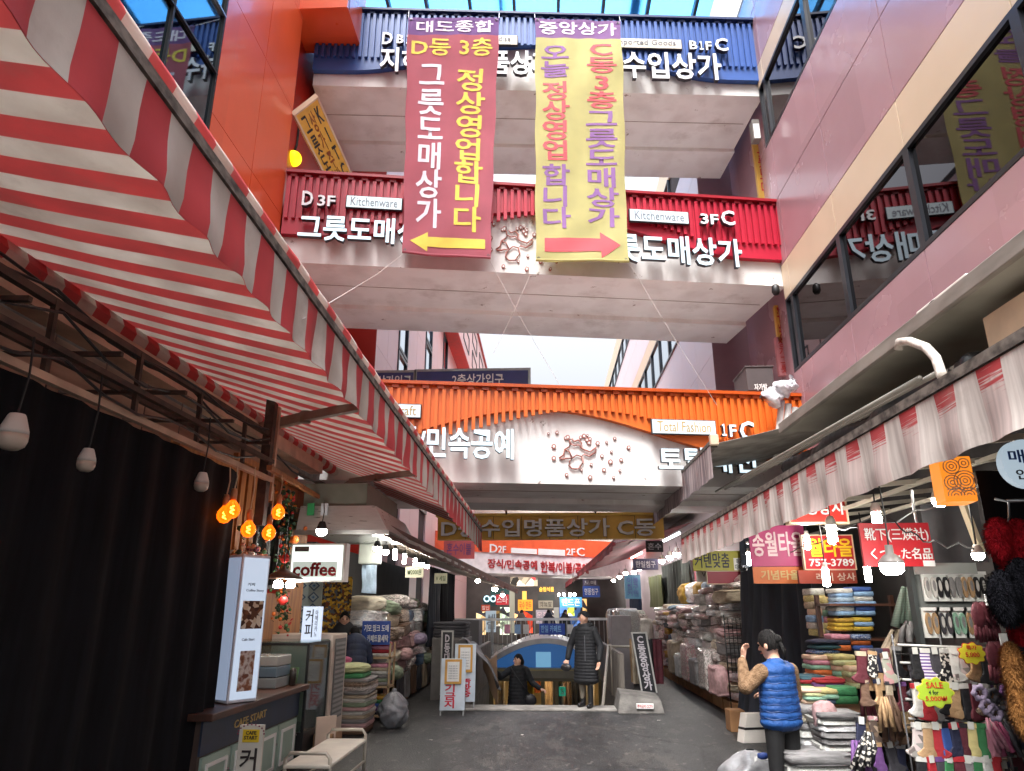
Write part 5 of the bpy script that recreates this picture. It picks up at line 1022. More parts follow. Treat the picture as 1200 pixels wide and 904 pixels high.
for px_, Y_, m_, tx, lb in (((742, 655, 771, 668), 19.5, "purple", "한일침구", "dark purple sign hanging under the grey striped awning"), ((757, 634, 777, 647), 17.2, "black", "혼수", "black sign hanging below the gold overhead sign's right end"), ((683, 687, 703, 700), 27, "blue", "명품침구", "dark blue hanging sign beside the standing woman's head"), ((683, 679, 700, 687), 29, "charcoal", "도매", "dark small sign above the dark blue hanging sign")):
    F = FY(Y_); sign("stall_sign", lb, "sign", F, F.pb(*px_), .06, M("sign_"+m_, {"purple": (60, 54, 84), "black": (34, 30, 34), "blue": (44, 62, 150), "charcoal": (70, 60, 80)}[m_], rough=.5), [(tx, (.1, .2, .9, .8), M("letter_pale", (190, 184, 190)))])
for i in range(12):
    y = 23.2+i*.75; wd = ["white", "flowered grey", "mottled white", "pale blue", "grey", "beige"][i % 6]
    item("packed_blanket", (2.9, y, .1), (.7, .7, 1.35+.12*(i % 3)), wd, "%s tall wrapped bundle, %s along the far right stalls past the bedding piles" % (wd, ORD[i+1]), "bundle", "tall bundles along the far right stalls")
# signs of the near right stalls
mag = M("sign_magenta", (176, 44, 106), rough=.5, var=.06); orgs = M("sign_orange", (206, 108, 46), rough=.5); reds = M("sign_red", (184, 34, 44), rough=.45, var=.06); brn = M("sign_brick", (150, 60, 44), rough=.5)
lpink = M("letter_pink", (228, 200, 206), rough=.6); lcr = M("letter_cream", (214, 190, 130), rough=.6); lye = M("letter_yellow", (236, 190, 40), rough=.5)
F = Fr(aY(880, 690, 9.6)*Vector((1, 1, 0)) if False else Vector((0, 9.6, 0)), (1, -.08, 0))
sign("shop_sign", "magenta towel shop sign with pale letters over the black cloth", "sign", F, F.pb(879, 616, 944, 664), .06, mag, [("송월타올", (.04, .24, .96, .84), lpink, .02)])
sign("shop_sign", "orange sign with cream letters below the magenta towel sign", "sign", F, F.pb(883, 664.5, 945, 684), .05, orgs, [("기념타올", (.14, .22, .86, .8), lcr, .02)])
F = FY(9.0); sign("shop_sign", "red sign with yellow letters and phone number beside the magenta sign", "sign", F, F.pb(942, 628, 1000, 667), .06, reds, [("월타올", (.1, .36, .98, .92), lye, .02), ("757-3789", (.08, .08, .98, .3), white, .015)], edge=(.012, cream))
F = FY(8.92); sign("shop_sign", "brick red sign with pale letters under the phone number sign", "sign", F, F.pb(936, 668.5, 1004, 684), .05, brn, [("레이 상사", (.3, .2, .97, .8), M("letter_tan", (196, 176, 160)))])
F = FY(8.0); sign("shop_sign", "red sign with white letters half hidden behind worn valance", "sign", F, F.pb(925, 584, 991, 612), .12, M("sign_brightred", (196, 48, 40), rough=.4), [("삼영상사", (.04, .3, .98, .9), white, .02)], edge=(.02, cream))
F = FY(5.46); o = sign("shop_sign", "red sign with white Japanese lettering over the sock racks", "sign", F, F.pb(1010, 613, 1092, 664), .03, reds, [("靴下(三煐社)", (.05, .55, .96, .88), white, .004), ("くつした名品", (.1, .16, .97, .42), white, .01)], panels=[((.83, .0, .995, .13), white)])
MB().tube([aX(1068, 575, 2.5), aX(1071, 596, 2.7), aX(1075, 615, 2.9)], .010, white, n=6).build("hanging_rope", label="white rope hanging down to the red Japanese sock sign", cat="rope")
# orange lantern sign, round sign
T = thing("lantern_sign", "orange box sign with white swirling ornament hanging at the right edge", "sign", aX(1122, 562, 2.45)); F = Fr((aX(1122, 562, 2.45).x, aX(1122, 562, 2.45).y, 0), (.98, -.2, 0))
b = F.pb(1104, 535, 1142, 588); ol = ME("lantern_orange", (240, 136, 34), 1.0)
MB().fbox(F, *b, -.2, 0, ol).build("box", T, bevel=.008); mb = MB(); ow = M("ornament_white", (240, 220, 190), rough=.6); W_, H_ = b[2]-b[0], b[3]-b[1]
for cu, cv, nr in ((.35, .78, 3), (.7, .45, 4), (.3, .42, 3), (.75, .84, 2), (.35, .13, 3), (.75, .13, 3)):
    for k in range(nr): mb.tube([F(b[0]+W_*cu+(.012+.016*k)*cos(a*pi/8), b[1]+H_*cv+(.012+.016*k)*sin(a*pi/8), .004) for a in range(0, 17 if cv > .2 else 9)], .0035, ow, n=5)
for k in range(7): mb.tube([F(b[0]+W_*(.1+.12*k), b[1]+H_*.26, .004), F(b[0]+W_*(.16+.12*k), b[1]+H_*.3, .004)], .004, ow, n=5)
mb.build("ornament", T); MB().tube([F((b[0]+b[2])/2, b[3], -.1), F((b[0]+b[2])/2, b[3]+.4, -.1)], .01, black, n=6).build("hanger", T)
F = FY(3.7); u, v = F.px(1204, 543); T = thing("round_sign", "white round sign with blue lettering cut by the photo's right edge", "sign", F(u, v)); rd = .125
mb = MB(); mb.prism(F, [(u+rd*cos(2*pi*k/32), v+rd*sin(2*pi*k/32)) for k in range(32)], -.05, 0, ME("round_lit", (206, 226, 240), .5)); mb.build("disc", T)
m2 = MB(); put_text(m2, F, "매장", (u-.09, v-.0, u+.09, v+.07), .003, .004, M("letter_blue", (50, 90, 160))); put_text(m2, F, "안내", (u-.07, v-.085, u+.06, v-.03), .003, .004, black); m2.build("lettering", T)
# ================================================================== TOWEL STALL
T = thing("towel_table", "wooden sales table stacked with towels behind the blue vest", "table", (3.2, 8, 0))
MB().box((2.62, 7.2, .68), (4.0, 9.2, .72), pw).build("table_top", T)
for x in (2.66, 3.9):
    for y in (7.25, 9.15): MB().box((x, y, 0), (x+.05, y+.05, .68), pw).build("leg", T)
T = thing("towel_shelf", "dark shelf of folded towels under the brick red sign", "shelf", (3.4, 8.6, 0))
for z in (1.12, 1.42, 1.78): MB().box((3.12, 8.3, z), (4.0, 8.75, z+.025), dwood).build("shelf_board", T)
for x in (3.14, 3.98): MB().box((x-.02, 8.7, 0), (x+.02, 8.76, 1.9), dwood).build("post", T)
def tstack(where, px, pytop, pybot, Y, w_, d_, n, words_, kind="folded_towel", group=None, rz=0.):
    a = aY(px, pybot, Y); b = aY(px, pytop, Y); h = (b.z-a.z)/n
    for i in range(n):
        wd = words_[i % len(words_)] if not callable(words_) else words_(i)
        item(kind, (a.x+rnd.uniform(-.012, .012), Y+d_*.5+rnd.uniform(-.015, .015), a.z+h*i), (w_, d_, h*1.08), wd, "%s %s, %s up in the %s" % (wd, kind.replace("_", " "), ORD[i+1], where), CATN[kind], group, rz+rnd.uniform(-.05, .05))
G = "towels of the near right stall"
tstack("left light blue stack on the towel shelf", 993, 690, 722, 8.35, .2, .3, 6, ["light blue", "white", "light blue", "pale blue"], group=G)
tstack("right light blue stack on the towel shelf", 1017, 688, 722, 8.35, .22, .3, 6, ["light blue", "blue", "light blue", "white"], group=G)
tstack("left yellow stack on the towel shelf", 991, 725, 740, 8.35, .2, .3, 3, ["yellow", "yellow", "mustard"], group=G)
tstack("right yellow stack on the towel shelf", 1015, 724, 740, 8.35, .22, .3, 3, ["yellow", "light blue", "yellow"], group=G)
tstack("left mixed stack below the yellow towels", 988, 744, 763, 8.3, .2, .3, 3, ["orange", "navy", "pink"], group=G)
tstack("right mixed stack below the yellow towels", 1012, 744, 763, 8.3, .22, .3, 3, ["blue", "orange", "patterned blue"], group=G)
tstack("upright packs beside the black cloth", 966, 690, 746, 8.9, .17, .3, 7, ["pale yellow", "white", "light blue", "striped pastel", "beige"], group=G)
tstack("second upright packs beside the light blue stack", 979, 700, 746, 8.8, .15, .3, 6, ["white", "pale yellow", "pink", "mint"], group=G)
tstack("rolled pile above the striped towels", 972, 750, 768, 8.0, .32, .3, 3, ["patterned blue", "teal", "navy"], "bolster", G)
tstack("left striped stack on the towel table", 968, 769, 797, 7.9, .24, .3, 5, ["striped pastel", "orange", "mint", "pink"], group=G)
tstack("right striped stack on the towel table", 994, 768, 800, 7.8, .24, .3, 5, ["pale yellow", "mint", "striped pastel", "pale lime"], group=G)
tstack("third striped stack near the sock rack", 1012, 782, 808, 7.6, .2, .3, 4, ["pale lime", "striped pastel"], group=G)
tstack("red topped heap at the table's front", 955, 793, 806, 7.5, .26, .3, 3, ["green", "red", "teal"], "packed_blanket", G)
tstack("purple heap at the table's front", 975, 796, 812, 7.4, .28, .3, 3, ["lilac", "purple", "red"], "packed_blanket", G)
tstack("green striped packs at the table's left corner", 957, 808, 826, 7.2, .2, .3, 4, ["striped pastel", "mint", "pale lime"], group=G)
tstack("green pack stack at the table's right corner", 992, 806, 826, 7.2, .22, .3, 2, ["green", "bright green"], group=G)
tstack("middle packs at the table's front", 974, 808, 826, 7.2, .17, .3, 3, ["steel blue", "mint", "pale yellow"], group=G)
tstack("white wrapped stack beside the vest", 958, 830, 884, 7.0, .3, .3, 6, ["grey", "wrapped grey", "mottled white", "grey", "cream"], "packed_blanket", G)
tstack("tall white wrapped stack before the sock rack", 992, 836, 890, 6.7, .36, .32, 7, ["wrapped grey", "mottled white", "grey", "grey"], "packed_blanket", G)
tstack("low grey wrapped stack under the white ones", 968, 884, 930, 6.6, .55, .4, 3, ["grey", "mottled white"], "packed_blanket", G)
q = aY(964, 838, 6.85); item("pillow", (q.x, 6.8, q.z-.12), (.2, .12, .24), "dusty pink", "dusty pink lace bundle hanging over the white wrapped stack", "bundle", None)
# carton, strap, white shopping bag
T = thing("white_carton", "white carton with dark strap on the ground by the black cloth", "carton", (2.6, 10.6, 0)); Fc = Fr(aZ(886, 870, 0)+Vector((-.18, -.1, .0)), (.9, .2, 0), (.25, .1, 1)); 
MB().fbox(Fc, -.02, 0, .32, .38, -.2, 0, M("carton_white", (206, 200, 192), rough=.7)).build("box", T, bevel=.006); MB().fbox(Fc, -.022, .17, .322, .2, -.202, .004, black).build("strap", T)
q = aZ(879, 860, 0); roundbox((q.x-.25, q.y+.1, 0), (q.x-.02, q.y+.4, .3), carton, "carton", "small brown carton between the black cloth and white strapped carton", "carton")
q = aY(881, 904, 7.4); whb = M("white_plastic", (138, 138, 140), rough=.35, rgb2=(104, 104, 106), scale=7, bump=.5, bscale=16, coat=.3)
sack("shopping_bag", "bulging white plastic bag on the ground before the blue vest", (q.x, 7.4, 0), .3, .50, whb, 11., knot=False)
q = aY(894, 886, 7.1); MB().ell(q, (.05, .03, .03), M("blue_wrap", (50, 76, 150), rough=.5), 10, 7, lambda d: 1+.25*nz(d.x*4, d.y*4, d.z*4)).build("blue_packet", label="small blue packet on top of the bulging white plastic bag", cat="packet")
# ================================================================== SOCK STALL
mc = M("rail_white", (196, 196, 192), rough=.4, metal=.3)
T = thing("sock_rack", "white wire display rack holding rows of socks at right", "rack", (2.9, 5.3, 0)); Yk = 5.3; F = FY(Yk)
rows = [(758, 1062, 1152), (779, 1066, 1150), (799, 1064, 1152), (822, 1068, 1150), (845, 1066, 1158), (884, 1070, 1166)]; RN = ["top", "second", "third", "fourth", "fifth", "bottom"]
u0, _, u1, _ = F.pb(1060, 700, 1176, 900)
for i, (py, a, b) in enumerate(rows):
    v = F.px(1100, py)[1]; MB().tube([F(u0, v+.01, -.02), F(u1, v-.012, -.02)], .009, mc, n=6).build("hanging_bar", T)
mb = MB()
for u in (u0, (u0+u1)/2, u1): mb.tube([F(u, 0, -.08), F(u, 1.58, -.08)], .006, M("rack_dark", (90, 90, 92), rough=.5), n=8)
for k in range(10): mb.tube([F(u0, .1+k*.15, -.075), F(u1, .1+k*.15, -.075)], .004, dark_metal, n=4)
mb.build("wire_frame", T); 
def sockmesh(mirror=1):
    s = MB(); P = [(-.036, .0), (.036, .0), (.038, -.10), (.036, -.155), (.05, -.185), (.052, -.215), (.03, -.235), (-.01, -.23), (-.055, -.222), (-.085, -.205), (-.09, -.185), (-.06, -.168), (-.04, -.15), (-.036, -.09)]
    s.prism(Fr((0, 0, 0), (1, 0, 0)), [(x*mirror, y) for x, y in (P if mirror > 0 else P[::-1])] if mirror > 0 else [(x*mirror, y) for x, y in P[::-1]], -.012, .012, FAB["white"]); return s
_s1 = sockmesh().build("sock", loc=(0, 0, 0)); _s2 = sockmesh(-1).build("sock", loc=(0, 0, 0)); SM = [_s1.data, _s2.data]
_c = MB().box((-.0385, -.0145, -.03), (.0385, .0145, .003), FAB["white"]).build("cuff", loc=(0, 0, 0)); CM = _c.data
_k = MB().box((-.022, -.019, -.04), (.02, -.0165, .012), M("card_offwhite", (196, 196, 190), rough=.6)).build("paper_card", loc=(0, 0, 0)); KM = _k.data
for q in (_s1, _s2, _c, _k): bpy.data.objects.remove(q)
for me in SM:
    pass
def sock(p, wd, cuffw, label, group, s=1., rz=0., card=True, tilt=0.):
    o = bpy.data.objects.new("sock", rnd.choice(SM)); COL.objects.link(o); o.location = p; o.scale = (s, s, s); o.rotation_euler = (0, tilt, rz)
    o.material_slots[0].link = 'OBJECT'; o.material_slots[0].material = FAB[wd]; b_ = o.modifiers.new("bevel", 'BEVEL'); b_.width = .008; b_.segments = 2
    tag(o, label, "sock", group)
    c = bpy.data.objects.new("cuff", CM); COL.objects.link(c); c.parent = o; c.material_slots[0].link = 'OBJECT'; c.material_slots[0].material = FAB[cuffw]
    if card: k = bpy.data.objects.new("paper_card", KM); COL.objects.link(k); k.parent = o
RC = [["black", "striped purple", "charcoal", "dotted black", "white", "flowered grey", "tan", "black"], ["charcoal", "navy", "checked brown", "black", "maroon", "grey", "charcoal"], ["white", "red", "grey", "black", "tan", "black", "maroon", "checked brown"], ["black", "grey", "patterned blue", "charcoal", "flowered pink", "navy", "brown"], ["flowered grey", "tan", "red", "blue", "navy", "maroon", "pale yellow", "green", "pink"], ["black", "red", "charcoal", "green", "maroon", "grey", "green", "white", "red"]]
RCu = [["black", "white", "charcoal", "white", "white", "tan", "tan", "maroon"], ["charcoal", "red", "tan", "white", "maroon", "black", "charcoal"], ["red", "white", "grey", "black", "white", "white", "maroon", "white"], ["black", "white", "navy", "red", "pink", "navy", "tan"], ["white", "cream", "cream", "black", "red", "black", "pale yellow", "green", "pink"], ["white", "red", "purple", "white", "red", "white", "white", "white", "red"]]
for i, (py, a, b) in enumerate(rows):
    n = len(RC[i])
    for k in range(n):
        px = a+6+(b-a-10)*k/(n-1); u, v = F.px(px, py+2)
        for d_ in range(2):
            sock(F(u+.016*d_, v-.008*d_, (.03 if i not in (1, 3) else -.022)-.028*d_), RC[i][k], RCu[i][k], "%s sock, %s from left in the %s sock rack row, %s" % (RC[i][k], ORD[k+1], RN[i], "in front" if d_ == 0 else "behind"), "socks on the wire rack", s=(.93, .85, .93, .85, .9, .9)[i]*rnd.uniform(.92, 1.08), rz=rnd.uniform(-.25, .25), card=(d_ == 0 and k % 2 == i % 2), tilt=rnd.uniform(-.13, .13))
# insole packs
T = thing("insole_rack", "grey topped display frame for packed no-show socks above the sock rows", "rack", (3, 5.6, 0)); F5 = FY(5.6)
b = F5.pb(1078, 660, 1150, 748); mb = MB(); mb.fbox(F5, b[0], b[3]-.08, b[2], b[3], -.06, .02, M("rack_grey", (150, 154, 150), rough=.4)); mb.build("header", T)
mb = MB(); mb.fbox(F5, b[0], b[1], b[2], b[3]-.08, -.1, -.07, M("rack_back", (120, 124, 122), rough=.5)); mb.build("back_board", T)
MB().fbox(F5, b[0]-.03, 0, b[0], b[3]+.1, -.1, -.02, M("rack_post", (60, 66, 66))).build("post", T)
F5b = F5
for r_, (py, a, bb, cl) in enumerate(((672, 1088, 1146, ["white", "black", "grey", "tan", "black"]), (714, 1090, 1138, ["tan", "charcoal", "mint", "tan"]))):
    for k, cw in enumerate(cl):
        px = a+(bb-a)*k/(len(cl)-1); u, v = F5.px(px, py); w_ = .10 if r_ == 0 else .12
        mb = MB(); mb.fbox(F5, u-w_/2, v-.2, u+w_/2, v+.01, -.03, -.012, M("card_pack", (224, 226, 222), rough=.3))
        o = mb.build("sock_pack", label="%s no-show sock pack, %s from the left in the %s pack row" % (cw, ORD[k+1], "upper" if r_ == 0 else "lower"), cat="sock pack", group="packed no-show socks")
        for s_ in (-.024, .024):
            mb = MB(); mb.prism(F5, [(u+s_+.022*cos(2*pi*q/18)*(1 if sin(2*pi*q/18) > 0 else .85), v-.1+.075*sin(2*pi*q/18)) for q in range(18)], -.0115, .008, FAB[cw]); mb.prism(F5, [(u+s_+.011*cos(2*pi*q/14), v-.09+.04*sin(2*pi*q/14)) for q in range(14)], .0085, .011, FAB["white" if cw in ("black", "charcoal") else "grey"]); mb.build("sock_sole", o)
        MB().fbox(F5, u-w_/2, v-.012, u+w_/2, v+.012, .0115, .014, white).build("hang_tag", o)
# price stars
def star(px, py, Y_, r_, m_, rim, lines, label):
    F = FY(Y_); u, v = F.px(px, py); out = []
    for k in range(48): rr = r_*(1+.10*cos(9*2*pi*k/48)); out.append((u+rr*1.1*cos(2*pi*k/48), v+rr*.85*sin(2*pi*k/48)))
    T = MB().prism(F, [(u+(x-u)*1.06, v+(y-v)*1.06) for x, y in out], -.004, 0, rim).build("price_card", label=label, cat="price card", group="flower shaped price cards")
    MB().prism(F, out, .001, .003, m_).build("card_face", T); m2 = MB()
    for t, bb, m3 in lines: put_text(m2, F, t, (u+bb[0]*r_, v+bb[1]*r_, u+bb[2]*r_, v+bb[3]*r_), .004, .002, m3)
    m2.build("lettering", T)
ylw = M("card_yellow", (232, 220, 60), rough=.5); lim = M("card_lime", (176, 206, 60), rough=.5); cred = M("card_red", (206, 50, 44), rough=.5); dgr = M("card_ink", (40, 60, 50))
star(1139, 766, 5.15, .075, ylw, cred, [("특가", (-.45, .3, .45, .68), cred), ("5,000", (-.6, -.35, .6, .1), cred)], "yellow flower price card with red rim on the top sock row")
star(1096, 812, 5.15, .098, lim, ylw, [("SALE", (-.55, .28, .55, .66), cred), ("4 for", (-.45, -.12, .2, .16), dgr), ("5,000₩", (-.7, -.55, .7, -.2), cred)], "lime green flower price card with red lettering on second sock row")
# hanging gloves, tights and scarves left of the rack
Fg = FY(5.7)
for i, (px, wd, cw) in enumerate(((1013, "maroon", "tan"), (1021, "dotted black", "tan"), (1030, "navy", "tan"), (1039, "maroon", "cream"))):
    u, v = Fg.px(px, 760); mb = MB(); mb.fbox(Fg, u-.034, v-.17, u+.034, v, -.012-.01*i, .012-.01*i, FAB[wd]); o = mb.build("glove", label="%s glove on tan card, %s from the left of the bunch by sock rack" % (wd, ORD[i+1]), cat="glove", group="gloves hanging left of the sock rack", bevel=.01)
    MB().fbox(Fg, u-.03, v-.29, u+.03, v-.171, -.01-.01*i, .006-.01*i, FAB[cw]).build("card", o)
def drape(name, label, cat, p, w_, h, mat, seed, lean=0., group=None, n=5):
    mb = MB(); p = Vector(p)
    for k in range(n):
        x = (k/(n-1)-.5)*w_; mb.tube([p+Vector((x*.35, .02*(k % 2), 0)), p+Vector((x*.7+lean*.3, .02*sin(k*2+seed), -h*.35)), p+Vector((x+lean, .03*sin(k*3+seed), -h*(.9+.12*sin(k*5+seed)))) ], lambda t: w_/n*(.35+.5*t), mat, n=7)
    return mb.build(name, label=label, cat=cat, group=group)
drape("tights_bundle", "tan tights bundle tied at the top left of the sock rack", "tights", aY(1036, 817, 5.5), .09, .22, FAB["tan"], 1)
drape("tights_bundle", "dark brown tights bundle behind the tan tights", "tights", aY(1042, 815, 5.6), .12, .3, FAB["brown"], 2)
drape("scarf", "black scarf with white dots hanging left of the sock rack", "scarf", aY(1018, 858, 5.5), .13, .26, FAB["dotted black"], 3, -.08)
drape("scarf", "plum scarf hanging lowest left of the sock rack", "scarf", aY(1003, 868, 5.6), .14, .4, FAB["purple"], 4, .02)
drape("scarf", "maroon scarf hanging beside the plum scarf", "scarf", aY(1012, 800, 5.8), .1, .3, FAB["maroon"], 5, 0)
fab("striped sage", 0, pat=[(120, 140, 124), (70, 84, 76), (150, 164, 150), (84, 98, 90)], scale=26, kind='wave')
drape("striped_scarf", "sage and dark striped scarf hanging under the red sock sign", "scarf", aY(1064, 688, 5.9), .2, .34, FAB["striped sage"], 6, -.05)
drape("tights_bundle", "long beige tights hanging under the striped scarf", "tights", aY(1050, 738, 5.9), .16, .34, FAB["beige"], 7, -.14)
drape("grey_socks_bundle", "grey felt bundle with white tag left of the lower packs", "bundle", aY(1066, 728, 5.75), .15, .16, FAB["grey"], 8)
for i, (px, py, lb) in enumerate(((1153, 706, "upper"), (1170, 752, "lower"))):
    T = thing("glove_bunch", "%s bunch of maroon knitted gloves beside the sock rack" % lb, "gloves", aY(px, py, 4.9), "bunches of maroon gloves"); c = aY(px, py, 4.9)
    for k in range(3):
        mb = MB(); b0 = c+Vector((-.05+.05*k, .02*k, -.08)); mb.ell(b0, (.045, .022, .085), FAB["maroon"], 10, 7)
        for f_ in range(4): mb.tube([b0+Vector((-.03+.02*f_, 0, -.06)), b0+Vector((-.036+.024*f_, 0, -.15-.015*(f_ in (1, 2)))) ], .011, FAB["maroon"], n=6)
        mb.tube([b0+Vector((.03, 0, 0)), b0+Vector((.07, 0, -.06))], .012, FAB["maroon"], n=6); mb.build("glove", T)
    MB().box(c+Vector((-.02, -.06, -.02)), c+Vector((.03, -.05, .05)), white).build("paper_tag", T)
for i in range(7):
    q = aY(1148+13*(i % 3)+3*i, 812+12*(i//3)+4*(i % 2), 5.0); mb = MB(); m_ = [FAB["lilac"], FAB["charcoal"], FAB["purple"]][i % 3]
    mb.grid(lambda u, v: q+Vector(((.035+.016*cos(2*pi*v)*(1+.4*sin(u*40)))*cos(2*pi*u), (.016*sin(2*pi*v)), (.035+.016*cos(2*pi*v)*(1+.4*sin(u*40)))*sin(2*pi*u))), 26, 6, m_); mb.build("hair_band", label="%s sparkly hair band, %s in the cluster right of the sock rows" % (("lilac", "charcoal", "purple")[i % 3], ORD[i+1]), cat="hair band", group="hair bands right of the sock rows")
for i, (px, wd) in enumerate(((1158, "pink"), (1166, "rose"), (1174, "charcoal"))): drape("hanging_strap", "%s knitted strap hanging at the right end of the third sock row" % wd, "strap", aY(px, 842, 5.1), .06, .22, FAB[wd], i, .06, n=3)
# dense small wares: hanging gloves and socks left, right and below of the rack
k_ = 0; cols_ = ["maroon", "charcoal", "tan", "black", "grey", "dotted black", "navy", "beige", "purple", "brown", "flowered pink", "checked brown"]
for r_, py in enumerate((762, 800, 838, 872)):
    for c_ in range(4):
        px = 1008+c_*14+(r_ % 2)*5; wd = cols_[(k_*5+r_) % 12]; k_ += 1
        sock(aY(px, py+rnd.uniform(-4, 4), 5.62+.03*c_), wd, cols_[(k_*7) % 12], "%s sock, %s from left in the %s row left of the sock rack" % (wd, ORD[c_+1], RN[r_]), "socks hanging left of the wire rack", s=rnd.uniform(.75, .95), rz=rnd.uniform(-.5, .5), card=k_ % 3 == 0, tilt=rnd.uniform(-.15, .15))
for r_, py in enumerate((765, 800, 835, 870, 896)):
    for c_ in range(3):
        px = 1160+c_*15-(r_ % 2)*5; wd = cols_[(k_*5+r_*3) % 12]; k_ += 1
        sock(aY(px, py+rnd.uniform(-4, 4), 5.45+.03*c_), wd, cols_[(k_*7) % 12], "%s sock, %s from left in the %s row right of the sock rack" % (wd, ORD[c_+1], (RN[:4]+["bottom"])[r_]), "socks hanging right of the wire rack", s=rnd.uniform(.8, 1.), rz=rnd.uniform(-.5, .5), card=k_ % 2 == 0, tilt=rnd.uniform(-.15, .15))
for i, (a, b, s_, lb) in enumerate((((960, 615, 3.2), (1100, 590, 2.6), .10, "black cable sagging between the lamps over the towel signs"), ((870, 650, 3.5), (1020, 605, 2.8), .14, "black cable looping behind the magenta towel sign"), ((1030, 600, 2.5), (1140, 640, 2.6), .08, "thin black wire between the spiral lamp and orange lantern"))):
    p_, q_ = aX(*a), aX(*b); MB().tube([lerp(p_, q_, t/16)-Vector((0, 0, s_*sin(pi*t/16)+.02*sin(t*1.7))) for t in range(17)], .006, black, n=5).build("lamp_cable", label=lb, cat="cable")
for i, (px, py) in enumerate(((772, 845), (612, 862), (505, 868))):
    q = aZ(px, py, .004); a = i*1.3; mb = MB(); mb.grid(lambda u, v: q+Vector((.05*(u-.5)*cos(a)-.035*(v-.5)*sin(a), .05*(u-.5)*sin(a)+.035*(v-.5)*cos(a), .004+.01*abs(sin(u*5+v*3)))), 4, 3, M("litter_paper", (190, 186, 178), rough=.8), thick=.002); mb.build("paper_scrap", label="small paper scrap on the pavement %s" % ("near the concrete block", "in the alley's middle", "before the sandwich boards")[i], cat="litter")
# big cloths and furs at the right edge
curtain("grey_cloth", "dark grey cloth hanging above the packed sock rack", [(aY(1079, 600, 5.9).x, 5.9), (aY(1138, 600, 5.9).x, 5.8)], aY(1100, 660, 5.9).z, aY(1100, 592, 5.9).z, M("cloth_dark_grey", (78, 78, 80), rough=.85, rgb2=(56, 56, 60), scale=3), amp=.02, wl=.3)
curtain("black_cloth", "black cloth draped at the photo's right edge behind the furs", [(aY(1152, 600, 4.4).x, 4.4), (3.6, 4.3)], .2, aY(1175, 552, 4.4).z, blackcl, amp=.03, wl=.3)
mb = MB(); mb.bar(aY(1128, 590, 5.6), aY(1150, 648, 5.6), .07, .03, M("beige_strip", (206, 190, 160), rough=.6)); mb.build("beige_strip", label="beige strip leaning beside the dark grey cloth", cat="strip")
redf = M("fur_red", (170, 24, 34), rough=1., rgb2=(120, 14, 24), scale=30, bump=.8, bscale=120, spec=.1); blf = M("fur_black", (26, 26, 32), rough=1., rgb2=(16, 16, 20), scale=30, bump=.8, bscale=120, spec=.1); brf = M("fur_brown", (166, 116, 66), rough=1., rgb2=(120, 80, 44), scale=24, bump=.9, bscale=110, spec=.1)
def fuzzy(name, label, cat, lobes, mat, Y_, group=None):
    mb = MB(); rr = random.Random(5)
    for px, py, rx, rz_ in lobes:
        c = aY(px, py, Y_); mb.ell(c, (rx, min(rx, rz_)*.6, rz_), mat, 28, 20, lambda d: 1+.06*nz(d.x*4, d.y*4, d.z*4)+.025*nz(d.x*19, d.y*19, d.z*19))
        for _ in range(1600):
            d = Vector((rr.gauss(0, 1), rr.gauss(0, 1), rr.gauss(0, 1))).normalized(); q = c+Vector((d.x*rx, d.y*min(rx, rz_)*.6, d.z*rz_)); t = d.cross(Vector((.2, .4, 1))).normalized()*.0025; e = d+Vector((rr.uniform(-.5, .5), rr.uniform(-.5, .5), -.5))
            mb.add([q-t, q+t, q+e*.022], [(0, 1, 2)], mat)
    return mb.build(name, label=label, cat=cat, group=group)
fuzzy("fur_mitt", "pair of red fur mitts hanging on a hook at the right edge", "mitts", [(1172, 632, .075, .11), (1196, 638, .08, .13), (1186, 662, .05, .09)], redf, 4.0)
fuzzy("fur_hat", "black fur hat hanging below the red mitts", "hat", [(1178, 700, .09, .13), (1200, 690, .09, .15)], blf, 3.9)
fuzzy("fur_mitt", "small red fur mitt peeking out below the black fur hat", "mitt", [(1194, 738, .04, .055)], redf, 4.0)
fuzzy("fur_collar", "brown fur collar hanging at the right edge below the black hat", "collar", [(1188, 785, .06, .13), (1196, 828, .06, .14)], brf, 4.0)
mb = MB(); mb.tube([aY(1166, 585, 4.0), aY(1182, 588, 4.0), aY(1183, 606, 4.0), aY(1178, 618, 4.0)], .007, steel, n=6); mb.tube([aY(1180, 587, 4.0), aY(1230, 586, 4.0)], .01, steel, n=6); mb.build("coat_hook", label="steel hook rail carrying the red fur mitts", cat="hook")
# frame bars under the worn awning
T = thing("canopy_scaffold", "pale metal frame bars under the worn right awning", "frame", (3, 6, 2.6))
mb = MB()
for k in range(6): mb.bar((2.4, 4.6+k*.9, 2.74), (4.5, 4.6+k*.9, 2.95), .03, .04, tubem)
for x in (2.75, 3.3, 3.9): mb.bar((x, 4, 2.82), (x, 12, 2.78), .035, .035, tubem)
mb.build("roof_bar", T)
roundbox((4.3, 3.5, 0), (4.45, 13.5, 3.9), M("stall_back_dark", (58, 54, 54), rough=.9), "stall_partition", "dark back wall behind the sock and towel stalls", "partition")
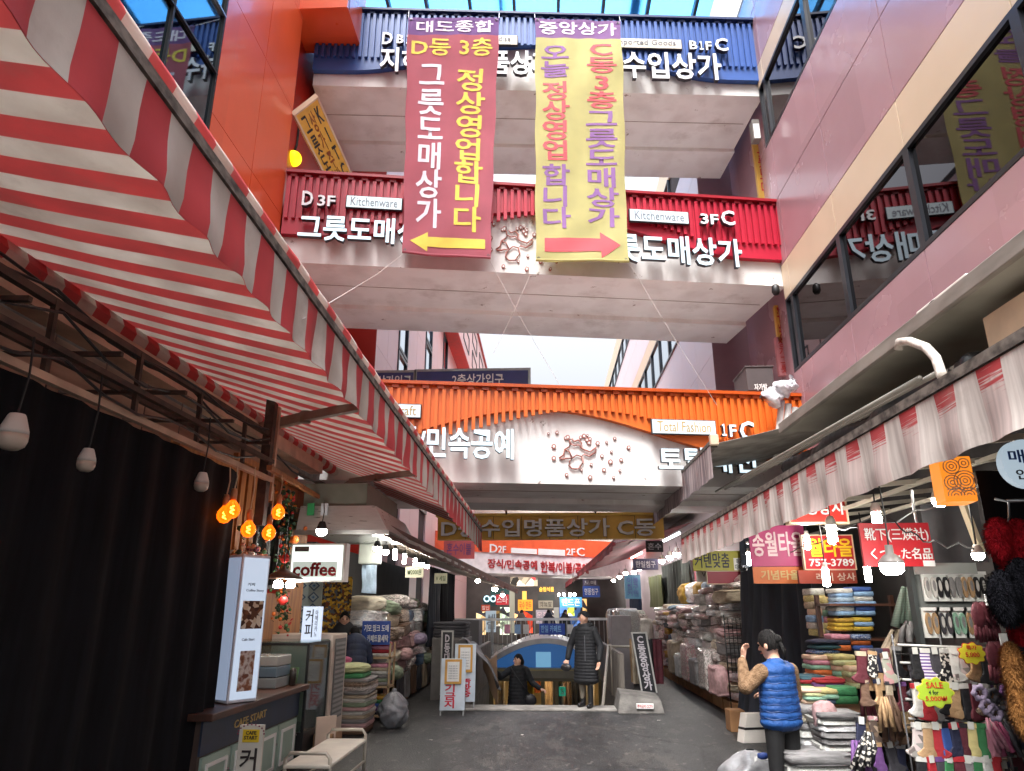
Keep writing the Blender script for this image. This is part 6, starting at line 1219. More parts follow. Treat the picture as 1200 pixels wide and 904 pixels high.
# ================================================================== CENTRE: UNDERGROUND ENTRANCE
T = thing("arched_entrance", "arched grey canopy with lit blue panel over the underground entrance", "entrance", (0, 20.3, 0))
W2 = 1.62; zs_, zt_ = .3, 1.08
def arc(u, o=0.): x = -W2+2*W2*u; return x, zs_+(zt_-zs_-o)*sin(pi*(.08+.84*u))/1.0-(.25*(zt_-zs_))+.12-o*.2
F = FY(20.0); gal = M("canopy_silver", (168, 166, 166), rough=.35, metal=.4)
N = 28; top = [arc(i/N) for i in range(N+1)]; low = [(x*.97, z-.13) for x, z in top]
mb = MB(); mb.prism(F, low+top[::-1], -.12, .02, gal); mb.build("arch_rim", T)
mb = MB(); mb.grid(lambda u, v: Vector((arc(u)[0], 20.0+4.2*v, arc(u)[1]+.0)), N, 6, gal, thick=.04); mb.build("vault", T)
mb = MB(); mb.prism(F, [(-W2*.97, .26)]+[(x, z) for x, z in low if z > .27][0:]+[(W2*.97, .26)] if False else [(W2*.96, .27), (-W2*.96, .27)][::-1]+[(x, max(z, .275)) for x, z in low[::-1]], -.1, -.06, ME("arch_blue", (56, 118, 190), .30)); mb.build("blue_panel", T)
mb = MB(); mb.fbox(F, -.28, .28, .12, .66, -.055, -.04, ME("arch_pale", (130, 190, 230), .5)); mb.build("pale_panel", T)
mb = MB(); mb.fbox(F, -W2-.05, .02, W2+.05, .26, -.3, .04, M("beam_bronze", (120, 116, 104), rough=.5)); mb.fbox(F, -W2-.05, .2, W2+.05, .235, .045, .07, M("gold_trim", (150, 140, 100), rough=.4)); mb.fbox(F, -W2, -.06, W2, .015, -.25, .0, M("beam_olive", (96, 90, 70), rough=.5)); mb.build("lintel", T)
for x in (-1.45, -.1, .25, 1.4): MB().fbox(F, x-.05, -2.95, x+.05, -.065, -.15, -.02, M("post_bronze", (104, 92, 62), rough=.5)).build("post", T)
U = thing("underground_shop", "warmly lit underground shop seen below the arched entrance", "shop", (0, 22.5, -2.95))
warm = M("shop_wall_warm", (200, 176, 130), rough=.8)
mb = MB(); mb.box((-2.6, 23.6, -2.95), (2.6, 23.7, -.02), warm); mb.box((-2.6, 20.35, -2.95), (-2.5, 23.6, -.02), warm); mb.box((2.5, 20.35, -2.95), (2.6, 23.6, -.02), warm); mb.box((-2.5, 20.35, -.08), (2.5, 23.6, -.02), warm); mb.build("wall", U)
mb = MB()
for x in (-1.6, 0, 1.6): mb.box((x-.5, 21.6, -.13), (x+.5, 21.72, -.09), ME("ceiling_tube", (255, 236, 196), 6.))
mb.build("ceiling_light", U)
for i, (px, py0, py1, Y_, m_, lb) in enumerate(((586, 795, 822, 21.6, "beige", "beige garments"), (620, 792, 828, 21.2, "yellow", "bright yellow cloth"), (612, 800, 828, 21.4, "pale yellow", "pale yellow cloth"), (642, 790, 828, 22.2, "tan", "tan boxes"), (654, 797, 822, 21.5, "grey", "grey coats"), (663, 800, 830, 22.0, "brown", "brown coats"), (676, 795, 830, 22.4, "charcoal", "charcoal coats"), (690, 795, 830, 21.8, "beige", "beige board"), (632, 788, 806, 22.8, "orange", "orange blanket"))):
    a, b = aY(px-5, py1+6, Y_), aY(px+6, py0, Y_); mb = MB(); mb.grid(lambda u, v: Vector((a.x+(b.x-a.x)*u, Y_+.04*sin(u*14), a.z+(b.z-a.z)*v)), 10, 5, FAB[m_], thick=.03); mb.build("hanging_garment", label="%s hanging in the underground shop under the arch" % lb, cat="garment", group="goods in the underground shop")
F = FY(21.0); sign("shop_notice", "small green notice standing in the underground shop", "sign", F, F.pb(655, 805, 663, 816), .03, ME("notice_green", (40, 150, 120), .5), [("S", (.25, .2, .75, .8), white)])
# railing with banner
T = thing("railing", "grey balustrade with pale top rail above the arched entrance", "railing", (0, 22, 0))
MB().bar((-3.4, 22, 1.44), (2.6, 22, 1.47), .08, .07, M("rail_pale", (206, 206, 204), rough=.4)).build("top_rail", T)
mb = MB()
for k in range(44): mb.bar((-3.3+k*.135, 22, .02), (-3.3+k*.135, 22, 1.42), .02, .02, steel)
mb.build("balusters", T)
for x in (-3.3, -1.6, .1, 1.9): MB().bar((x, 22.03, 0), (x, 22.03, 1.5), .07, .07, steel).build("post", T)
F = FY(21.9); sign("rail_banner", "blue carpet shop banner tied on the balustrade", "banner", F, F.pb(632, 731, 662, 744), .02, M("banner_blue", (44, 74, 160), rough=.6), [("한일 카페트", (.06, .2, .86, .85), M("letter_skyblue", (150, 200, 240)))])
for i, (px, m_) in enumerate(((594, "pink"), (606, "light blue"), (616, "white"), (668, "white"))): F = FY(21.92); sign("notice_sheet", "%s notice sheet, %s of the sheets on the balustrade" % (m_, ORD[i+1]), "notice", F, F.pb(px-3, 732, px+4, 743), .01, FAB[m_], group="notice sheets on the balustrade")
# cabinets and tarps left of the stairs
roundbox((-2.35, 15.4, 0), (-1.62, 16.4, 1.18), M("cabinet_grey", (110, 106, 104), rough=.6, rgb2=(90, 86, 84), scale=3), "grey_cabinet", "grey metal cabinet at the stairs' left side behind the A-frame signs", "cabinet")
for i in range(5): item("folded_blanket", (-2.0, 15.9, 1.18+i*.06), (.7, .8, .065), "charcoal", "charcoal folded cloth, %s from the bottom on the grey metal cabinet" % ORD[i+1], "cloth", "dark cloths on the grey metal cabinet")
mb = MB(); mb.box((-2.2, 17.6, 0), (-1.58, 18.6, 1.5), M("cabinet_dim", (90, 86, 88), rough=.6)); mb.build("grey_cabinet", label="taller dim grey cabinet farther along the stairs' left side", cat="cabinet", bevel=.01)
tarp = M("tarp_grey", (130, 130, 134), rough=.6, rgb2=(96, 96, 100), scale=4); tarpb = M("tarp_tan", (170, 140, 116), rough=.6)
mb = MB(); mb.grid(lambda u, v: Vector((-1.75+.75*u+.05*sin(v*7), 15.0+1.3*v, 1.15-.75*u*u-.35*v*u+.05*sin(u*9+v*5))), 14, 12, tarp, thick=.012); mb.build("grey_tarp", label="grey tarp draped over the parapet left of the stairs", cat="tarp")
mb = MB(); mb.grid(lambda u, v: Vector((-1.3+.3*u, 15.25+.5*v, .82-.7*v*(.4+u)+.04*sin(u*8))), 10, 10, tarpb, thick=.012); mb.build("tan_tarp", label="tan plastic sheet hanging below the grey tarp's corner", cat="tarp")
# A-frame signs, sign posts
def aframe(label, b_, Y_, txt, tcol, frame_m, tb):
    F = Fr((0, Y_, 0), (1, .06, 0), (0, .12, 1)); b = F.pb(*b_); T = thing("sandwich_board", label, "sign", F((b[0]+b[2])/2, b[1]))
    MB().fbox(F, *b, -.03, 0, M("board_paleblue", (196, 208, 220), rough=.5)).build("board", T, bevel=.006)
    for q_ in (b[0]+.02, b[2]-.02):
        MB().bar(F(q_, b[1], -.01), F(q_, b[1]-.13, -.01), .025, .025, steel).build("leg", T); MB().bar(F(q_, b[3], -.03), F(q_, b[1]-.2, -.5), .025, .025, steel).build("rear_leg", T)
    fr_b = sub(b, .16, .5, .84, .98); MB().fbox(F, *fr_b, .002, .03, frame_m).build("picture_frame", T); MB().fbox(F, *sub(fr_b, .14, .1, .86, .9), .031, .035, M("notice_white", (222, 222, 220), rough=.6)).build("notice", T)
    m2 = MB()
    for k in range(6): put_text(m2, F, "안내문 알림 표시", sub(fr_b, .22, .2+.1*k, .78, .25+.1*k), .036, .001, let_grey)
    put_text(m2, F, txt, sub(b, *tb), .003, .003, tcol, bold=.03); m2.build("lettering", T)
gold = M("frame_gold", (196, 146, 60), rough=.45)
aframe("pale blue sandwich board with gold framed notice and big red letters in front", (516, 771, 545, 832), 13.35, V_("기금지"), M("letter_crimson", (196, 36, 60), rough=.5), gold, (.18, .04, .62, .5))
aframe("taller sandwich board with gold framed notice behind the front one", (532, 754, 557, 822), 14.0, V_("녹화중"), M("letter_crimson", (196, 36, 60), rough=.5), gold, (.36, .08, .8, .42))
def post_sign(label, F, b, txt, base=False):
    T = thing("sign_post", label, "sign", F((b[0]+b[2])/2, b[1])); MB().fbox(F, *b, -.06, 0, M("post_black", (30, 32, 36), rough=.4)).build("board", T)
    mb = MB()
    for bb in ((b[0]-.03, b[1], b[0], b[3]+.03), (b[2], b[1], b[2]+.03, b[3]+.03), (b[0], b[3], b[2], b[3]+.03)): mb.fbox(F, *bb, -.07, .01, M("frame_silver", (170, 168, 164), rough=.4))
    mb.build("frame", T); m2 = MB(); put_text(m2, F, V_(txt), sub(b, .18, .04, .82, .96), .003, .006, M("letter_pale", (190, 184, 190)), bold=.03); m2.build("lettering", T)
    mb = MB(); mb.fbox(F, b[0], -.05, b[2], b[1], -.06, 0, steel); mb.build("post", T); return T
F = FY(14.9); post_sign("black sign post with white vertical letters behind the sandwich boards", F, F.pb(518, 741, 529, 815), "D동대도상가")
F = Fr(aZ(764, 826, 0)+Vector((0, .1, 0)), (1, .05, 0), (-.13, .03, 1)); post_sign("leaning black sign post with white vertical letters beside the right railing", F, F.pb(753, 741, 768, 812), "C동중앙상가")
mb = MB(); q = aZ(757, 836, 0); mb.hexa([(q.x-.5, q.y-.1, 0), (q.x+.32, q.y-.1, 0), (q.x+.32, q.y+.8, 0), (q.x-.5, q.y+.8, 0), (q.x-.42, q.y+.15, .3), (q.x+.28, q.y+.0, .2), (q.x+.3, q.y+.75, .26), (q.x-.42, q.y+.75, .34)], M("block_grey", (112, 108, 104), rough=.85, rgb2=(78, 75, 72), scale=4, bump=.4)); o = mb.build("concrete_block", label="sloping concrete block at the foot of the leaning sign post", cat="block", bevel=.02)
Fb = FY(q.y-.105); b = Fb.pb(746, 825, 766, 831); MB().fbox(Fb, *b, -.05, .0, white).build("sticker", o); m2 = MB(); put_text(m2, Fb, "주차금지 CCTV", sub(b, .05, .15, .95, .85), .002, .002, reds); m2.build("lettering", o)
# handrail right
T = thing("handrail", "tube handrail running down the right side of the stairs", "handrail", (1.3, 14.5, 0))
MB().tube([(1.02, 14.5, 0), (1.05, 14.55, .05), (1.36, 16.6, .98), (1.42, 16.75, .98)], .03, tubem, n=8).build("sloping_rail", T); MB().tube([(1.36, 16.5, .97), (2.2, 16.3, .97)], .025, tubem, n=8).build("rail", T)
for x in (1.4, 2.1): MB().tube([(x, 16.4, 0), (x, 16.4, .97)], .025, tubem, n=8).build("post", T)
roundbox((1.5, 17.2, 0), (1.95, 17.9, 1.6), M("cabinet_lilac", (150, 144, 146), rough=.6), "grey_cabinet", "pale grey cabinet with white notice right of the stairs", "cabinet")
for i in range(6):
    x, y = 1.75+.22*(i % 3), 15.6+.35*(i//3); wd = ["beige", "charcoal", "maroon", "tan", "grey", "black"][i]
    curtain("hanging_garment", "%s garment, %s on the rail right of the stairs" % (wd, ORD[i+1]), [(x, y), (x+.2, y+.05)], .3, 1.15, FAB[wd], amp=.03, wl=.12, nz_=8, cat="garment", group="garments on the rail right of the stairs")
for i in range(8):
    wd = ["mottled white", "white", "flowered grey", "white", "grey", "dusty pink", "mottled white", "white"][i]; item("packed_blanket", (2.0+.35*(i % 2), 18.2+i*.5, .05 if i % 2 else .9), (.5, .55, .85), wd, "%s wrapped bundle, %s in the heap right of the stairs" % (wd, ORD[i+1]), "bundle", "wrapped bundles right of the stairs")
# ================================================================== FAR SHOPS
FS = thing("far_shop_row", "far row of lit shopfronts beyond the balustrade", "shops", (0, 40, 0))
mb = MB(); mb.box((-5, 40, 0), (4.5, 40.3, 3.6), M("shop_wall_grey", (84, 80, 76), rough=.8, rgb2=(60, 56, 54), scale=1)); mb.build("wall", FS)
def MEP(name, rgb, st):
    """a lit shop interior: patchy goods that glow with the room light"""
    m = MP(name, [tuple(int(c*f) for c in rgb) for f in (1, .35, .7, .15, 1, .5)]+[(230, 220, 200), (40, 40, 46), (190, 60, 60)], 3.2); n = m.node_tree.nodes; l = m.node_tree.links; p_ = n["Principled BSDF"]
    l.new(p_.inputs["Base Color"].links[0].from_socket, p_.inputs["Emission Color"]); p_.inputs["Emission Strength"].default_value = st; return m
def lit(px_, Y_, rgb, st, name, label, cat, txt=None, tcol=None, fr=(.08, .15, .92, .85)):
    F = FY(Y_); m_ = (ME("lit_%d_%d_%d_%s" % (*rgb, st), rgb, st*.75) if "window" not in name else MEP("litp_%d_%d_%d_%s" % (*rgb, st), rgb, st*.5)) if st else M("plain_%d_%d_%d" % rgb, rgb, rough=.6); return sign(name, label, cat, F, F.pb(*px_), .15, m_, [(txt, fr, tcol)] if txt else [])
lit((575, 690, 597, 698), 37, (40, 80, 76), 0, "shop_sign", "dark teal board above the far glasses shop", "sign"); o = lit((566, 699, 583, 711), 37, (30, 70, 70), 0, "shop_sign", "dark teal glasses shop sign with two white rings", "sign"); 
F = FY(36.98); mb = MB()
for px in (570.5, 578): u, v = F.px(px, 702); mb.tube([F(u+.13*cos(a*pi/10), v+.13*sin(a*pi/10), .03) for a in range(21)], .035, ME("ring_lit", (200, 240, 255), 1.5), n=6)
mb.build("spectacle_rings", o)
lit((581, 697, 596, 709), 36.5, (214, 50, 60), .7, "shop_sign", "lit red sign right of the glasses shop sign", "sign", "스타", white); lit((564, 709, 574, 716), 35, (220, 80, 40), .5, "shop_sign", "small orange red sign under the glasses shop sign", "sign", "할인", white)
lit((569, 716, 581, 741), 30, (206, 226, 240), .55, "light_box", "white lit standing sign left of the balustrade", "light box", "세\n일", let_grey); lit((578, 716, 595, 734), 38.5, (120, 100, 60), .6, "shop_window", "dim olive lit shop window behind standing sign", "window")
lit((597, 688, 603, 742), 34, (230, 226, 200), .35, "white_column", "pale lit column between glasses shop and orange shop", "column"); lit((607, 703, 624, 716), 37, (255, 160, 50), 1.4, "shop_sign", "bright orange lit sign of the far food shop", "sign", "국수 만두", reds); lit((611, 716, 624, 742), 37.5, (236, 70, 40), .9, "shop_window", "red lit window under the bright orange sign", "window"); lit((612, 693, 617, 703), 37.2, (255, 190, 90), 1.6, "shop_lamp", "glowing orange lamp over the far food shop", "lamp")
lit((631.5, 687.5, 649.5, 694), 38, (70, 60, 50), 0, "shop_sign", "glowing amber lettering sign on the far wall", "sign", "슘럼식품", ME("amber_letters", (255, 190, 70), 2.0), (.02, .08, .98, .92)); lit((630, 697, 650, 704), 39, (60, 64, 60), 0, "shop_awning", "dark strip awning below the amber lettering", "awning"); lit((631, 704, 648, 713), 39, (206, 196, 170), .35, "menu_board", "cream menu board with dark squares on the far wall", "board", "메뉴판\n가격표", letd := M("letter_dark", (40, 30, 30))); lit((628, 715, 643, 731), 36, (222, 206, 214), .45, "white_poster", "pale pink poster standing before the far wall", "poster", "모집\n안내", lpink); lit((649, 712, 655, 731), 36, (226, 222, 210), .4, "vending_machine", "small cream machine right of the pale pink poster", "machine")
lit((656, 700, 682, 712), 37, (70, 170, 230), 1.0, "shop_sign", "bright blue lit sign of the far right shop", "sign", "핸드폰", white); lit((656, 712, 682, 736), 37.5, (90, 130, 200), .6, "shop_window", "blue lit shop window below the bright blue sign", "window"); lit((665, 712, 673, 722), 37, (200, 224, 70), 1.0, "window_poster", "lime yellow square poster in the blue shop window", "poster"); lit((683, 702, 688, 738), 36, (240, 190, 120), .7, "shop_window", "warm lit narrow window right of the blue shop", "window")
for b_, c_, lb in (((558, 717, 569, 744), (240, 200, 140), "warm lit window left of the white standing light box"), ((586, 712, 597, 744), (210, 230, 200), "pale green lit window under the red glasses shop sign"), ((603, 717, 611, 744), (250, 190, 120), "narrow warm window left of the red lit window"), ((643, 716, 650, 744), (230, 210, 190), "small pale window right of the pink poster"), ((598, 676, 630, 687), (220, 200, 170), "dim cream strip window above the orange food shop sign")):
    lit(b_, 38.5, c_, 1.1, "shop_window", lb, "window")
for i, px in enumerate((655, 661, 668, 673)): MB().ell(aY(px, 697, 36), .07, glow, 10, 8).build("downlight", label="%s round white lamp above the bright blue sign" % ORD[i+1], cat="lamp", group="white lamps above the blue sign")
# ================================================================== PEOPLE
skin = M("skin", (206, 160, 136), rough=.55, var=.04); hairm = M("hair_black", (20, 17, 16), rough=.65, rgb2=(9, 8, 8), scale=40, stretch=(1, 1, .12), bump=.9, bscale=70, spec=.25); coatb = M("coat_black", (17, 18, 24), rough=.75, rgb2=(11, 12, 16), scale=6, bump=.3, bscale=14); coatn = M("coat_navy", (36, 46, 72), rough=.7, rgb2=(26, 34, 54), scale=6, bump=.3, bscale=16)
bootm = M("boot_black", (20, 20, 22), rough=.5); panb = M("trousers_black", (14, 14, 16), rough=.8, bump=.3, bscale=14); pang = M("trousers_grey", (120, 112, 100), rough=.8); vestm = M("vest_blue", (36, 80, 142), rough=.6, rgb2=(26, 62, 118), scale=7, bump=.6, bscale=22, spec=.3); tanm = M("sleeve_tan", (146, 118, 92), rough=1., rgb2=(112, 88, 66), scale=26, bump=1., bscale=90, spec=.1); furc = M("fur_trim", (120, 96, 80), rough=1., bump=.6, bscale=90); maskm = M("mask_pale", (186, 150, 140), rough=.7)
class Blob:
    def __init__(s): s.p = []
    def cap(s, a, b, r0, r1, m): s.p.append(('c', Vector(a), Vector(b), r0, r1, m)); return s
    def ell(s, c, r, m): s.p.append(('e', Vector(c), Vector(r), 0, 0, m)); return s
    def chain(s, pts, rs, m):
        for i in range(len(pts)-1): s.cap(pts[i], pts[i+1], rs[i], rs[i+1], m)
        return s
    def hand(s, w, d, palm_n, m, side=1, curl=.6, k=.92):
        w = Vector(w); d = Vector(d).normalized(); n = Vector(palm_n).normalized(); t = d.cross(n).normalized()*side
        pc = w+d*.045*k; 
        for q in (-.5, 0, .5): s.cap(w+t*q*.03*k, w+d*.08*k+t*q*.055*k, .017*k, .014*k, m)
        for i, (o, l) in enumerate(((-.034, .062), (-.012, .075), (.011, .07), (.032, .055))):
            a = w+d*.085*k+t*o*k; b = a+(d*cos(curl*.6)+n*sin(curl*.6))*l*.55*k; c = b+(d*cos(curl*1.6)+n*sin(curl*1.6))*l*.5*k; s.chain([a, b, c], [.0095*k, .0088*k, .0078*k], m)
        a = w+d*.025*k-t*.03*k; b = a+(d*.7-t*.75+n*.3).normalized()*.04*k; s.chain([a, b, b+(d*.9-t*.2+n*.5).normalized()*.032*k], [.013*k, .011*k, .009*k], m); return s
    def dist(s, q):
        best = (1e9, None)
        for k, a, b, r0, r1, m in s.p:
            if k == 'c':
                ab = b-a; L = ab.length_squared; t = max(0, min(1, (q-a).dot(ab)/L)) if L > 1e-12 else 0; d = (q-a-ab*t).length-(r0+(r1-r0)*t)
            else:
                e = q-a; f = Vector((e.x/b.x, e.y/b.y, e.z/b.z)).length; d = (f-1)*min(b)
            if d < best[0]: best = (d, m)
        return best[1]
    def mesh(s, voxel=.008):
        mb = MB(); z = skin
        for k, a, b, r0, r1, m in s.p:
            if k == 'e': mb.ell(a, tuple(b), z, 20, 14)
            else:
                ax = (b-a); L = ax.length; ax = ax.normalized() if L > 1e-9 else Vector((0, 0, 1)); pts = []; rs = []
                for i in range(5): th = pi/2*i/4; pts.append(a-ax*r0*cos(th)); rs.append(max(.0005, r0*sin(th)))
                for i in range(5): th = pi/2*i/4; pts.append(b+ax*r1*sin(th)); rs.append(max(.0005, r1*cos(th)))
                x = ax.cross(Vector((0, 0, 1)) if abs(ax.z) < .9 else Vector((1, 0, 0))).normalized(); y = ax.cross(x); n = 14; vs = []; fs = []
                for p_, r_ in zip(pts, rs):
                    for q in range(n): vs.append(p_+x*(r_*cos(2*pi*q/n))+y*(r_*sin(2*pi*q/n)))
                for i in range(len(pts)-1):
                    for q in range(n): fs.append((i*n+q, i*n+(q+1) % n, (i+1)*n+(q+1) % n, (i+1)*n+q))
                fs += [tuple(range(n-1, -1, -1)), tuple((len(pts)-1)*n+q for q in range(n))]; mb.add(vs, fs, z)
        o = mb.build("body_base", loc=(0, 0, 0)); r_ = o.modifiers.new("remesh", 'REMESH'); r_.mode = 'VOXEL'; r_.voxel_size = voxel
        sm = o.modifiers.new("smooth", 'SMOOTH'); sm.factor = .5; sm.iterations = 3
        dg = bpy.context.evaluated_depsgraph_get(); me = bpy.data.meshes.new_from_object(o.evaluated_get(dg)); bpy.data.objects.remove(o)
        me.materials.clear(); ms = []
        for p_ in s.p:
            if p_[5] not in ms: ms.append(p_[5])
        for m in ms: me.materials.append(m)
        for f in me.polygons: f.material_index = ms.index(s.dist(f.center)); f.use_smooth = True
        return me
def person(label, loc, rz, blob, head=None, extra=(), s=1., voxel=.008):
    """head=(centre, yaw, tilt): eyes, mouth and hair become children"""
    c0, yaw, tilt, kind = head; Rh = Matrix.Rotation(yaw, 3, 'Z') @ Matrix.Rotation(tilt, 3, 'X'); c = Vector(c0)
    H = lambda x, y, z: c+Rh @ Vector((x, y, z))
    b = blob; b.ell(c, (.074, .088, .108), skin); b.cap(H(0, -.03, -.05), H(0, -.035, -.075), .05, .042, skin); b.cap(H(0, -.085, .012), H(0, -.102, -.02), .008, .015, skin)
    for sx in (-1, 1): b.ell(H(.076*sx, .005, -.01), (.014, .022, .03), skin); b.ell(H(.03*sx, -.075, .03), (.02, .014, .008), skin)
    o = bpy.data.objects.new("person", b.mesh(voxel)); COL.objects.link(o); o.location = loc; o.rotation_euler = (0, 0, rz); o.scale = (s, s, s); WL[o] = Vector((0, 0, 0)); tag(o, label, "person")
    mb = MB()
    for sx in (-1, 1): mb.ell(H(.03*sx, -.083, .012), (.013, .006, .006), hairm, 10, 6); mb.tube([H(.016*sx, -.09, .034), H(.045*sx, -.082, .036)], .004, hairm, n=5)
    mb.build("eyes", o); mb = MB(); mb.tube([H(-.022, -.086, -.055), H(0, -.092, -.054), H(.022, -.086, -.055)], .005, M("lips", (166, 90, 84), rough=.5), n=6); mb.build("mouth", o)
    mb = MB(); hm = hairm
    def hairf(th_max, back, k=1.1, z0=.012):
        def fn(u, v):
            ph = 2*pi*u; front = max(0, -sin(ph)); th = th_max*v*(1-.5*front)
            d = Vector((sin(th)*cos(ph)*.074, sin(th)*sin(ph)*.088, cos(th)*.108))*k; return H(d.x, d.y+.006, d.z+z0+.004*nz(d.x*60, d.y*60, d.z*20)+.006*sin(ph*14+5*nz(d.x*20, d.y*20))*v*(0 if kind == 'hat' else 1))
        return fn
    if kind == 'hat': mb.grid(hairf(1.5, 0, 1.16), 28, 12, M("knit_black", (22, 22, 26), rough=.95, bump=.8, bscale=120)); mb.build("knit_hat", o)
    else:
        mb.grid(hairf(2.1, 0, 1.13), 30, 14, hm)
        if kind == 'bun': mb.ell(H(0, .09, .03), (.045, .04, .045), hm, 14, 10, lambda d: 1+.06*nz(d.x*9, d.y*9, d.z*9)); mb.tube([H(0, .1, 0), H(.01, .13, -.07), H(.02, .12, -.14)], .026, hm, n=8, r2=.008)
        if kind == 'bob': mb.ell(H(0, .055, -.03), (.084, .055, .1), hm, 18, 12)
        mb.build("hair", o)
    for nm, e in extra: e.build(nm, o)
    return o
def tiers(b, z0, z1, n, w0, w1, d0, d1, m, y0=0., y1=0., k=1.25):
    for i in range(n):
        t = i/(n-1); b.ell((0, y0+(y1-y0)*t, z0+(z1-z0)*t), (w0+(w1-w0)*t, d0+(d1-d0)*t, (z1-z0)/n*k), m)
def legs(b, m, boot, st=.09, hip=.88, knee=.47, dy=(0, 0), boot_h=.34):
    for i, sx in enumerate((-1, 1)):
        y = dy[i]; b.chain([(.085*sx, 0, hip), (st*sx, y*.5-.01, knee), (st*sx, y+.01, .1)], [.088, .062, .045], m)
        b.cap((st*sx, y+.01, boot_h), (st*sx, y+.01, .07), .056, .05, boot); b.cap((st*sx, y+.02, .045), (st*1.15*sx, y-.13, .038), .043, .036, boot)
# standing woman at the head of the stairs
b = Blob(); legs(b, pang, bootm, .095, dy=(.03, -.05), boot_h=.38); b.cap((0, .01, 1.36), (0, .0, 1.5), .055, .05, skin)
tiers(b, .46, 1.34, 17, .25, .19, .17, .13, coatb, k=1.7); b.cap((-.15, .01, 1.335), (.15, .01, 1.335), .075, .075, coatb); b.ell((0, .02, 1.40), (.13, .125, .075), coatb); b.ell((0, .12, 1.36), (.12, .06, .11), coatb)
for sx, el, wr in ((-1, (-.30, -.02, 1.06), (-.31, -.12, .84)), (1, (.30, .02, 1.05), (.30, -.07, .82))):
    b.chain([(.18*sx, .01, 1.33), el, wr], [.078, .066, .052], coatb); b.hand(Vector(wr)+(Vector(wr)-Vector(el)).normalized()*.03, (Vector(wr)-Vector(el)), (-sx*.4, -1, 0), skin, sx, .9 if sx < 0 else .5, 1.0)
bag = MB(); bag.ell((-.31, -.2, .68), (.11, .05, .07), M("bag_dark", (34, 32, 36), rough=.4), 16, 10, lambda d: 1+.08*nz(d.x*4, d.y*4, d.z*4))
hd_ = MB(); hd_.grid(lambda u, v: Vector(((.125+.035*cos(2*pi*v))*cos(pi*(u*1.5-.25)), .03+(.10+.035*cos(2*pi*v))*sin(pi*(u*1.5-.25)), 1.425+.03*sin(2*pi*v)+.02*sin(pi*(u*1.5-.25))+.008*nz(u*30, v*6))), 36, 10, M("fur_hood", (22, 21, 22), rough=1., bump=1., bscale=120))
hw = MB(); hw.bar((.06, -.15, 1.24), (.06, -.155, .8), .008, .01, M("zip_grey", (90, 90, 96)))
p = aZ(688, 829, 0.035); W1 = person("woman in long black padded coat and black knit hat standing at the stair top", (p.x, p.y, .035), R(-28), b, ((0, -.02, 1.545), R(-52), R(4), 'hat'), (("coat_zip", hw), ("fur_hood", hd_)), 1.0)
bo = bag.build("handbag", label="small dark handbag in the standing woman's right hand", cat="bag", loc=(0, 0, 0)); bo.location = W1.location; bo.rotation_euler = W1.rotation_euler
# woman climbing the stairs
b = Blob(); legs(b, panb, bootm, .09); b.cap((0, .0, 1.32), (0, -.01, 1.46), .055, .05, skin); tiers(b, .40, 1.32, 15, .24, .17, .17, .12, coatb, k=1.8); b.cap((-.14, 0, 1.31), (.14, 0, 1.31), .075, .075, coatb); b.ell((0, .02, 1.34), (.1, .1, .05), coatb)
b.chain([(-.17, 0, 1.3), (-.36, -.1, 1.18), (-.52, -.2, 1.33)], [.072, .06, .047], coatb); b.hand((-.55, -.22, 1.355), (-.7, -.4, .5), (0, -.4, -1), skin, -1, .7)
b.chain([(.17, 0, 1.3), (.29, -.03, 1.06), (.42, -.2, .98)], [.072, .06, .047], coatb); b.hand((.45, -.22, .965), (.7, -.6, -.25), (0, 0, -1), skin, 1, .8)
strap = MB(); strap.tube([(-.15, -.08, 1.36), (-.05, -.145, 1.2), (.1, -.17, 1.0), (.22, -.13, .86)], .012, bootm, n=6)
p = aY(607, 765, 16.2); W2 = person("woman in dark coat with shoulder bag climbing up out of the stairwell", (p.x, 16.2, -1.02+.17), R(6), b, ((-.0, -.03, 1.49), R(-62), R(-6), 'bob'), (("bag_strap", strap),), 1.04)
mb = MB(); mb.ell((.25, -.12, .78), (.13, .06, .12), M("bag_dark", (34, 32, 36), rough=.4), 16, 10, lambda d: 1+.1*nz(d.x*3, d.y*3, d.z*3)); o = mb.build("shoulder_bag", label="dark shoulder bag on the woman climbing the stairs", cat="bag", loc=(0, 0, 0)); o.location = W2.location; o.rotation_euler = W2.rotation_euler
# seller facing the camera
b = Blob(); legs(b, panb, bootm); b.cap((0, 0, 1.38), (0, -.01, 1.52), .057, .052, skin); tiers(b, .78, 1.38, 7, .2, .19, .14, .125, coatb, k=2.2); b.cap((-.16, 0, 1.37), (.16, 0, 1.37), .08, .08, coatb); b.ell((0, .01, 1.43), (.11, .1, .06), coatb)
for sx in (-1, 1): b.chain([(.19*sx, 0, 1.36), (.27*sx, -.08, 1.12), (.12*sx, -.3, 1.1)], [.078, .066, .05], coatb); b.hand((.1*sx, -.33, 1.1), (-.5*sx, -.8, 0), (0, 0, -1), skin, sx, .8)
p = aY(412, 716, 12.75); person("seller in black jacket facing the alley behind the navy jacket customer", (p.x, 12.35, p.z-1.72), R(12), b, ((0, -.03, 1.585), R(8), R(8), 'short'), (), 1.0)
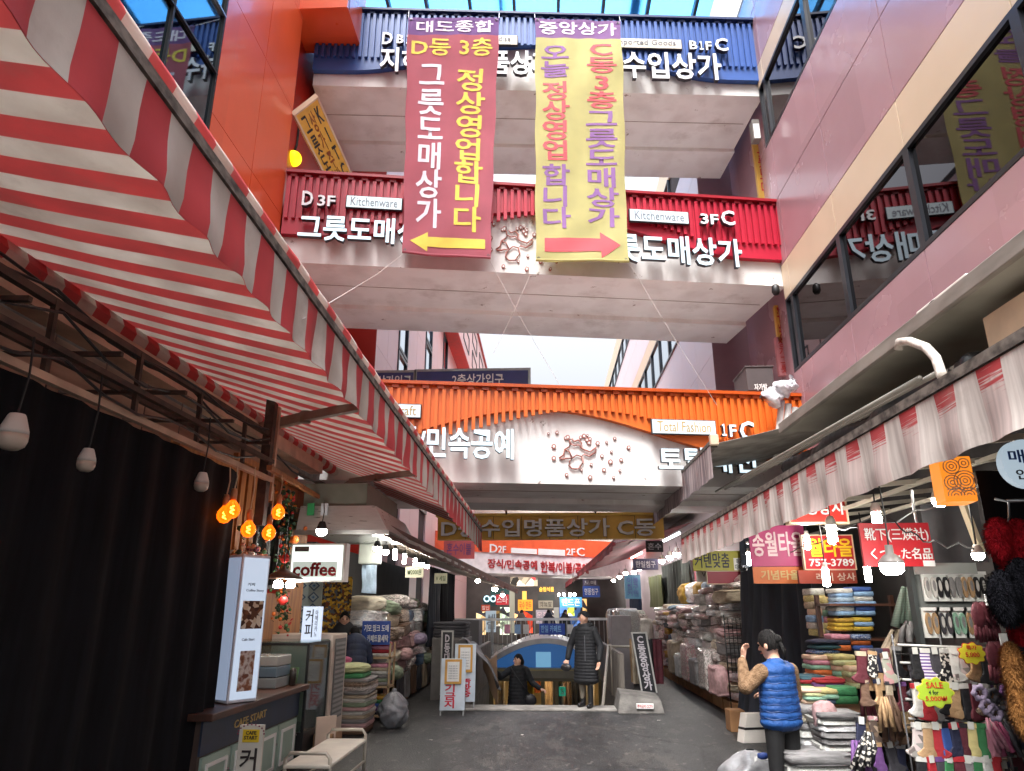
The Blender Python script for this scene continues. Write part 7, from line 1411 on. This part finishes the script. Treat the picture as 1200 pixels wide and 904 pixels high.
# customer bending over the goods, seen from behind
b = Blob(); legs(b, panb, bootm, .11); tiers(b, .72, 1.3, 7, .215, .205, .15, .14, coatn, 0, -.16, k=2.2); b.cap((-.16, -.17, 1.29), (.16, -.17, 1.29), .09, .09, coatn); b.cap((0, -.2, 1.32), (0, -.27, 1.42), .06, .055, skin)
for k in range(9): a = pi*k/8; b.ell((.11*cos(a), -.19+.07*sin(a), 1.36+.02*sin(a)), (.035, .035, .035), furc)
for sx in (-1, 1): b.chain([(.2*sx, -.17, 1.27), (.27*sx, -.2, 1.02), (.16*sx, -.4, .92)], [.08, .068, .05], coatn); b.hand((.15*sx, -.43, .91), (-.3*sx, -.9, -.1), (0, 0, -1), skin, sx, .7)
person("customer in navy jacket with fur collar seen from behind at the left stalls", (-3.04, 11.95, 0), R(180+22), b, ((0, -.3, 1.47), R(0), R(35), 'bob'), (), .93)
# woman in the blue vest
b = Blob(); legs(b, panb, bootm, .1, hip=.8, knee=.43); b.cap((0, 0, 1.24), (0, -.03, 1.38), .054, .05, skin)
tiers(b, .79, 1.20, 8, .205, .185, .15, .125, vestm, k=1.6); b.cap((-.13, 0, 1.205), (.13, 0, 1.205), .07, .07, vestm); b.cap((-.1, .01, 1.225), (.1, .01, 1.225), .062, .062, vestm); b.ell((0, .0, 1.265), (.085, .08, .05), vestm); b.ell((0, 0, .8), (.19, .14, .1), panb)
b.chain([(.175, 0, 1.2), (.34, -.03, 1.08), (.2, -.2, 1.27)], [.068, .064, .042], tanm); b.hand((.17, -.215, 1.3), (-.35, -.15, .9), (-.3, 1, .0), skin, 1, .7)
b.chain([(-.175, 0, 1.2), (-.25, -.05, .98), (-.15, -.24, .98)], [.066, .058, .042], tanm); b.hand((-.13, -.27, .98), (.3, -.9, 0), (0, 0, -1), skin, -1, .7)
seams_ = MB()
for k in range(7):
    t = (k+.5)/7; z = .80+.395*t; w_, d_ = .203-.02*t, .148-.025*t
    seams_.tube([(w_*.985*cos(a*pi/14), d_*.985*sin(a*pi/14), z+.006*sin(a*1.7+k)) for a in range(29)], .003, M("vest_seam", (24, 60, 120), rough=.5), n=5)
person("woman in a blue quilted vest with tan sleeves seen from behind", (aY(911, 800, 6.75).x, 6.75, .05), R(180+28), b, ((.01, -.045, 1.415), R(18), R(12), 'bun'), (("quilt_seams", seams_),), .985)

# passers-by far beyond the balustrade
for i, (px, Y_, yaw, cm, lb) in enumerate(((611, 31, 150, M("coat_brown", (70, 56, 48), rough=.8), "distant passer-by in a brown coat below the orange lit sign"), (662, 33, 40, coatb, "distant passer-by in black before the blue lit shop"), (643, 34, 200, coatn, "distant passer-by in navy near the pale pink poster"))):
    b = Blob(); legs(b, panb, bootm); b.cap((0, 0, 1.38), (0, -.01, 1.52), .057, .052, skin); tiers(b, .7, 1.38, 6, .21, .19, .15, .125, cm, k=2.2); b.cap((-.16, 0, 1.37), (.16, 0, 1.37), .08, .08, cm)
    for sx in (-1, 1): b.chain([(.19*sx, 0, 1.36), (.26*sx, .02, 1.1), (.26*sx, -.08, .86)], [.078, .066, .05], cm); b.hand((.26*sx, -.1, .83), (0, -.3, -1), (-sx, 0, 0), skin, sx, .5)
    person(lb, (aY(px, 720, Y_).x, Y_, 0), R(yaw), b, ((0, -.03, 1.585), 0, R(6), 'short'), (), 1.0, voxel=.014)
